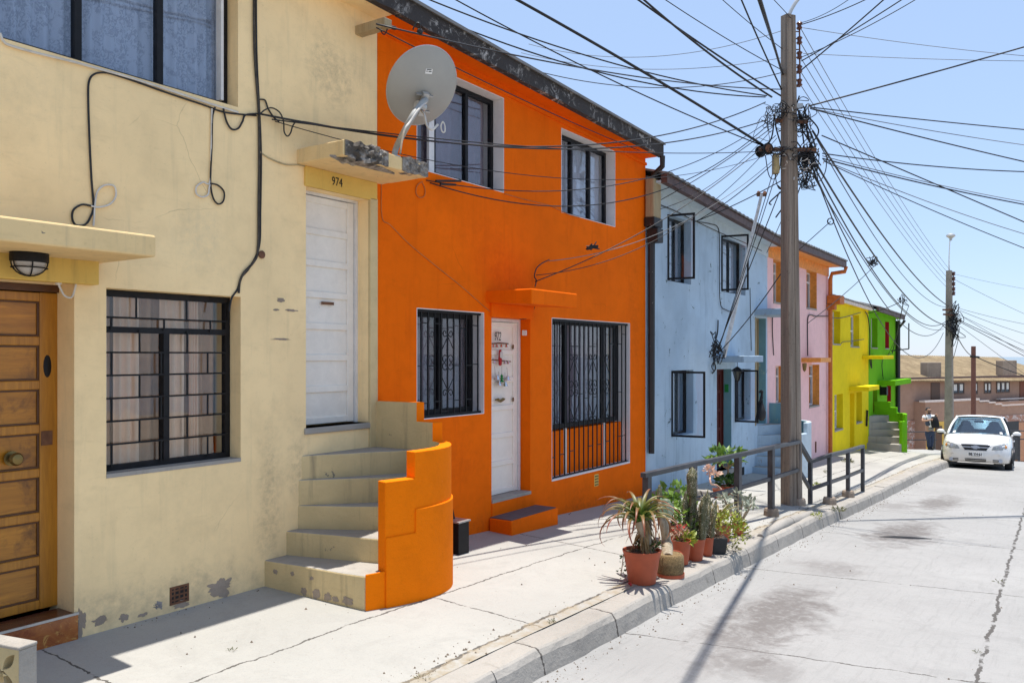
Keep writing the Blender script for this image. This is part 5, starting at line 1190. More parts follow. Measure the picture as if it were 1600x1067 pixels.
# ------------------------------------------------------------------ railing beside the kerb
RAILP = [(8.05, 3.78), (9.2, 3.62), (10.05, 3.47), (10.85, 3.33), (12.25, 3.36), (12.62, 3.42), (13.25, 3.19), (14.55, 3.20), (15.9, 3.22)]
RP = []
for (px, pb, pt) in ((1011, 851, 741), (1083, 832, 725), (1153, 818, 711), (1205, 806, 699), (1248, 789, 690), (1266, 787, 721), (1296, 787, 711), (1325, 776, 704), (1348, 767, 697)):
    g_ = ground_at(px, pb); d_ = (g_ - Vector((0, 0, E))).dot(FW); RP.append((g_, P(px, pt, d_).z))
rail = thing('street_railing', RP[0][0], 'dark grey steel handrail on posts running along the kerb past the near pole', 'railing')
tops = [Vector((g_.x, g_.y, z)) for g_, z in RP]
def poly_beam(pts, w, h):
    mb = MB()
    for a, b in zip(pts, pts[1:]): d_ = (b - a).normalized(); mb.beam(a - d_ * .02, b + d_ * .02, w, h)
    return mb
a0 = tops[0] - (tops[1] - tops[0]).normalized() * .06
poly_beam([a0] + tops[1:5], .065, .05).build('top_rail', M['rail_iron'], rail, bevel=.005); poly_beam([tops[4], tops[5]], .05, .06).build('top_rail', M['rail_iron'], rail, bevel=.005); poly_beam(tops[5:], .06, .05).build('top_rail', M['rail_iron'], rail, bevel=.005)
mids = [Vector((g_.x, g_.y, z - .40)) for g_, z in RP]; mids[5].z = tops[5].z - .40
poly_beam(mids[:5], .04, .05).build('mid_rail', M['rail_iron'], rail, bevel=.004); poly_beam([mids[4], mids[5]], .04, .05).build('mid_rail', M['rail_iron'], rail, bevel=.004); poly_beam(mids[5:], .04, .05).build('mid_rail', M['rail_iron'], rail, bevel=.004)
for i, (g_, z) in enumerate(RP):
    w_ = .072 if i < 5 else .055
    pm = MB().hexa(*[[(g_.x + a * w_ / 2, g_.y + b * w_ / 2, zq) for a, b in ((-1, -1), (1, -1), (1, 1), (-1, 1))] for zq in (g_.z - .1, z - .02)])
    pm.xf(Matrix.Translation((g_.x, g_.y, 0)) @ Matrix.Rotation(R(-8), 4, 'Z') @ Matrix.Translation((-g_.x, -g_.y, 0)))
    pt = pm.build('post', M['rail_iron'], rail, bevel=.005)
    if i in (3, 4, 6, 7):
        MB().lathe([(.0, -.05), (.10, -.05), (.095, .07), (.085, .10), (.0, .11)], (g_.x, g_.y, g_.z), 9).build('footing', M['brokencon'], pt)
# mound of cement along the pole's foot
mb = MB(); a_ = ground_at(1188, 838); b_ = ground_at(1268, 800); pts = []
for i in range(9): t_ = i / 8; q = a_.lerp(b_, t_); pts.append(q + Vector((0, 0, -.02 + .035 * math.sin(math.pi * min(1, t_ * 1.2 + .05)))))
top_mesh(MB().tube(pts, [.04 + .022 * math.sin(math.pi * (k + .7) / 9.4) + .010 * (k % 2) for k in range(9)], 9), 'cement_kerb', M['kerb'], 'rough lump of cement edging on the pavement beside the near pole', 'cement edging', a_, smooth=True)
# low planter edging in front of the blue house
mb = MB(); q0, q1, q2 = ground_at(1023, 778), ground_at(1050, 772), ground_at(1112, 776)
for a, b in ((q0, q1), (q1, q2)): mb.beam(a + Vector((0, 0, .03)), b + Vector((0, 0, .03)), .14, .12)
top_mesh(mb, 'planter_edging', M['kerb'], 'low bent cement edging on the ground before the pale blue house', 'planter edging', q1, bevel=.02)

# ------------------------------------------------------------------ plants in pots
GP = 'potted plants by the railing'
def pot(root, c, r, h, mat='terracotta', taper=.72, rim=True, seg=26):
    c = Vector(c); p_ = [(.0, .0), (r * taper, .0), (r * (taper + (1 - taper) * .80), h * .80)]
    if rim: p_ += [(r * .97, h * .80), (r * .97, h * .86), (r * 1.03, h * .97), (r * 1.03, h), (r * .94, h), (r * .92, h * .9), (0, h * .9)]
    else: p_ += [(r, h), (r * .93, h), (r * .9, h * .9), (0, h * .9)]
    o = MB().lathe(p_, c, seg).build('pot', M[mat], root, smooth=True)
    MB().lathe([(.0, h * .90), (r * .9, h * .915), (r * .5, h * .93), (0, h * .94)], c, 18).build('soil', M['soil'], root)
    return o
def strap(mb, base, az, length, lift, droop, w, rr_, seg=9, curl=0):
    """an arching strap leaf with a keel, tapering to its tip"""
    pts = []; ang = lift; p = Vector(base); st_ = length / seg; hd = Vector((math.cos(az), math.sin(az), 0)); sd_ = Vector((-math.sin(az), math.cos(az), 0))
    for k in range(seg + 1):
        pts.append((p.copy(), ang)); p = p + (hd * math.cos(ang) + Vector((0, 0, 1)) * math.sin(ang)) * st_ + sd_ * curl * st_ * k / seg
        ang -= droop / seg * (.5 + k / seg)
    n0 = len(mb.v)
    for k, (q, a) in enumerate(pts):
        t_ = k / seg; ww = w * (1 - t_) ** .75 * (.75 + .6 * min(1, t_ * 4)) + .001; up = -hd * math.sin(a) + Vector((0, 0, math.cos(a)))
        mb.v += [q - sd_ * ww + up * ww * .45, q - up * ww * .2, q + sd_ * ww + up * ww * .45]
    for k in range(seg):
        a = n0 + k * 3; mb.f += [(a, a + 1, a + 4, a + 3), (a + 1, a + 2, a + 5, a + 4)]
def leafy(mb, c, n, spread, size, rr_, flat=.5, aspect=.55):
    """clump of n folded leaves spread through an uneven volume"""
    for _ in range(n):
        while True:
            v = Vector((rr_.uniform(-1, 1), rr_.uniform(-1, 1), rr_.uniform(-1, 1)))
            if v.length < 1: break
        q = Vector(c) + Vector((v.x * spread[0], v.y * spread[1], v.z * spread[2]))
        d_ = (Vector((v.x, v.y, v.z * .6 + .35)) + Vector((rr_.gauss(0, .5), rr_.gauss(0, .5), rr_.gauss(0, .4)))).normalized()
        s_ = d_.cross(Vector((rr_.gauss(0, 1), rr_.gauss(0, 1), rr_.gauss(0, 1)))).normalized(); nn = d_.cross(s_); L = size * (.6 + .7 * rr_.random()); w_ = L * aspect * .5
        n0 = len(mb.v); mid = q + d_ * L * .5 - nn * L * .06
        mb.v += [q, mid - s_ * w_ + nn * w_ * .35, mid, mid + s_ * w_ + nn * w_ * .35, q + d_ * L - nn * L * .18]
        mb.f += [(n0, n0 + 2, n0 + 1), (n0, n0 + 3, n0 + 2), (n0 + 1, n0 + 2, n0 + 4), (n0 + 2, n0 + 3, n0 + 4)]
def stems(mb, c, n, spread, h, rr_, r=.005):
    for _ in range(n):
        a = rr_.random() * 6.28; q = Vector(c); t_ = q + Vector((math.cos(a) * spread * rr_.random(), math.sin(a) * spread * rr_.random(), h * (.6 + .4 * rr_.random())))
        m_ = q.lerp(t_, .5) + Vector((rr_.gauss(0, .02), rr_.gauss(0, .02), 0)); mb.tube(smooth_path([q, m_, t_], 3), r, 4)
def cactus_col(mb, base, h, r, rr_, ribs=6, lean=(0, 0), seg=12, tip=True):
    n0 = len(mb.v); m_ = ribs * 2
    for k in range(seg + 1):
        t_ = k / seg; taper = (math.sin(math.pi * min(1, (1 - t_) * 2.6 + .0) / 2)) ** .6 if tip else 1
        rad = r * (.82 + .25 * math.sin(t_ * 9 + base[0] * 40) * .3 + .1 * t_) * max(taper, .08)
        for j in range(m_):
            a = 2 * math.pi * j / m_ + t_ * .3; q = rad * (1.0 if j % 2 == 0 else .74)
            mb.v.append(Vector(base) + Vector((q * math.cos(a) + lean[0] * t_ * h + .012 * math.sin(t_ * 5 + base[1] * 9), q * math.sin(a) + lean[1] * t_ * h, t_ * h)))
    for k in range(seg):
        for j in range(m_): a = n0 + k * m_ + j; b = n0 + k * m_ + (j + 1) % m_; mb.f.append((a, b, b + m_, a + m_))
    mb.f.append(tuple(n0 + seg * m_ + j for j in range(m_)))
def spines(mb, base, h, r, n, rr_, lean=(0, 0), L=.022):
    for _ in range(n):
        t_ = rr_.random(); a = rr_.random() * 6.28; d_ = Vector((math.cos(a), math.sin(a), rr_.gauss(.1, .3))).normalized(); q = Vector(base) + Vector((lean[0] * t_ * h, lean[1] * t_ * h, t_ * h)) + Vector((math.cos(a), math.sin(a), 0)) * r * .85
        s_ = d_.cross(Vector((0, 0, 1))).normalized() * .0018; mb.add([q - s_, q + s_, q + d_ * L], [(0, 1, 2)])
rp = random.Random(3)
# 1 the big aloe
c = ground_at(1003, 909); s_ = 7.3 / F_PX
t = thing('potted_plant', c, 'tall aloe with arching red-edged leaves in the largest terracotta pot, nearest the viewer', 'potted plant', GP)
pot(t, c, 28.5 * s_, 49 * s_)
tr = MB(); b_ = c + Vector((0, 0, .25)); crown = b_ - RT * .02 + Vector((0, 0, .27)); tr.tube(smooth_path([b_ + RT * .05, b_ + RT * .03 + Vector((0, 0, .13)), crown], 4), [.05] * 8 + [.045], 9); tr.build('trunk', M['cork'], t, smooth=True)
dd = MB()
for k in range(46): a = rp.random() * 6.28; strap(dd, b_ + RT * .02 + Vector((.03 * math.cos(a), .03 * math.sin(a), .10 + .18 * rp.random())), a, .12 + .12 * rp.random(), R(-40 - 40 * rp.random()), R(40), .009, rp, 6)
dd.build('dead_leaves', M['aloe_dead'], t, smooth='full')
lf = MB()
for k in range(40):
    a = k * 2.4 + rp.gauss(0, .2); q = k / 40; strap(lf, crown + Vector((.02 * math.cos(a), .02 * math.sin(a), .05 * q - .02)), a, (.40 + .14 * rp.random()) * (1 - .25 * q), R(30 + 45 * q), R(185 - 70 * q + rp.gauss(0, 22)), .019, rp, 11, rp.gauss(0, .25))
lf.build('leaves', M['aloe'], t, smooth='full')
sm = MB(); leafy(sm, b_ + RT * .06 + Vector((0, 0, .05)), 60, (.10, .10, .06), .05, rp, aspect=.3); leafy(sm, b_ - RT * .15 + Vector((0, 0, -.02)), 14, (.03, .03, .03), .03, rp); leafy(sm, b_ - RT * .17 + Vector((0, 0, -.15)), 18, (.03, .03, .07), .03, rp)
sm.build('creeper', M['leaf_dark'], t); st_ = MB(); st_.tube(smooth_path([b_ - RT * .1 + Vector((0, 0, 0)), b_ - RT * .15, b_ - RT * .165 - Vector((0, 0, .1)), b_ - RT * .18 - Vector((0, 0, .2))], 4), .004, 4); stems(st_, b_ + RT * .06, 18, .08, .12, rp); st_.build('stems', M['leaf_brown'], t)
# 2 knobbly opuntia in the coir pot
c = ground_at(1047, 899); t = thing('potted_plant', c, 'thick-trunked cactus with grey pads in a squat coir-covered pot', 'potted plant', GP); s_ = 7.6 / F_PX
MB().lathe([(.0, .0), (19 * s_, 0), (21 * s_, 12 * s_), (20.5 * s_, 30 * s_), (18 * s_, 33 * s_), (15 * s_, 32 * s_), (0, 31 * s_)], c, 24).build('pot', M['coir'], t, smooth=True)
MB().lathe([(19.5 * s_, -.004), (21.5 * s_, -.004), (21.5 * s_, 5 * s_), (19.5 * s_, 5 * s_)], c, 24).build('saucer', M['terracotta'], t, smooth=True)
MB().tube(smooth_path([P(1066, 893, 7.5), P(1068, 872, 7.5), P(1062, 862, 7.52), P(1048, 860, 7.5)], 5), .007, 6).build('hose_loop', M['terracotta'], t)
tr = MB(); tr.tube(smooth_path([c - RT * .02 + Vector((0, 0, .15)), P(1042, 850, 7.6), P(1038, 822, 7.6), P(1033, 800, 7.62), P(1034, 785, 7.65)], 4), [.052] * 5 + [.042] * 6 + [.034] * 6, 10); tr.build('trunk', M['cork'], t, smooth=True)
def pad(mb, p0, p1, w_, thick, nrm_):
    d_ = (p1 - p0); L = d_.length; d_.normalize(); nn = Vector(nrm_).normalized(); s2 = d_.cross(nn).normalized(); n0 = len(mb.v); K = 9; mseg = 10
    for k in range(K + 1):
        t_ = k / K; ww = w_ * math.sin(math.pi * (.12 + .84 * t_)) ** .7 + .003; tt_ = thick * math.sin(math.pi * (.1 + .85 * t_)) + .002
        for j in range(mseg): a = 2 * math.pi * j / mseg; mb.v.append(p0 + d_ * L * t_ + s2 * ww * math.cos(a) + nn * tt_ * math.sin(a))
    for k in range(K):
        for j in range(mseg): a = n0 + k * mseg + j; b = n0 + k * mseg + (j + 1) % mseg; mb.f.append((a, b, b + mseg, a + mseg))
    mb.f.append(tuple(n0 + j for j in range(mseg - 1, -1, -1))); mb.f.append(tuple(n0 + K * mseg + j for j in range(mseg)))
pm = MB(); pad(pm, P(1035, 818, 7.6), P(1033, 778, 7.66), .035, .018, -FW + RT * .6); pad(pm, P(1034, 790, 7.63), P(1048, 783, 7.6), .05, .014, -FW); pad(pm, P(1034, 810, 7.6), P(1050, 786, 7.58), .065, .014, -FW + RT * .2)
pm.build('pad', M['padcactus'], t, smooth=True)
pm = MB(); pad(pm, P(1030, 790, 7.7), P(1031, 757, 7.72), .024, .02, -FW); pm.tube(smooth_path([P(1030, 792, 7.7), P(1029, 800, 7.7), P(1032, 815, 7.65)], 4), .02, 8); pm.build('column', M['cactus'], t, smooth=True)
dl = MB(); leafy(dl, P(1030, 852, 7.65), 26, (.05, .05, .06), .10, rp, aspect=.16); dl.build('dry_leaves', M['leaf_brown'], t)
# 3 red succulents
c = ground_at(1064, 880); s_ = 8.0 / F_PX; t = thing('potted_plant', c, 'red and green rosette succulents in a terracotta pot behind the coir pot', 'potted plant', GP)
pot(t, c, 15 * s_, 36 * s_); b_ = c + Vector((0, 0, 36 * s_)); sm = MB(); leafy(sm, b_ + Vector((0, 0, .02)) + RT * .05, 70, (.07, .07, .05), .06, rp, aspect=.5); sm.build('leaves', M['leaf_lime'], t)
sm = MB(); leafy(sm, b_ - RT * .02 + Vector((0, 0, .07)), 46, (.09, .07, .05), .045, rp, aspect=.6); sm.build('rosettes', M['leaf_brown'], t); sm = MB(); leafy(sm, b_ + Vector((0, 0, .1)), 22, (.10, .06, .03), .035, rp, aspect=.7); sm.build('flowers', M['flower_red'], t)
st_ = MB(); stems(st_, b_, 12, .1, .1, rp); st_.tube(smooth_path([b_ - RT * .08, b_ - RT * .05 + Vector((0, 0, .05)), b_ + RT * .02 + Vector((0, 0, .1))], 4), .008, 5); st_.build('stems', M['flower_pink'], t)
# 3b the leafy plant behind
c = ground_at(1052, 846); t = thing('potted_plant', c, 'bushy plant with broad bright green leaves between the tall cactus and the grey pads', 'potted plant', GP); s_ = 8.6 / F_PX
pot(t, c, 13 * s_, 28 * s_); b_ = c + Vector((0, 0, 28 * s_)); st_ = MB(); stems(st_, b_, 14, .2, .32, rp, .006); st_.build('stems', M['leaf'], t)
sm = MB(); leafy(sm, b_ + Vector((0, 0, .25)), 210, (.22, .2, .17), .075, rp, aspect=.75); sm.build('leaves', M['leaf'], t)
# 4 tall column cactus
c = ground_at(1086, 874); s_ = 8.15 / F_PX; t = thing('potted_plant', c, 'cluster of spiny column cacti, one much the tallest, in a plain terracotta pot', 'potted plant', GP)
pot(t, c, 15.5 * s_, 33 * s_); b_ = c + Vector((0, 0, 32 * s_)); cm = MB(); sp_ = MB()
for (dx, h, r_, lx) in ((-.005, 98 * s_, .042, -.02), (-.055, 72 * s_, .03, -.08), (-.085, 60 * s_, .022, -.06), (.045, 70 * s_, .032, .06), (.02, 62 * s_, .028, .14), (-.03, 55 * s_, .028, -.0), (.075, 52 * s_, .024, .2), (.0, 46 * s_, .02, .05), (.06, 78 * s_, .024, .1), (.03, 40 * s_, .022, .3), (-.06, 48 * s_, .02, .12), (.05, 60 * s_, .02, .32)):
    q = b_ + RT * dx + FW * rp.gauss(0, .04); ln2 = (RT.x * lx, RT.y * lx); cactus_col(cm, q, h, r_, rp, 6, ln2, 14); spines(sp_, q, h, r_, 140, rp, ln2)
tp = b_ + RT * (-.03) + Vector((0, 0, 92 * s_)); cactus_col(cm, tp - Vector((0, 0, .16)), .27, .055, rp, 8)
spines(sp_, tp - Vector((0, 0, .15)), .25, .055, 320, rp)
lv_ = MB(); leafy(lv_, b_ + Vector((0, 0, .08)) - RT * .05, 60, (.11, .08, .07), .05, rp, aspect=.6); leafy(lv_, b_ + Vector((0, 0, .22)) - RT * .12, 40, (.07, .08, .10), .06, rp, aspect=.6); lv_.build('seedling_leaves', M['leaf'], t)
cm.build('column', M['cactus'], t, smooth='full'); sp_.build('spines', simple('pale_cactus_spines', (.62, .55, .42), .8), t)
# 5 second cactus
c = ground_at(1105, 867); s_ = 8.4 / F_PX; t = thing('potted_plant', c, 'brownish ribbed cactus clump in a narrow terracotta pot beside the black pot', 'potted plant', GP)
pot(t, c, 10 * s_, 28 * s_, rim=False); b_ = c + Vector((0, 0, 27 * s_)); cm = MB(); sp_ = MB()
for (dx, h, r_, lx) in ((0, 66 * s_, .038, .05), (-.04, 50 * s_, .028, -.1), (.045, 58 * s_, .03, .12), (.02, 44 * s_, .024, .2)):
    q = b_ + RT * dx + FW * rp.gauss(0, .03); ln2 = (RT.x * lx, RT.y * lx); cactus_col(cm, q, h, r_, rp, 6, ln2, 12); spines(sp_, q, h, r_, 110, rp, ln2)
cm.build('column', M['cactus'], t, smooth='full'); sp_.build('spines', bpy.data.materials['pale_cactus_spines'], t)
# 6 yellow-green shrub in the square black pot
c = ground_at(1122, 863); s_ = 8.6 / F_PX; t = thing('potted_plant', c, 'low yellow-green shrub spilling from a square black pot', 'potted plant', GP)
mb = MB(); r0, r1, h = 9.5 * s_, 12 * s_, 24 * s_; mb.hexa([c + RT * a * r0 + FW * b * r0 for a, b in ((-1, -1), (1, -1), (1, 1), (-1, 1))], [c + RT * a * r1 + FW * b * r1 + Vector((0, 0, h)) for a, b in ((-1, -1), (1, -1), (1, 1), (-1, 1))]); mb.build('pot', M['blackpot'], t, bevel=.006)
b_ = c + Vector((0, 0, h)); MB().lathe([(.0, .0), (r1 * .8, .0), (r1 * .5, .012), (0, .015)], b_, 10).build('soil', M['soil'], t)
st_ = MB(); stems(st_, b_, 22, .2, .16, rp, .004); st_.build('stems', M['leaf_brown'], t)
sm = MB(); leafy(sm, b_ + RT * .10 + Vector((0, 0, .14)), 260, (.21, .17, .11), .045, rp, aspect=.55); leafy(sm, b_ + RT * .22 + Vector((0, 0, .03)), 90, (.12, .1, .09), .04, rp, aspect=.55); sm.build('leaves', M['leaf_lime'], t)
# 6b terracotta pot behind with a strappy plant
c = ground_at(1130, 845); s_ = 9.0 / F_PX; t = thing('potted_plant', c, 'spiky strap-leaved plant in a terracotta pot behind the yellow-green shrub', 'potted plant', GP)
pot(t, c, 13 * s_, 26 * s_); b_ = c + Vector((0, 0, 26 * s_)); lf = MB()
for k in range(20): strap(lf, b_ - RT * .06, k * 2.4, .32 + .08 * rp.random(), R(35 + 40 * rp.random()), R(75), .018, rp, 8)
lf.build('leaves', M['aloe'], t, smooth='full')
# 7 grey jade
c = ground_at(1154, 835); s_ = 9.5 / F_PX; t = thing('potted_plant', c, 'grey-leaved jade with bare branching stems in a terracotta pot, farthest along the railing', 'potted plant', GP)
pot(t, c, 10 * s_, 19 * s_); b_ = c + Vector((0, 0, 18 * s_)); st_ = MB()
heads = []
for k in range(9):
    a = k * 2.4; q = b_ + Vector((math.cos(a) * (.10 + .12 * rp.random()), math.sin(a) * (.10 + .12 * rp.random()), .16 + .16 * rp.random())); heads.append(q); st_.tube(smooth_path([b_, b_.lerp(q, .45) + Vector((0, 0, -.03)), q], 4), .009, 5)
st_.build('stems', M['cork'], t); sm = MB()
for q in heads: leafy(sm, q, 16, (.05, .05, .04), .06, rp, aspect=.7)
sm.build('leaves', M['leaf_grey'], t)
# plants on the step of the blue house
GB = 'potted plants at the blue house door'
c = ground_at(1122, 778); s_ = 11.6 / F_PX; t = thing('potted_plant', c, 'gangly succulent with a bare curved stem and pink rosettes, by the pale blue wall', 'potted plant', GB)
pot(t, c, 9 * s_, 15 * s_); b_ = c + Vector((0, 0, 14 * s_)); st_ = MB(); top = P(1108, 735, 11.7); st_.tube(smooth_path([b_ + RT * .08 + Vector((0, 0, -.03)), b_ - RT * .02 + Vector((0, 0, .06)), P(1111, 755, 11.6), P(1109, 742, 11.7), top], 5), .014, 6); st_.build('stems', M['flower_pink'], t)
sm = MB(); leafy(sm, top, 24, (.05, .05, .04), .075, rp, aspect=.7); leafy(sm, P(1118, 741, 11.6), 16, (.04, .04, .03), .07, rp, aspect=.7); leafy(sm, P(1106, 727, 11.7), 8, (.02, .02, .02), .05, rp, aspect=.7); sm.build('rosettes', M['flower_pink'], t)
c = ground_at(1137, 773); t = thing('potted_plant', c, 'broad-leaved green plant with a leafy skirt in a terracotta tub at the dark red door', 'potted plant', GB); s_ = 12.2 / F_PX
pot(t, c, 13 * s_, 15 * s_); b_ = c + Vector((0, 0, 14 * s_)); st_ = MB(); st_.tube([b_, b_ + Vector((0, 0, .34)) + RT * .01], .014, 6); stems(st_, b_ + Vector((0, 0, .25)), 12, .3, .2, rp, .005); st_.build('stems', M['leaf_brown'], t)
sm = MB(); leafy(sm, b_ + Vector((0, 0, .08)), 150, (.17, .15, .09), .08, rp, aspect=.7); sm.build('skirt_leaves', M['leaf_dark'], t)
sm = MB(); leafy(sm, b_ + Vector((0, 0, .44)) - RT * .02, 85, (.30, .22, .11), .15, rp, aspect=.5); sm.build('leaves', M['leaf'], t)
# weeds in the joints
for i, (px, py, n_, s1, mat_) in enumerate(((1147, 858, 50, .045, 'weed'), (862, 972, 40, .018, 'weed'), (1275, 758, 60, .06, 'leaf_lime'), (1310, 797, 60, .06, 'weed'), (1276, 806, 50, .05, 'leaf_lime'), (362, 1016, 30, .016, 'weed'), (1292, 738, 60, .05, 'weed'), (660, 1060, 24, .022, 'weed'), (1325, 722, 60, .08, 'weed'), (1527, 1020, 20, .02, 'weed'), (1562, 910, 20, .03, 'weed'))):
    c = ground_at(px, py, px > 1400); mb = MB(); leafy(mb, c + Vector((0, 0, .006)), n_, (s1 * 2, s1 * 1.3, s1 * .35), s1, rp, aspect=.25)
    wd = top_mesh(mb, 'weed_tuft', M[mat_], ['dry tuft fallen beside the yellow-green shrub', 'tiny dry tuft on the open pavement below the largest pot', 'green tuft on the pavement behind the second run of railing', 'tuft at the kerb by the second run of railing', 'green tuft beside the cement edging at the near pole', 'tiny tuft in the pavement joint before the barred cream window', 'tuft on the pavement before the pink house', 'tiny tuft in the joint by the kerb at the bottom edge of the photo', 'tuft on the pavement before the yellow house', 'tuft in the long road crack nearest the viewer', 'tuft in the long road crack farther off'][i], 'weed', c, 'weeds in the pavement joints')
# fallen petals
mb = MB(); q = ground_at(988, 915); leafy(mb, q + Vector((0, 0, .012)), 4, (.015, .015, .004), .028, rp, aspect=.8); top_mesh(mb, 'fallen_petal', M['flower_red'], 'red petals fallen on the pavement at the foot of the largest terracotta pot', 'petal', q)

# ------------------------------------------------------------------ leaning mast, hanging bag, box by the stair, garden block
m0 = P(1131, 556, 13.35); m1 = P(1190, 304, 13.5)
ms = thing('leaning_mast', m0, 'silver metal pole leaning outwards from the pale blue canopy with wires on its tip', 'mast')
MB().tube([m0 + Vector((0, 0, -.02)), m1], [.035, .026], 10).build('tube', M['silver'], ms, smooth=True)
MB().tube([m0 + (m1 - m0) * .45 - RT * .02 - FW * .03, m1 + (m1 - m0) * .0 - RT * .02 - FW * .03], .012, 6).build('rod', M['silver'], ms)
cl = MB(); cl.beam(m1 - RT * .08, m1 + RT * .08, .03, .03); cl.lathe([(0, -.03), (.03, -.03), (.04, .01), (.02, .05), (0, .06)], m1 - RT * .05, 8); cl.lathe([(0, -.03), (.03, -.03), (.04, .01), (.02, .05), (0, .06)], m1 + RT * .05, 8); cl.build('clamp', M['rust'], ms)
q = P(1190, 640, 14.6); bag = MB()
bag.lathe([(.0, -.20), (.05, -.19), (.10, -.13), (.105, -.04), (.07, .06), (.03, .12), (.012, .2), (0, .26)], q, 12, sx=1.0, sy=.7); bag.tube(smooth_path([q + Vector((0, 0, .24)), q - RT * .06 + Vector((0, 0, .05)), q - RT * .10 + Vector((0, 0, -.22))], 4), .018, 5)
bag.tube(smooth_path([q + Vector((0, 0, .2)), q + Vector((0, 0, .33)), q - RT * .04 + Vector((0, 0, .30))], 4), .02, 5)
for i in range(len(bag.v)): bag.v[i] += Vector((1, 1, 0)) * .02 * mnoise.noise(bag.v[i] * 12)
top_mesh(bag, 'hanging_bag', simple('black_cloth_bag', (.02, .02, .022), .7), 'black cloth bag hanging from the corner of an opened blue-house sash', 'bag', q + Vector((0, 0, .3)), smooth='full')
g_ = ground_at(714, 866); bx = thing('meter_box', (g_.x, g_.y + .05, g_.z), 'black metal box with its top coloured sunlit on the pavement behind the orange stair wall', 'box')
bx0 = 6.00; MB().box(bx0, bx0 + .16, 4.70, 4.95, g_.z - .05, g_.z + .285).build('casing', M['black_iron'], bx, bevel=.006); MB().box(bx0 - .01, bx0 + .17, 4.69, 4.96, g_.z + .287, g_.z + .30).build('lit_top', M['galv'], bx)  # pale plate stands in for sunlight on top of the box
mb = MB(); mb.tube(smooth_path([(bx0 + .0, 4.9, g_.z + .3), (bx0 + .02, 4.88, g_.z + .40), (bx0 + .07, 4.86, g_.z + .41), (bx0 + .1, 4.85, g_.z + .3)], 4), .025, 6); mb.box(bx0 + .0, bx0 + .09, 4.86, 4.94, g_.z + .3, g_.z + .43); mb.build('cover', M['black_iron'], bx)
# openwork garden block, bottom left: a low divider standing across the pavement
c0 = P(29, 1015, 3.9); axl = Vector((-.22, .975, 0)).normalized(); axs = Vector((axl.y, -axl.x, 0)); TH_, LN_ = .092, .42; base_z = zs(c0.x, c0.y); H = c0.z - base_z
gb = thing('breeze_block', (c0.x, c0.y, base_z), 'pale cast-concrete openwork block with leaf-shaped holes at the lower left edge', 'breeze block')
def fill_mesh(loops, thick):       # flat outline with holes, given a thickness
    cu = bpy.data.curves.new('t', 'CURVE'); cu.dimensions = '2D'; cu.fill_mode = 'BOTH'; cu.extrude = thick / 2
    for lp in loops:
        sp = cu.splines.new('POLY'); sp.points.add(len(lp) - 1); sp.use_cyclic_u = True
        for q, (x, y) in zip(sp.points, lp): q.co = (x, y, 0, 1)
    o = bpy.data.objects.new('t', cu); COL.objects.link(o); me = bpy.data.meshes.new_from_object(o.evaluated_get(bpy.context.evaluated_depsgraph_get())); r = ([v.co.copy() for v in me.vertices], [tuple(p.vertices) for p in me.polygons])
    bpy.data.objects.remove(o); bpy.data.curves.remove(cu); bpy.data.meshes.remove(me); return r
def lens(cx, cy, ang, L, w): 
    pts = [(L * (k / 8 - .5), w * math.sin(math.pi * k / 8)) for k in range(9)] + [(L * (.5 - k / 8), -w * math.sin(math.pi * k / 8)) for k in range(1, 8)]
    return [(cx + x * math.cos(ang) - y * math.sin(ang), cy + x * math.sin(ang) + y * math.cos(ang)) for x, y in pts]
loops = [[(0, -.03), (LN_, -.03), (LN_, H), (0, H)]]
for cx in (.115, .305):
    for k in range(4): a = R(45 + 90 * k); loops.append(lens(cx + .068 * math.cos(a), H - .115 + .068 * math.sin(a), a, .115, .024))
for cx in (.21,): loops += [lens(cx, H - .04, R(0), .09, .018), lens(cx, H - .19, R(0), .09, .018)]
V, Fc = fill_mesh(loops, TH_)
mb = MB(); mb.v = [c0 - Vector((0, 0, H)) + axl * v.x + axs * (v.z + TH_ / 2) + Vector((0, 0, v.y)) for v in V]; mb.f = Fc
mb.build('block', M['blockstone'] if 'blockstone' in M else plaster('cast_block_concrete', (.50, .41, .24), streak=(.3, .25, .16), streak_amt=.3, mott=.15, bump=.5), gb, bevel=.004, seg=1)
mb = MB(); o_ = c0 - Vector((0, 0, .004)); mb.hexa([o_ - axl * .006 - axs * .004, o_ - axl * .006 + axs * (TH_ + .004), o_ + axl * (LN_ + .006) + axs * (TH_ + .004), o_ + axl * (LN_ + .006) - axs * .004], [v + Vector((0, 0, .018)) for v in (o_ - axl * .006 - axs * .004, o_ - axl * .006 + axs * (TH_ + .004), o_ + axl * (LN_ + .006) + axs * (TH_ + .004), o_ + axl * (LN_ + .006) - axs * .004)])
mb.build('cap', M['kerb'], gb, bevel=.006)
mb = MB(); o_ = c0 - Vector((0, 0, H + .03)); mb.hexa([o_ - axl * .004 + axs * .001, o_ - axl * .004 + axs * (TH_ - .001), o_ + axl * .001 + axs * (TH_ - .001), o_ + axl * .001 + axs * .001], [v + Vector((0, 0, H + .025)) for v in (o_ - axl * .004 + axs * .001, o_ - axl * .004 + axs * (TH_ - .001), o_ + axl * .001 + axs * (TH_ - .001), o_ + axl * .001 + axs * .001)])
mb.build('block_end', M['kerb'], gb)

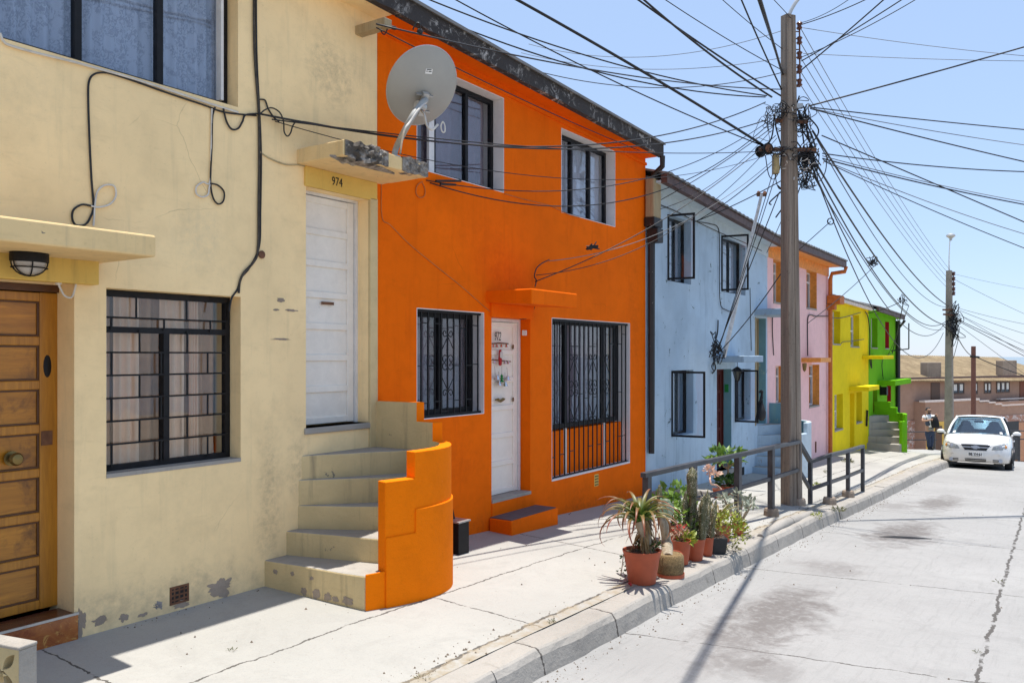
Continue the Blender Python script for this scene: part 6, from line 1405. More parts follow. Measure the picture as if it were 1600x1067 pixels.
# ------------------------------------------------------------------ Christmas hangings on the orange house door
dyy = D + .135; q = at(777, 548, dyy); hg = thing('door_hanging', Vector((q.x, dyy, q.z)), 'silver bells, red felt and a little green tree hanging on the white door 972', 'door hanging')
bell_p = [(.0, .03), (.008, .03), (.014, .018), (.02, .0), (.026, -.012), (.0, -.012)]
def bells(lst, sc):
    for px, py in lst: MB().lathe([(r * sc, h * sc) for r, h in bell_p], at(px, py, dyy - .02), 12).build('bell', M['bell'], hg, smooth=True)
bells([(770.5, 541), (776, 541), (783, 541), (791, 541)], .8); bells([(772, 566), (789, 567), (794, 567)], .8); bells([(777, 591), (793, 592), (780, 600), (789.5, 601)], 1.25)
gd = MB(); gd.tube([at(769, 537, dyy), at(780, 536, dyy - .01), at(794, 537, dyy)], .008, 5).tube([at(769, 562, dyy), at(780, 563, dyy - .01), at(798, 565, dyy)], .007, 5).tube([at(784, 572, dyy), at(784, 588, dyy - .01)], .002, 4)
for a, b in (((773, 572), (774, 588)), ((792, 574), (793, 588)), ((779, 580), (780, 596)), ((789, 582), (789, 596))): gd.tube([at(*a, dyy - .01), at(*b, dyy - .02)], .002, 4)
gd.build('garland', M['rust'], hg)
rb = MB(); rb.lathe([(.0, .05), (.02, .045), (.024, .0), (.03, -.05), (.026, -.12), (.0, -.13)], at(781.5, 553, dyy - .015), 10, sx=1, sy=.5); rb.build('felt_ribbon', M['redcloth'], hg, smooth=True)
fc = MB(); fc.lathe([(.0, .03), (.022, .02), (.03, -.01), (.024, -.04), (.0, -.05)], at(783.5, 553, dyy - .028), 10, sx=1, sy=.4); fc.build('pale_tuft', M['cable_white'], hg, smooth=True)
tr = MB()
for k, (r_, h_) in enumerate(((.036, -.035), (.028, -.005), (.02, .022))): tr.lathe([(.0, .03), (r_, -.005), (0, -.006)], at(784, 591, dyy - .03) + Vector((0, 0, h_)), 10)
tr.build('felt_tree', M['greenfelt'], hg)

# the dark gap where the road's cross joint has opened
q = ground_at(1414, 840, True); u0 = ground_at(1374, 838.5, True); u1 = ground_at(1456, 842, True); mb = MB(); n = 16; pts = []
w_ = (u1 - u0); nn = Vector((0, 0, 1)).cross(w_).normalized()
for k in range(n + 1): t_ = k / n; pts.append(u0 + w_ * t_ + nn * .085 * math.sin(math.pi * t_) ** .8)
for k in range(1, n): t_ = 1 - k / n; pts.append(u0 + w_ * t_ - nn * .06 * math.sin(math.pi * t_) ** .8)
top_mesh(MB().extr([p + Vector((0, 0, .005)) for p in pts], (0, 0, -.1)), 'road_gap', simple('tarry_black_gap', (.012, .012, .014), .9), 'black lens-shaped gap in a cross joint of the pale concrete road', 'road gap', q)

# ------------------------------------------------------------------ the building across the end of the street
A = P(1388, 650, 46.0); B = P(1650, 650, 54.5); A.z = B.z = 0
ux = (B - A).normalized(); uy = Vector((-ux.y, ux.x, 0))
if uy.dot(FW) < 0: uy = -uy
def depth_on(px, off=0.0):       # depth at which the ray through column px meets the facade moved off metres nearer
    u = (px - 800) / F_PX; r = FW + RT * u; n_ = uy
    return (A - uy * off).dot(n_) / r.dot(n_)
def FB(px, py, off=0.0): return P(px, py, depth_on(px, off))
apt = thing('apartment_building', FB(1400, 700) * 1.0, 'long dusty pink two-storey building with a rusty sheet roof across the end of the street', 'building')
def fx(p): return (p - A).dot(ux)
def slab_on(mb, pxa, pxb, pya, pyb, off0, off1, ref=None):   # box on the facade between two columns and two rows (rows measured at pxa)
    a = FB(pxa, pya, off1); b = FB(pxb, pya, off1); zt = a.z; zb = FB(pxa, pyb, off1).z
    p0 = Vector((a.x, a.y, 0)); p1 = Vector((b.x, b.y, 0)); t_ = uy * (off1 - off0)
    return mb.hexa([(*p0.xy, zb), (*p1.xy, zb), (*(p1 + t_).xy, zb), (*(p0 + t_).xy, zb)], [(*p0.xy, zt), (*p1.xy, zt), (*(p1 + t_).xy, zt), (*(p0 + t_).xy, zt)])
mb = MB(); a = FB(1385, 593); b = FB(1668, 593); zb = -5.5; zt = a.z; t_ = uy * 7
mb.hexa([(a.x, a.y, zb), (b.x, b.y, zb), (*(b + t_).xy, zb), (*(a + t_).xy, zb)], [(a.x, a.y, zt), (b.x, b.y, zt), (*(b + t_).xy, zt), (*(a + t_).xy, zt)])
mb.build('wall', M['farwall'], apt)
# corrugated roof with its ridge behind, and the lower right-hand pitch
rf = MB(); n = 150; ev = uy * -.5; L_ = (b - a); rg = uy * 4.6; hr = 1.42
for i in range(n):
    p0 = a + L_ * (i / n); p1 = a + L_ * ((i + 1) / n); w0 = Vector((0, 0, .03 * (i % 2))); w1 = Vector((0, 0, .03 * ((i + 1) % 2)))
    hz = Vector((0, 0, hr)); dn = Vector((0, 0, -.10)); tk = Vector((0, 0, .04))
    for (s0, s1, za, zb_) in ((ev, rg, dn, hz), (rg, uy * 8, hz, Vector((0, 0, 0)))):
        q = [p0 + s0 + za + w0, p1 + s0 + za + w1, p1 + s1 + zb_ + w1, p0 + s1 + zb_ + w0]; rf.hexa(q, [v + tk for v in q])
rfo = rf.build('roof', M['rustroof'], apt)
for pxa, pxb, pya, pyb in ((1449, 1471, 566, 586), (1567, 1589, 563, 583)):
    mb = MB(); p = FB(pxa, pya, -.2); p1 = FB(pxb, pya, -.2); p1.z = p.z; zb = FB(pxa, pyb + 4, -.2).z; tt_ = uy * .45
    mb.hexa([(*p.xy, zb), (*p1.xy, zb), (*(p1 + tt_).xy, zb), (*(p + tt_).xy, zb)], [(*p.xy, p.z), (*p1.xy, p.z), (*(p1 + tt_).xy, p.z), (*(p + tt_).xy, p.z)])
    mb.build('chimney', M['brokencon'], rfo, bevel=.03)
for px in (1524, 1530):
    p = FB(px, 574, -2.4); MB().tube([p - Vector((0, 0, .5)), p], .10, 8).build('vent_pipe', M['galv'], rfo)
gm = MB(); p0 = FB(1385, 592, .55); p1 = FB(1668, 592, .55); p1.z = p0.z; gm.beam(p0, p1, .12, .10); gm.build('gutter', M['gutter_brown'], apt)
def far_window(pxa, pxb, pya, pyb, off=0.0, mull=1):
    mb = MB(); e = .06; a = FB(pxa, pya, off + .03); b = FB(pxb, pya, off + .03); zt = a.z; zb = FB(pxa, pyb, off + .03).z; a.z = b.z = 0
    d_ = (b - a); hh = zt - zb
    def bar(t0, t1, z0, z1, dep=.1):
        q0 = a + d_ * t0; q1 = a + d_ * t1; tt_ = uy * dep; mb.hexa([(*q0.xy, z0), (*q1.xy, z0), (*(q1 + tt_).xy, z0), (*(q0 + tt_).xy, z0)], [(*q0.xy, z1), (*q1.xy, z1), (*(q1 + tt_).xy, z1), (*(q0 + tt_).xy, z1)])
    f = .07 / d_.length; bar(0, f, zb, zt); bar(1 - f, 1, zb, zt); bar(f, 1 - f, zb, zb + .07); bar(f, 1 - f, zt - .07, zt)
    for k in range(1, mull + 1): bar(k / (mull + 1) - f * .4, k / (mull + 1) + f * .4, zb + .07, zt - .07)
    w = mb.build('window', M['door_dark'], apt)
    pm = MB(); q0 = a + d_ * f + uy * .02; q1 = a + d_ * (1 - f) + uy * .02; pm.add([(*q0.xy, zb + .05), (*q1.xy, zb + .05), (*q1.xy, zt - .05), (*q0.xy, zt - .05)], [(0, 1, 2, 3)]); pm.build('pane', simple('dark_far_pane', (.05, .05, .055), .12), w)
    for k in range(mull + 1):
        r0 = (k + .28) / (mull + 1); r1 = (k + .78) / (mull + 1); cm = MB(); z0 = zb + hh * .3; z1 = zb + hh * .85; c0 = a + d_ * r0 + uy * .012; c1 = a + d_ * r1 + uy * .012
        cm.add([(*c0.xy, z0), (*c1.xy, z0), (*c1.xy, z1), (*c0.xy, z1)], [(0, 1, 2, 3)]); cm.build('curtain', M['paper'], w)
    return w
far_window(1488, 1507, 598, 616); far_window(1538, 1549, 597, 615); far_window(1557, 1578, 596, 614, 0, 2); far_window(1522, 1528, 597, 616, 0, 0)
mb = MB(); slab_on(mb, 1455, 1469, 598, 640, -.1, .03); dk_ = mb.build('door', M['door_dark'], apt)
mb = MB(); slab_on(mb, 1594, 1640, 596, 630, 0, .04); mb.build('door', simple('brick_brown_shutter', (.20, .07, .04), .7), apt)
# terrace in front with its coping, peeling lower storey
tr = MB(); slab_on(tr, 1446, 1530, 628, 720, 0, .7); slab_on(tr, 1529.9, 1668, 629, 720, 0, .69); tr.build('terrace_wall', M['farwall'], apt)
cp = MB(); slab_on(cp, 1445.5, 1531, 626.0, 629, .4, .76)
for pxa, pxb, py in ((1531, 1546, 626), (1546, 1556, 628), (1556, 1566, 630.5), (1566, 1680, 632.5)): slab_on(cp, pxa, pxb, py, py + 2, .4, .76)
cp.build('coping', M['coping'], apt)
c2 = MB(); slab_on(c2, 1564, 1680, 623, 624.5, .2, .5); slab_on(c2, 1576, 1592, 626, 628, .25, .55); slab_on(c2, 1590, 1680, 629, 632, .25, .55); c2.build('stair_coping', M['coping'], apt)
c3 = MB(); slab_on(c3, 1566, 1680, 624.5, 660, .1, .3); c3.build('stair_wall', M['farwall'], apt)
pb = MB(); slab_on(pb, 1386, 1446, 659, 720, -.1, .05); pb.build('peeling_base', M['farpeel'], apt)
pb = MB(); slab_on(pb, 1448, 1475, 660, 720, .6, .74); pb.build('ochre_base', M['ochre'], apt)
pb = MB(); slab_on(pb, 1462, 1472, 666, 720, .7, .78); pb.build('door', M['door_dark'], apt)
pb = MB(); slab_on(pb, 1556, 1680, 650, 660, .6, .74); pb.build('peeling_band', M['farpeel'], apt)
pb = MB(); slab_on(pb, 1572, 1592, 659, 720, .7, .76); pb.build('door', simple('dark_grey_door', (.04, .045, .05), .6), apt)
pb = MB(); slab_on(pb, 1592, 1680, 660, 720, .6, .74); pb.build('apricot_base', simple('faded_apricot_wall', (.52, .27, .16), .8), apt)
# guard rails at the end of the pavement
def guard(pxs, dpt, pyt, pym, label):
    g0 = P(pxs[0], 700, dpt); t = thing('guard_rail', (g0.x, g0.y, zs(g0.x, g0.y)), label, 'guard rail')
    for py in (pyt, pym): MB().tube([P(pxs[0], py, dpt), P(pxs[-1], py, dpt)], .025, 6).build('rail', M['rail_iron'], t)
    for px in pxs[1:-1]:
        p = P(px, pyt - 1, dpt); MB().box(p.x - .05, p.x + .05, p.y - .05, p.y + .05, min(zs(p.x, p.y), zr(p.x)) - .1, p.z).build('post', M['rail_iron'], t)
guard([1392, 1398, 1459.5, 1464], 36.0, 674.5, 687, 'thin dark guard rail behind the walking person at the end of the pavement')
guard([1572, 1592, 1640, 1680], 37.0, 673, 686, 'dark guard rail at the right edge beyond the white car')

# ------------------------------------------------------------------ white saloon car
CARX = ground_at(1524, 733, True)
carpaint = NT('white_car_paint'); n = carpaint.noise(carpaint.obj(), 4, 5); z_ = carpaint.xyz(carpaint.obj())[2]
dust = carpaint.math('MULTIPLY', carpaint.ramp(carpaint.math('ADD', z_, carpaint.math('MULTIPLY', n, .25)), .25, .55, (1, 1, 1, 1), (0, 0, 0, 1)), .55)
M['carpaint'] = carpaint.done(carpaint.mix(dust, (.74, .73, .71), (.45, .36, .25)), .22); carpaint.b.inputs['Coat Weight'].default_value = .6; carpaint.b.inputs['Coat Roughness'].default_value = .06
M['chrome'] = simple('dull_chrome', (.42, .44, .50), .25, metal=.35, var=.03); M['tyre'] = simple('tyre_rubber', (.018, .018, .019), .8); M['carblack'] = simple('black_car_plastic', (.015, .015, .016), .5)
M['seat'] = simple('grey_seat_fabric', (.06, .065, .075), .9); M['lampglass'] = simple('headlamp_glass', (.30, .32, .33), .1, var=.3, scale=30); M['amber'] = simple('amber_lens', (.55, .22, .05), .15)
car_o = Vector((0, 0, 0))
cz = zr(CARX.x + .8); yaw = R(1.5)
car = thing('parked_car', (0, 0, 0), 'white four-door saloon parked facing the viewer beside the kerb, dusty along the bottom', 'car')
CS = .955                    # overall size
# car coordinates: x from nose to tail, y to its left (photo right is -y in the world), z up
sect = [  # x, half width, bottom z, belt-side z, hood z, crown
    (0.00, .52, .30, .50, .69, .012), (0.05, .67, .24, .53, .76, .018), (0.16, .76, .21, .58, .815, .025), (0.38, .81, .20, .65, .865, .03), (0.70, .832, .20, .72, .92, .035), (1.00, .838, .20, .76, .955, .035), (1.18, .838, .20, .80, .985, .03),
    (1.8, .842, .20, .84, .97, .02), (2.5, .842, .20, .85, .98, .02), (3.1, .838, .20, .86, 1.0, .02), (3.55, .825, .21, .86, 1.03, .03), (3.95, .79, .23, .82, 1.04, .03), (4.2, .72, .28, .72, 1.02, .02), (4.28, .60, .34, .62, .90, .01)]
def carM(): return Matrix.Translation((0, 0, 0))
half = []
for (x, w, zb_, zs_, zh, cr) in sect:
    half.append([(x, 0, zb_), (x, w * .80, zb_), (x, w * .955, zb_ + .05), (x, w * .985, zb_ + .16), (x, w, (zb_ + zs_) / 2 + .03), (x, w * .985, zs_), (x, w * .955, zs_ + (zh - zs_) * .45), (x, w * .90, zs_ + (zh - zs_) * .85), (x, w * .80, zh), (x, w * .45, zh + cr * .8), (x, 0, zh + cr)])
body = MB(); nc = 20
for hs in half:
    ring = hs + [(x, -y, z) for x, y, z in reversed(hs[1:-1])]; body.v += [Vector(q) for q in ring]
for i in range(len(half) - 1):
    for k in range(nc): body.f.append((i * nc + k, (i + 1) * nc + k, (i + 1) * nc + (k + 1) % nc, i * nc + (k + 1) % nc))
body.f.append(tuple(range(nc))); body.f.append(tuple((len(half) - 1) * nc + k for k in range(nc - 1, -1, -1)))
def carput(mb, name, mat, parent, **k):
    return mb.build(name, mat, parent, **k)
bo = carput(body, 'body', M['carpaint'], car, smooth='full')
# keep the belt opening: the cabin sits on top. roof and pillars
roofp = [(1.80, .545, 1.435), (2.0, .575, 1.475), (2.5, .585, 1.495), (2.95, .57, 1.475), (3.2, .53, 1.42)]
rf = MB()
for x, w, z in roofp: rf.v += [Vector(q) for q in ((x, -w, z - .03), (x, -w * .93, z + .005), (x, -w * .5, z + .03), (x, 0, z + .04), (x, w * .5, z + .03), (x, w * .93, z + .005), (x, w, z - .03))]
for i in range(4):
    for k in range(6): a = i * 7 + k; rf.f.append((a, a + 7, a + 8, a + 1))
rfo_ = rf.build('roof', M['carpaint'], car, smooth='full'); sm_ = rfo_.modifiers.new('thick', 'SOLIDIFY'); sm_.thickness = .03; sm_.offset = -1
def pil_(mb, pts, r): mb.tube(smooth_path(pts, 4), r, 6)
for s_ in (-1, 1):
    pm = MB(); pil_(pm, [(1.10, s_ * .735, .955), (1.42, s_ * .66, 1.22), (1.82, s_ * .555, 1.43)], .036); pm.build('pillar', M['carpaint'], car, smooth='full')
    pm = MB(); pil_(pm, [(2.42, s_ * .755, .96), (2.44, s_ * .68, 1.25), (2.46, s_ * .585, 1.465)], .035); pm.build('pillar', M['carblack'], car, smooth='full')
    pm = MB(); pil_(pm, [(3.62, s_ * .69, 1.02), (3.45, s_ * .65, 1.20), (3.18, s_ * .54, 1.42)], .055); pm.build('pillar', M['carpaint'], car, smooth='full')
    pm = MB(); pil_(pm, [(1.80, s_ * .56, 1.435), (2.5, s_ * .60, 1.475), (3.2, s_ * .545, 1.42)], .03); pm.build('roof_rail', M['carpaint'], car, smooth='full')
    pm = MB()
    for a, b, c_, d_ in (((1.24, .735, .965), (2.40, .765, .965), (2.42, .60, 1.45), (1.85, .57, 1.42)), ((2.46, .765, .965), (3.55, .71, 1.01), (3.2, .56, 1.40), (2.48, .60, 1.45))): pm.add([(q[0], s_ * q[1], q[2]) for q in (a, b, c_, d_)], [(0, 1, 2, 3)])
    pm.build('side_glass', M['glass_car'], car)
    mr = MB(); mr.sphere((1.30, s_ * .93, 1.015), .1, 12, 8, (.55, 1.05, .72)); mr.tube([(1.3, s_ * .80, .965), (1.3, s_ * .88, .985)], .03, 6); mo = mr.build('wing_mirror', M['carpaint'], car, smooth='full')
    MB().sphere((1.30, s_ * .925, .972), .1, 12, 6, (.5, .98, .42)).build('mirror_base', M['carblack'], mo, smooth='full')
    for x in (1.35, 2.44, 3.35): MB().tube(smooth_path([(x, s_ * .846, .32), (x, s_ * .848, .6), (x, s_ * .842, .84), (x, s_ * .77, .96)], 3), .004, 4).build('door_seam', M['carblack'], car)
    for k, (x0, x1) in enumerate(((1.36, 2.43), (2.45, 3.34))):
        MB().beam((x1 - .2, s_ * .846, .80), (x1 - .07, s_ * .846, .81), .025, .03).build('door_handle', M['carpaint'], car)
    MB().beam((1.3, s_ * .85, .52), (3.3, s_ * .85, .53), .012, .05).build('side_strip', M['carpaint'], car)
def wsurf(t, s_):    # windscreen surface, t up, s across
    w = .70 * (1 - t) + .54 * t; x = 1.08 + .74 * t; return Vector((x - .07 * (1 - s_ * s_) * (1 - .4 * t), s_ * w, .965 + .465 * t + .03 * (1 - s_ * s_) * t))
ws = MB(); nt, ns = 6, 10
for i in range(nt + 1):
    for j in range(ns + 1): ws.v.append(wsurf(i / nt, -1 + 2 * j / ns))
for i in range(nt):
    for j in range(ns): a = i * (ns + 1) + j; ws.f.append((a, a + ns + 1, a + ns + 2, a + 1))
wo = ws.build('windscreen', M['glass_car'], car, smooth='full')
MB().tube([wsurf(0, -1 + 2 * j / 12) + Vector((-.01, 0, -.005)) for j in range(13)], .016, 5).build('cowl', M['carblack'], car)
MB().tube([wsurf(1, -1 + 2 * j / 12) + Vector((-.0, 0, .005)) for j in range(13)], .018, 5).build('header', M['carblack'], car)
wp = MB()
for s0, s1 in ((-.30, .55), (.35, -.95)): wp.tube([wsurf(.02, s0) + Vector((-.03, 0, .02)), wsurf(.07, s1) + Vector((-.025, 0, .012))], .009, 5)
MB().tube([wsurf(.02, .62) + Vector((-.03, 0, .012)), wsurf(.09, -.05) + Vector((-.02, 0, .012))], .010, 5).build('wiper', M['carblack'], wo); MB().tube([wsurf(.02, -.15) + Vector((-.03, 0, .012)), wsurf(.05, -.85) + Vector((-.02, 0, .012))], .010, 5).build('wiper', M['carblack'], wo)
for s_ in (-.87, .80):
    q = [wsurf(.05, s_), wsurf(.05, s_ + .09), wsurf(.18, s_ + .085), wsurf(.18, s_)]; MB().add([v + Vector((-.006, 0, .004)) for v in q], [(0, 1, 2, 3)]).build('windscreen_sticker', M['paper'], wo)
rw = MB(); rw.add([(3.66, -.66, 1.04), (3.66, .66, 1.04), (3.22, .52, 1.42), (3.22, -.52, 1.42)], [(0, 1, 2, 3)]); rw.build('rear_glass', M['glass_car'], car)
# cabin
for s_ in (-1, 1):
    st = MB(); st.sphere((2.35, s_ * .36, 1.0), .3, 14, 8, (.35, .82, 1.0)); st.sphere((2.40, s_ * .36, 1.265), .13, 12, 8, (.5, 1.05, .75)); st.build('seat', M['seat'], car, smooth='full')
MB().box(3.1, 3.3, -.62, .62, .9, 1.12).build('rear_seat', M['seat'], car, bevel=.05); MB().box(1.15, 1.4, -.68, .68, .95, 1.0).build('dashboard', M['carblack'], car, bevel=.03)
sw = MB(); sw.tube([(1.62 + .07 * math.sin(a), .36 + .18 * math.cos(a), 1.0 + .16 * math.sin(a)) for a in [2 * math.pi * k / 18 for k in range(19)]], .014, 5); sw.build('steering_wheel', M['carblack'], car)
MB().box(1.80, 1.82, -.12, .12, 1.30, 1.365).build('rear_view_mirror', M['carblack'], car, bevel=.01)
# face of the car: surfaces follow the nose
def nose(y, z, lift=.006):
    # find x on the lofted body for given |y|, z by marching sections
    ay = abs(y); best = None
    for (h0, h1) in zip(half, half[1:]):
        for t_ in [k / 6 for k in range(7)]:
            sec = [Vector(p0).lerp(Vector(p1), t_) for p0, p1 in zip(h0, h1)]
            wz = 0; inside = False
            for p, q in zip(sec, sec[1:]):
                lo, hi = min(p.z, q.z), max(p.z, q.z)
                if lo - 1e-6 <= z <= hi + 1e-6:
                    tt_ = 0 if hi - lo < 1e-6 else (z - p.z) / (q.z - p.z); wz = max(wz, p.y + (q.y - p.y) * tt_)
            if wz >= ay: return Vector((sec[0].x - lift, y, z))
    return Vector((.3, y, z))
def face_patch(poly, lift=.006, depth=.03):
    pts = [nose(y, z, lift) for y, z in poly]; return MB().extr(pts, (depth, 0, 0))
def dense(poly, n=5):
    out = []
    for (a, b) in zip(poly, poly[1:] + poly[:1]): out += [(a[0] + (b[0] - a[0]) * k / n, a[1] + (b[1] - a[1]) * k / n) for k in range(n)]
    return out
def gridpatch(poly_fn, nu, nv, lift, name, mat, parent, smooth='full'):
    mb = MB()
    for i in range(nu + 1):
        for j in range(nv + 1): mb.v.append(nose(*poly_fn(i / nu, j / nv), lift))
    for i in range(nu):
        for j in range(nv): a = i * (nv + 1) + j; mb.f.append((a, a + 1, a + nv + 2, a + nv + 1))
    return mb.build(name, mat, parent, smooth=smooth)
def trap(y0a, y1a, z0, y0b, y1b, z1):
    return lambda u, v: ((y0a + (y1a - y0a) * u) * (1 - v) + (y0b + (y1b - y0b) * u) * v, z0 + (z1 - z0) * v)
gr = gridpatch(trap(-.25, .25, .555, -.345, .345, .705), 16, 6, .012, 'grille', M['carblack'], car)
for (w0, w1, z0, z1) in ((-.265, .265, .545, .556), (-.31, .31, .622, .650), (-.355, .355, .703, .712)): gridpatch(trap(w0, -w0, z0, w0 - (.01 if z0 < .6 else 0), -w0 + (.01 if z0 < .6 else 0), z1), 12, 2, .024, 'grille_bar', M['chrome'], gr)
em = MB(); q = nose(0, .635, .035)      # bow-tie emblem
bt_ = [(-.105, -.022), (-.04, -.022), (-.045, -.038), (.045, -.038), (.05, -.022), (.085, -.022), (.105, .022), (.04, .022), (.045, .038), (-.045, .038), (-.05, .022), (-.085, .022)]
em.extr([(q.x - .012, y, .637 + z * 1.25) for y, z in bt_], (.02, 0, 0)); em.build('emblem', M['chrome'], gr, bevel=.003)
pl = MB().extr([(nose(y, z, .02).x * 0 - .022, y, z) for y, z in ((-.18, .395), (.18, .395), (.18, .49), (-.18, .49))], (.02, 0, 0)); plo = pl.build('number_plate', M['paper'], car)
text_mb('BB YH\u00b761', .10, M['ink'], 'plate_number', plo, (-.024, 0, .447), .001, rot=(R(90), 0, R(-90)), sx=.80, bold=.003); MB().box(-.0238, -.022, -.10, .10, .402, .410).build('plate_print', M['ink'], plo)
gridpatch(trap(-.24, .24, .265, -.25, .25, .33), 10, 3, .012, 'lower_grille', M['carblack'], car); gridpatch(trap(-.24, .24, .293, -.24, .24, .303), 10, 1, .02, 'lower_bar', M['carpaint'], car)
for s_ in (-1, 1):
    hl = gridpatch(lambda u, v, s_=s_: (s_ * ((.37 + .37 * u) * (1 - v) + (.42 + .31 * u) * v), (.575 + .025 * u) * (1 - v) + (.705 + .075 * u - .03 * (1 - u) ** 2) * v), 10, 6, .010, 'headlight', M['lampglass'], car)
    q = nose(s_ * .57, .655, .004); MB().lathe([(.0, -.02), (.045, -.014), (.05, .0), (.03, .008), (0, .01)], (q.x + .0, q.y, q.z), 14, 'x').build('bulb_reflector', M['chrome'], hl, smooth=True)
    gridpatch(lambda u, v, s_=s_: (s_ * (.675 + .05 * u), .635 + .09 * v + .01 * u), 3, 3, .016, 'indicator', M['amber'], hl)
    gridpatch(lambda u, v, s_=s_: (s_ * (.40 + .22 * u), (.265 + .008 * u) + (.06 - .01 * u) * v), 6, 3, .010, 'fog_recess', M['carblack'], car)
    gridpatch(lambda u, v, s_=s_: (s_ * (.40 + .12 * u), .292 + .012 * v), 4, 1, .018, 'fog_bar', M['carpaint'], car)
    q = nose(s_ * .575, .295, .0); fo = MB().lathe([(.0, -.035), (.03, -.03), (.036, -.025), (.04, .0), (0, .0)], q, 14, 'x').build('fog_lamp', M['lampglass'], car, smooth=True)
    q.x -= .028; MB().lathe([(.034, -.012), (.046, -.012), (.05, .012), (.034, .012)], q, 14, 'x').build('fog_ring', M['chrome'], fo, smooth=True)
for x in (.78, 3.28):
    for s_ in (-1, 1):
        a_ = MB(); yo = s_ * .745; a_.lathe([(.0, -.09), (.20, -.09), (.285, -.08), (.295, -.05), (.295, .05), (.285, .08), (.20, .09), (0, .09)], (x, yo, .293), 28, 'y'); wl_ = a_.build('wheel', M['tyre'], car, smooth=True)
        r_ = MB().lathe([(.0, -.0), (.195, -.0), (.2, -.01), (.2, .01), (0, .012)], (x, yo + s_ * .088, .293), 20, 'y'); r_.build('rim', M['galv'], wl_)
        ar = MB().tube([(x + .335 * math.cos(R(k * 10)), s_ * .838, .293 + .335 * math.sin(R(k * 10))) for k in range(-1, 20)], .022, 6).build('wheel_arch', M['carblack'], car)
MB().box(.1, 4.1, -.62, .62, .16, .21).build('underbody', M['carblack'], car)
MB().tube([(-.005, -.42, .225), (-.02, 0, .222), (-.005, .42, .225)], .014, 6).build('front_lip', M['carpaint'], car)
CARROT = Matrix.Rotation(yaw, 4, 'Z')
car.location = (CARX.x - .0, CARX.y, zr(CARX.x + .8)); car.rotation_euler = (0, math.atan2(zr(CARX.x + .8) - zr(CARX.x + 3.2), 2.5), R(2.6)); car.scale = (CS, CS, CS)

# ------------------------------------------------------------------ the person walking on the pavement
gp = P(1452.5, 703, 33.0); gp.z = zs(gp.x, gp.y)
per = thing('person', gp, 'person in white T-shirt, dark vest and jeans, walking behind the white car', 'person')
fw_ = -FW; rt_ = -RT      # facing the viewer; rt_ = the person's own left is photo right -> use photo axes instead
HH = (E - gp.z) - (638 - HOR) * 0
def body_pt(px, py, f=0.0): return P(px, py, 33.0) + fw_ * f
K = 33.0 / F_PX
def skin_mesh(name, chains, mat, parent, sub=2, root=0):
    vs = []; es = []; rs = []; idx = {}
    for ch in chains:
        prev = None
        for p, r in ch:
            key = tuple(round(v, 4) for v in p)
            if key not in idx: idx[key] = len(vs); vs.append(Vector(p)); rs.append(r)
            if prev is not None and prev != idx[key]: es.append((prev, idx[key]))
            prev = idx[key]
    off = OFF[parent]; me = bpy.data.meshes.new(name); me.from_pydata([tuple(v - off) for v in vs], es, []); o = bpy.data.objects.new(name, me); COL.objects.link(o)
    o.parent = parent; OFF[o] = off; me.materials.append(mat)
    sk = o.modifiers.new('skin', 'SKIN'); 
    for i, r in enumerate(rs):
        d = me.skin_vertices[0].data[i]; d.radius = r if isinstance(r, tuple) else (r, r); d.use_root = (i == root)
    sk.use_smooth_shade = True; sb = o.modifiers.new('sub', 'SUBSURF'); sb.levels = sub; sb.render_levels = sub
    return o
M['skin'] = simple('warm_skin', (.40, .22, .14), .55, var=.08); M['hair'] = simple('black_hair', (.012, .010, .009), .6); M['tshirt'] = simple('white_cotton', (.80, .80, .80), .9, var=.05); M['vest'] = simple('navy_vest', (.05, .065, .10), .9); M['jeans'] = simple('blue_denim', (.035, .048, .085), .9, var=.25, scale=8); M['shoe'] = simple('dark_shoe_leather', (.02, .016, .014), .5); M['bagfab'] = simple('black_backpack_cloth', (.008, .008, .010), .8); M['shirt_hem'] = simple('grey_green_cloth', (.22, .22, .19), .9)
S = lambda px, py, f=0.0: body_pt(px, py, f)
pel = S(1452.5, 671); nk = S(1450.5, 647.5); chest = S(1451.5, 653)
# skin: one continuous body
skin_mesh('body', [
    [(pel, .13), (S(1452, 664), .14), (chest, .155), (S(1451, 649), .085), (nk, .058), (S(1450.3, 644.5, .02), .06)],
    [(chest, .155), (S(1445.5, 650), .065), (S(1440.5, 655.5, .06), .047), (S(1439.3, 657, .1), .042), (S(1444, 656, .26), .036), (S(1449, 654.3, .30), .03)],
    [(chest, .155), (S(1456.5, 650), .065), (S(1461.5, 654, .05), .047), (S(1462.6, 655, .10), .042), (S(1460.5, 652, .22), .034), (S(1459.2, 650, .26), .03)],
    [(pel, .13), (S(1450, 674), .10), (S(1450.5, 687, .06), .066), (S(1450.8, 700, .0), .042), (S(1450.3, 702.2, .10), .04)],
    [(pel, .13), (S(1455, 674), .10), (S(1455.4, 686, .02), .066), (S(1454.2, 700, -.02), .042), (S(1454.3, 702.3, .10), .04)]], M['skin'], per)
hd = MB(); hc = S(1450.3, 641.8, .02); hd.sphere(hc, .115, 16, 12, (.80, .9, 1.12)); hd.sphere(hc + fw_ * .085 + Vector((0, 0, -.012)), .022, 8, 6); hd.sphere(hc + fw_ * .05 + Vector((0, 0, -.085)), .055, 10, 7, (1, 1, .7))
for s_ in (-1, 1): hd.sphere(hc + RT * s_ * .098 + Vector((0, 0, -.01)), .03, 8, 6, (.5, .7, 1.1))
hdo = hd.build('head', M['skin'], per, smooth='full')
hr = MB(); hr.sphere(hc + Vector((0, 0, .022)) - fw_ * .018, .118, 16, 10, (.86, .92, 1.06))
for i in range(len(hr.v)):
    q = hr.v[i] - hc
    if q.dot(fw_) > .035 and q.z < .075: hr.v[i] -= fw_ * (q.dot(fw_) - .03)
hr.build('hair', M['hair'], hdo, smooth='full')
gl_ = MB()
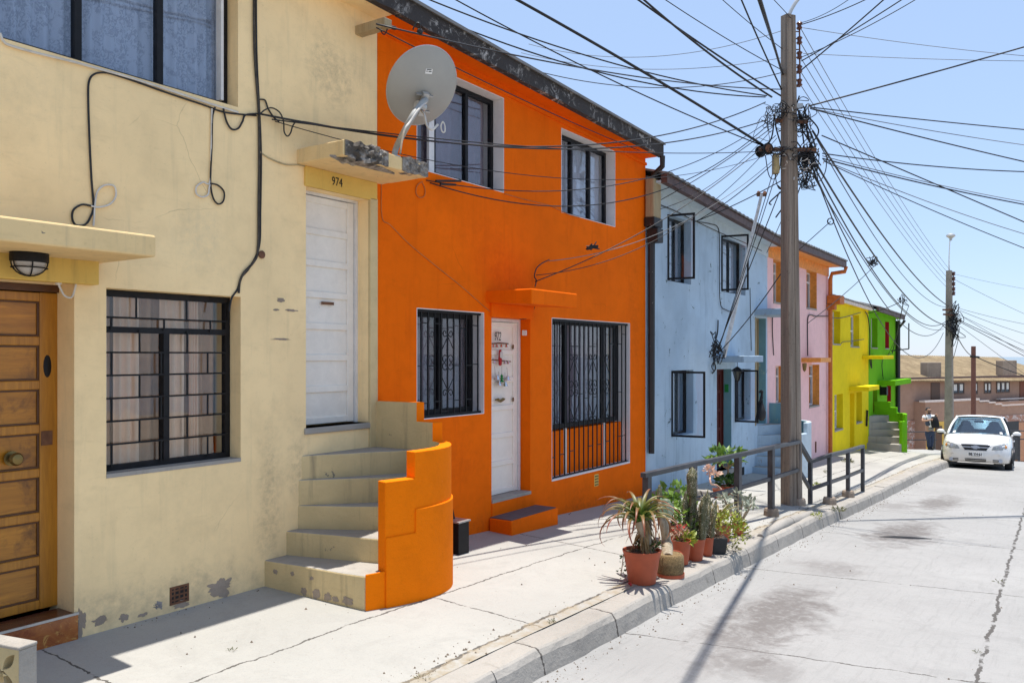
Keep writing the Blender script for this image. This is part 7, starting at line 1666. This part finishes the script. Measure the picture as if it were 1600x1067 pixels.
for s_ in (-1, 1): gl_.sphere(hc + fw_ * .088 + RT * s_ * .038 + Vector((0, 0, .012)), .03, 10, 7, (1.1, 1.1, .75))
gl_.tube([hc + RT * -.098 + Vector((0, 0, .015)), hc + fw_ * .095 + RT * -.05 + Vector((0, 0, .018)), hc + fw_ * .095 + RT * .05 + Vector((0, 0, .018)), hc + RT * .098 + Vector((0, 0, .015))], .008, 5); gl_.build('sunglasses', M['ink'], hdo, smooth='full')
MB().tube([hc + fw_ * .095 + RT * -.028 + Vector((0, 0, -.058)), hc + fw_ * .104 + Vector((0, 0, -.056)), hc + fw_ * .095 + RT * .028 + Vector((0, 0, -.058))], .007, 5).build('mouth', simple('dark_lips', (.22, .09, .07), .5), hdo)
MB().sphere(hc + fw_ * .055 + Vector((0, 0, -.078)), .066, 10, 7, (1, .95, .62)).build('beard', M['hair'], hdo, smooth='full')
skin_mesh('tshirt', [[(S(1452.3, 669), (.165, .125)), (S(1452, 663), (.165, .13)), (S(1451.6, 655), (.20, .14)), (S(1451, 650), (.15, .115)), (S(1450.6, 648.5), (.075, .075))],
                     [(S(1451, 650), (.13, .11)), (S(1445.5, 650.3), .10), (S(1441.2, 654.4, .04), .085)], [(S(1451, 650), (.13, .11)), (S(1456.5, 650.3), .10), (S(1461, 653, .04), .085)]], M['tshirt'], per)
skin_mesh('vest', [[(S(1450.8, 667, .02), (.14, .135)), (S(1450.4, 660, .03), (.13, .135)), (S(1449.6, 653, .03), (.12, .135)), (S(1449.6, 649.8, .03), (.075, .10))]], M['vest'], per)
skin_mesh('shirt_hem', [[(S(1452.3, 667, .0), (.178, .14)), (S(1452.4, 670, .0), (.18, .145)), (S(1452.5, 672.5, 0), (.176, .14))]], M['shirt_hem'], per)
skin_mesh('jeans', [[(S(1452.5, 671.5), (.165, .135)), (S(1452.5, 675), (.165, .135))], [(S(1452.5, 675), (.165, .135)), (S(1449.8, 679), .115), (S(1450.4, 688, .06), .092), (S(1450.8, 700, .0), .072)], [(S(1452.5, 675), (.165, .135)), (S(1455.3, 679), .115), (S(1455.6, 687, .02), .092), (S(1454.4, 700, -.02), .072)]], M['jeans'], per)
for px in (1450.3, 1454.6):
    sh = MB(); q = S(px, 702, .06); q.z = gp.z + .045; sh.sphere(q, .1, 12, 8, (.58, .58, .5)); sh.sphere(q + fw_ * .09, .07, 10, 7, (.7, .7, .5)); sh.build('shoe', M['shoe'], per, smooth='full')
for (wp_, dr_) in ((S(1449, 654.3, .30), RT), (S(1459.2, 650, .26), Vector((0, 0, 1)) - RT * .4)):
    hm = MB(); d_ = dr_.normalized(); hm.sphere(wp_ + d_ * .03, .045, 10, 7, (.9, .9, .7)); s2 = d_.cross(fw_).normalized()
    for k in range(4): b_ = wp_ + d_ * .065 + s2 * (.018 * (k - 1.5)); hm.tube([b_, b_ + d_ * .03 + fw_ * .012, b_ + d_ * (.05 + .008 * (k in (1, 2))) - fw_ * .012], [.010, .009, .007], 6)
    hm.tube([wp_ + d_ * .02 + s2 * .035, wp_ + d_ * .05 + s2 * .06, wp_ + d_ * .075 + s2 * .055], [.011, .010, .008], 6); hm.build('hand', M['skin'], per, smooth='full')
bk_ = MB(); bc = S(1456.0, 658.5, .24)
for i, (h, w_, t_) in enumerate(((-.23, .11, .06), (-.20, .135, .09), (-.08, .145, .10), (.08, .13, .10), (.17, .10, .08), (.22, .06, .05))):
    for k in range(12):
        a = 2 * math.pi * k / 12; cx_, sx_ = math.cos(a), math.sin(a); bk_.v.append(bc + RT * w_ * math.copysign(abs(cx_) ** .6, cx_) + fw_ * t_ * math.copysign(abs(sx_) ** .6, sx_) + Vector((0, 0, h)) - RT * (h * .12))
for i in range(5):
    for k in range(12): bk_.f.append((i * 12 + k, i * 12 + (k + 1) % 12, (i + 1) * 12 + (k + 1) % 12, (i + 1) * 12 + k))
bk_.f.append(tuple(range(11, -1, -1))); bk_.f.append(tuple(60 + k for k in range(12)))
top_mesh(bk_, 'backpack', M['bagfab'], 'black backpack held against the chest of the walking person', 'backpack', bc, smooth='full')
st_ = MB().tube(smooth_path([S(1453.5, 650.5, .12), S(1454.5, 653, .16), S(1455, 657, .18)], 4), .02, 6).build('strap', M['bagfab'], bpy.data.objects['backpack'])

# ------------------------------------------------------------------ overhead cables
GC = 'overhead cables'
def cable(label, a, b, r=.010, sag=.0, mat='cable', ext=0.0, n=26, ties=0, lat=0.0, group=GC):
    """from a to b (3D), carried on past b by ext of the span; sag in metres at mid-span"""
    r = r * .78; a = Vector(a); b = Vector(b); T = 1 + ext; sd_ = (b - a).cross(Vector((0, 0, 1))).normalized(); pts = []
    for k in range(n + 1):
        t_ = T * k / n; p = a.lerp(b, t_); s_ = 4 * (t_ / T) * (1 - t_ / T)
        pts.append(p - Vector((0, 0, sag * s_)) + sd_ * lat * s_)
    base = (pts[0] - Vector((0, 0, 0)))
    return top_mesh(MB().tube(pts, r, 5), 'overhead_cable', M[mat], label, 'cable', base, group, smooth='full')
def tower(px, py, z=None, dpt=None):
    """point along the ray of a photo pixel at height z above the eye, or at a depth"""
    v = (HOR - py) / F_PX
    return P(px, py, dpt if dpt else z / v)
pa = lambda px, py: pp(px, py, PD - .12)
# a) up and over the roofs to the left
cable('thickest black cable, from the pole drum to the top edge above the orange roof', pa(1195, 229), tower(798, 0, 4.3), .024, -.06, ext=.3)
cable('black cable from the near pole to the top edge, leftmost one above the dish', pa(1196, 152), tower(682, 0, 4.2), .012, .32, ext=.25)
cable('black cable leaving the top edge just right of the leftmost one, parallel to it', pa(1198, 150), tower(713, 0, 4.25), .012, .20, ext=.25)
cable('steep black cable from the top edge above the orange roof to the lowest pole arm', pa(1192, 228), tower(730, 0, 4.3), .011, .12, ext=.25)
cable('pair of black wires reaching the top edge left of the near pole, upper one', pa(1220, 150), tower(1004, 0, 4.4), .016, .05, ext=.4)
cable('pair of black wires reaching the top edge left of the near pole, lower thicker one', pa(1206, 152), tower(1013, -4, 4.4), .018, .10, ext=.4)
cable('thin wire from the near pole top leaving the top edge between the two wire pairs', pa(1222, 110), tower(1047, 0, 4.5), .008, .05, ext=.4)
cable('black cable leaving the top edge steeply, just left of the double thick cable', pa(1222, 142), tower(1160, 0, 4.5), .014, .04, ext=.4)
cable('double thick black cable above the near pole, left strand', pa(1222, 112), tower(1183, 0, 3.9), .019, -.05, ext=2.0)
cable('double thick black cable above the near pole, right strand', pa(1223, 118), tower(1186.5, 0, 3.9), .021, -.05, ext=2.0)
cable('thin wire from the near pole to the top edge, left of the steep cable', pa(1224, 78), tower(1132, 0, 4.6), .007, .03, ext=.4)
cable('thin wire from the near pole top to the top edge beside the lamp arm', pa(1240, 33), tower(1209, 0, 4.8), .007, .0, ext=.4)
cable('faint thin wire crossing level behind the near pole top from the left, upper of two', pa(1226, 47), tower(885, 66, None, 13.5), .006, .30, 'cable_grey', ext=.2)
cable('faint thin wire crossing level behind the near pole top from the left, lower of two', pa(1226, 90), tower(875, 84, None, 13.5), .006, .22, 'cable_grey', ext=.2)
cable('thin wire sloping from the orange roof edge to the near pole, above the others', pa(1225, 113), tower(835, 100, None, 11.5), .008, .28, ext=.1)
# b) to the right
for i, (pya, px, py, r, sg, lb) in enumerate(((39, 1340, 0, .009, .05, 'lowest wire of the fan rising right from the near pole top to the top edge'), (36, 1312, 0, .006, .08, 'thin sagging wire rising right from the near pole top, nearest the lamp arm'), (110, 1377, 0, .013, .03, 'black wire rising right from the near pole, leftmost of three to the top edge'), (96, 1402, 0, .011, .04, 'black wire rising right from the near pole, middle of three to the top edge'), (90, 1411, 0, .008, .10, 'thin wire rising right from the near pole, rightmost of three to the top edge'))):
    cable(lb, pp(1252, pya), P(px, py, 11.2), r, sg, ext=.8)
for (pxa, pya, py, r, sg, lb, m_) in ((1255, 44, 78, .006, .10, 'faint wire level to the right edge, topmost', 'cable_grey'), (1255, 84, 90, .006, .06, 'faint wire level to the right edge, second from the top', 'cable_grey'), (1264, 166, 71, .016, .03, 'thick black cable climbing from the near pole to the right edge', 'cable'), (1266, 168, 200, .012, .03, 'black cable falling gently to the right edge, first below the climbing one', 'cable'), (1268, 170, 219, .008, .08, 'thin cable to the right edge between two black ones at mid sky', 'cable_grey'), (1266, 170, 248, .013, .05, 'black cable falling to the right edge just above the sagging level one', 'cable'), (1285, 240, 255, .012, .14, 'sagging nearly level black cable to the right edge', 'cable'), (1284, 212, 347, .012, .0, 'straight black cable falling steeply across the sky to the right edge', 'cable'), (1285, 244, 304, .008, .12, 'thin cable falling to the right edge, upper of a close pair', 'cable_grey'), (1285, 248, 310, .013, .10, 'black cable falling to the right edge, lower of a close pair', 'cable'), (1286, 250, 350, .008, .16, 'thin sagging cable to the right edge below the close pair', 'cable_grey'), (1287, 252, 378, .009, .10, 'lowest black cable to reach the right edge from the near pole', 'cable')):
    cable(lb, pp(pxa, pya), P(1600, py, 13.2), r, sg, m_, ext=.8)
# c) between the two poles
fp = lambda px, py: P(px, py, 29.9)
for k in range(5): cable(['thin bare wire between insulators of the near and far poles, uppermost', 'thin bare wire between insulators of the near and far poles, second', 'thin bare wire between insulators of the near and far poles, middle', 'thin bare wire between insulators of the near and far poles, fourth', 'thin bare wire between insulators of the near and far poles, lowest'][k], INS[k], FINS[k], .007, .25, 'cable_grey')
for (a, b, r, sg, lb) in (((1270, 205), (1482, 478), .020, .35, 'thick black cable sweeping from near pole to far pole, topmost of the bundle'), ((1272, 210), (1482, 480), .010, .65, 'black cable just under the thick one between the poles'), ((1272, 250), (1480, 508), .020, .55, 'thick black cable in the lower bundle between the poles'), ((1268, 252), (1478, 502), .015, .95, 'sagging black cable in the lower bundle between the poles'), ((1266, 256), (1476, 506), .013, 1.25, 'more sagging black cable in the lower bundle between the poles'), ((1264, 262), (1474, 514), .011, .75, 'thinner black cable in the lower bundle between the poles'), ((1270, 262), (1474, 520), .012, 1.7, 'lowest hanging cable between the poles')):
    cable(lb, pp(*a), fp(*b), r, sg, n=34)
# spare-cable ring and the wire it holds back to the blue house
rg = P(1298, 346, 14.6); cable('taut black wire from the cable ring in the lower bundle to the pink house eave', rg, P(1232, 405, 15.2), .009, .0)
mb = MB()
for k in range(2): mb.tube([rg + RT * .055 * math.cos(a) + Vector((0, 0, .055 * math.sin(a))) + FW * .01 * k for a in [2 * math.pi * j / 18 for j in range(19)]], .010, 5)
top_mesh(mb, 'cable_ring', M['cable'], 'small coiled ring of black cable in the bundle between the poles', 'cable ring', rg, smooth='full')
for (p, q, r, lb) in ((P(1370, 412, 19.5), P(1262, 505, 17.0), .010, 'black wire from the bundle down to the pink house downpipe'), (P(1410, 470, 23.0), P(1352, 490, 24.0), .014, 'black wire from the bundle to the top of the yellow house'), (P(1412, 470, 23.5), P(1394, 552, 26.5), .018, 'pale stay running from the bundle down to the green house wall'), (P(1420, 478, 23.5), P(1385, 560, 26.8), .010, 'thin wire from the bundle to the canopy of the green house')):
    cable(lb, p, q, r, .05)
for (px, py, dp, nk, lb) in ((1366, 409, 19.5, 7, 'bunched cable joint in mid span between the poles, nearer the viewer'), (1412, 470, 23, 5, 'bunched cable joint in the span above the green house roof corner')):
    mb = MB()
    for k in range(nk): c_ = P(px + rr.gauss(0, 2.5), py + rr.gauss(0, 3), dp); mb.tube(smooth_path([c_ + RT * rr.gauss(0, .06) + Vector((0, 0, rr.gauss(0, .07))) for _ in range(5)], 3), .009, 4, cap=False)
    top_mesh(mb, 'cable_joint', M['cable'], lb, 'cable joint', P(px, py, dp), smooth='full')
# d) past the far pole to the right
for i, (a, b, r, sg) in enumerate((((1490, 428), (1600, 447), .006, .1), ((1490, 436), (1600, 486), .008, .1), ((1489, 479), (1600, 500), .009, .15), ((1492, 482), (1600, 515), .010, .15), ((1496, 490), (1600, 535), .009, .1), ((1498, 500), (1600, 548), .016, .0), ((1500, 503), (1600, 556), .016, .0), ((1506, 496), (1600, 549), .010, .05), ((1500, 510), (1572, 563), .010, .0))):
    cable(['faint wire from the far pole top to the right edge, uppermost', 'faint wire with a clamp from the far pole top to the right edge', 'thin cable right of the far pole, nearly level', 'thin cable right of the far pole, second below the faint wires', 'cable right of the far pole ending midway down the edge', 'thick cable right of the far pole, upper of two', 'thick cable right of the far pole, lower of two', 'cable right of the far pole between the thin ones and the thick pair', 'lowest cable right of the far pole, reaching the roofline'][i], fp(*a), P(b[0], b[1], 31.5), r, sg, ext=1.0)
cable('thick black cable from the far pole down to the short red-brown pole', fp(1493, 520), P(1519, 556, 41), .022, .15); cable('thick black cable from the red-brown pole to the right edge before the rusty roof', P(1521, 556, 41), P(1600, 584, 42), .03, .1, ext=.6)
# e) from the cream wall along the fronts to the pole
ca = at(404, 178, D - .03)
for (mid, end, r, sg, lb) in (((665, 214), pa(1196, 160), .010, .42, 'black service cable along the house fronts from the cream wall to the near pole, uppermost'), ((695, 223), pa(1200, 187), .010, .34, 'black service cable along the house fronts from the cream wall to the near pole, second'),):
    cable(lb, ca, end, r, sg, n=36)
cable('black service cable from the cream wall sinking past the dish arm to the near pole', at(425, 187, D - .05), pa(1205, 236), .007, .12, n=30)
cable('thin service wire from the cream wall crossing low over the left upper orange window', at(430, 190, D - .05), pa(1210, 238), .005, .42, n=30)
cable('black wire from a ring on the orange wall to the near pole, upper', at(666, 282, D - .01), pa(1206, 186), .007, .45, n=30); cable('black wire from a ring on the orange wall to the near pole, lower', at(672, 286, D - .01), pa(1206, 190), .008, .62, n=30)
mb = MB()
for (a, b) in (((681, 283), (720, 283)), ((688, 288), (712, 289))): mb.tube([at(*a, D - .06), at(*b, D - .08)], .012, 5)
top_mesh(mb, 'cable_clamp', M['cable'], 'pair of dark cable strain clamps by the left upper orange window', 'cable clamp', at(688, 286, D - .06))
cable('black wire from the orange door canopy up to the near pole', at(836, 440, D - .05), pa(1212, 212), .008, .20); cable('thin twin wire from the orange door canopy up to the near pole', at(838, 430, D - .05), pa(1214, 216), .006, .42)
cable('thin grey wire from the orange front past the downpipe to the near pole', at(858, 408, D - .03), pa(1218, 242), .006, .30, 'cable_grey')
mb = MB()
for k in range(9): c_ = P(925 + rr.gauss(0, 4), 387 + rr.gauss(0, 2), 9.1); mb.tube(smooth_path([c_ + RT * rr.gauss(0, .03) + Vector((0, 0, rr.gauss(0, .015))) for _ in range(4)], 3), .006, 4, cap=False)
top_mesh(mb, 'cable_joint', M['cable'], 'knotted wire joint hanging before the orange wall above the canopy', 'cable joint', P(925, 387, 9.1), smooth='full')
eb = at(588, 38, D - .33)
cable('cable with an inline clamp running from the cream eave board along the orange eave', eb, pa(1220, 140), .010, .12); cable('thin cable from the cream eave board just under its neighbour along the orange eave', eb - Vector((0, 0, .03)), at(1000, 236, D - .16), .007, .04)
mb = MB(); mb.tube([P(606, 41, 7.0), P(618, 45, 7.05)], .016, 6); mb.sphere(P(656, 50, 7.2), .028, 8, 6); mb.tube(smooth_path([P(592, 38, 7.0), P(596, 50, 7.0), P(601, 54, 7.0), P(606, 44, 7.0)], 4), .006, 5); mb.tube(smooth_path([P(645, 47, 7.15), P(650, 37, 7.15), P(656, 38, 7.15), P(656, 48, 7.2)], 4), .007, 5)
top_mesh(mb, 'cable_clamp', M['cable'], 'inline clamp and ball insulator on the cable at the cream eave board', 'cable clamp', P(618, 45, 7.05), smooth='full')
# f) blue house and the mast
for (a, b, r, sg, lb) in (((1088, 346), (1212, 252), .009, .06, 'black wire from the blue house eave up to the near pole, outer'), ((1085, 347), (1222, 282), .010, .03, 'black wire from the blue house eave up to the near pole, inner'), ((1026, 316), (1208, 198), .008, .05, 'black wire from the orange corner hopper up to the near pole'), ((1018, 330), (1204, 205), .006, .20, 'thin wire from the orange corner bracket up to the near pole'), ((1198, 395), (1240, 300), .008, .02, 'black wire from the pink house eave up behind the near pole')):
    cable(lb, at(*a, D - .06), pa(*b), r, sg)
mf = P(1122, 545, 13.3)
for (b, r, sg, lb) in (((1210, 262), .008, .03, 'stay wire beside the mast from the blue canopy to the near pole, left'), ((1214, 268), .008, .02, 'stay wire beside the mast from the blue canopy to the near pole, middle'), ((1218, 300), .010, .0, 'stay wire beside the mast from the blue canopy to the near pole, right'), ((1222, 425), .010, .06, 'black wire from the blue canopy crossing the open upper sash to the near pole')):
    cable(lb, mf + Vector((rr.gauss(0, .02), 0, rr.gauss(0, .04))), pa(*b), r, sg)
mb = MB()
for k in range(16): c_ = P(1119 + rr.gauss(0, 2.5), 548 + rr.gauss(0, 8), 13.3); mb.tube(smooth_path([c_ + RT * rr.gauss(0, .05) + Vector((0, 0, rr.gauss(0, .08))) for _ in range(5)], 3), .007, 4, cap=False)
top_mesh(mb, 'cable_joint', M['cable'], 'frayed bunch of wires at the left end of the blue canopy', 'cable joint', P(1119, 548, 13.3), smooth='full')
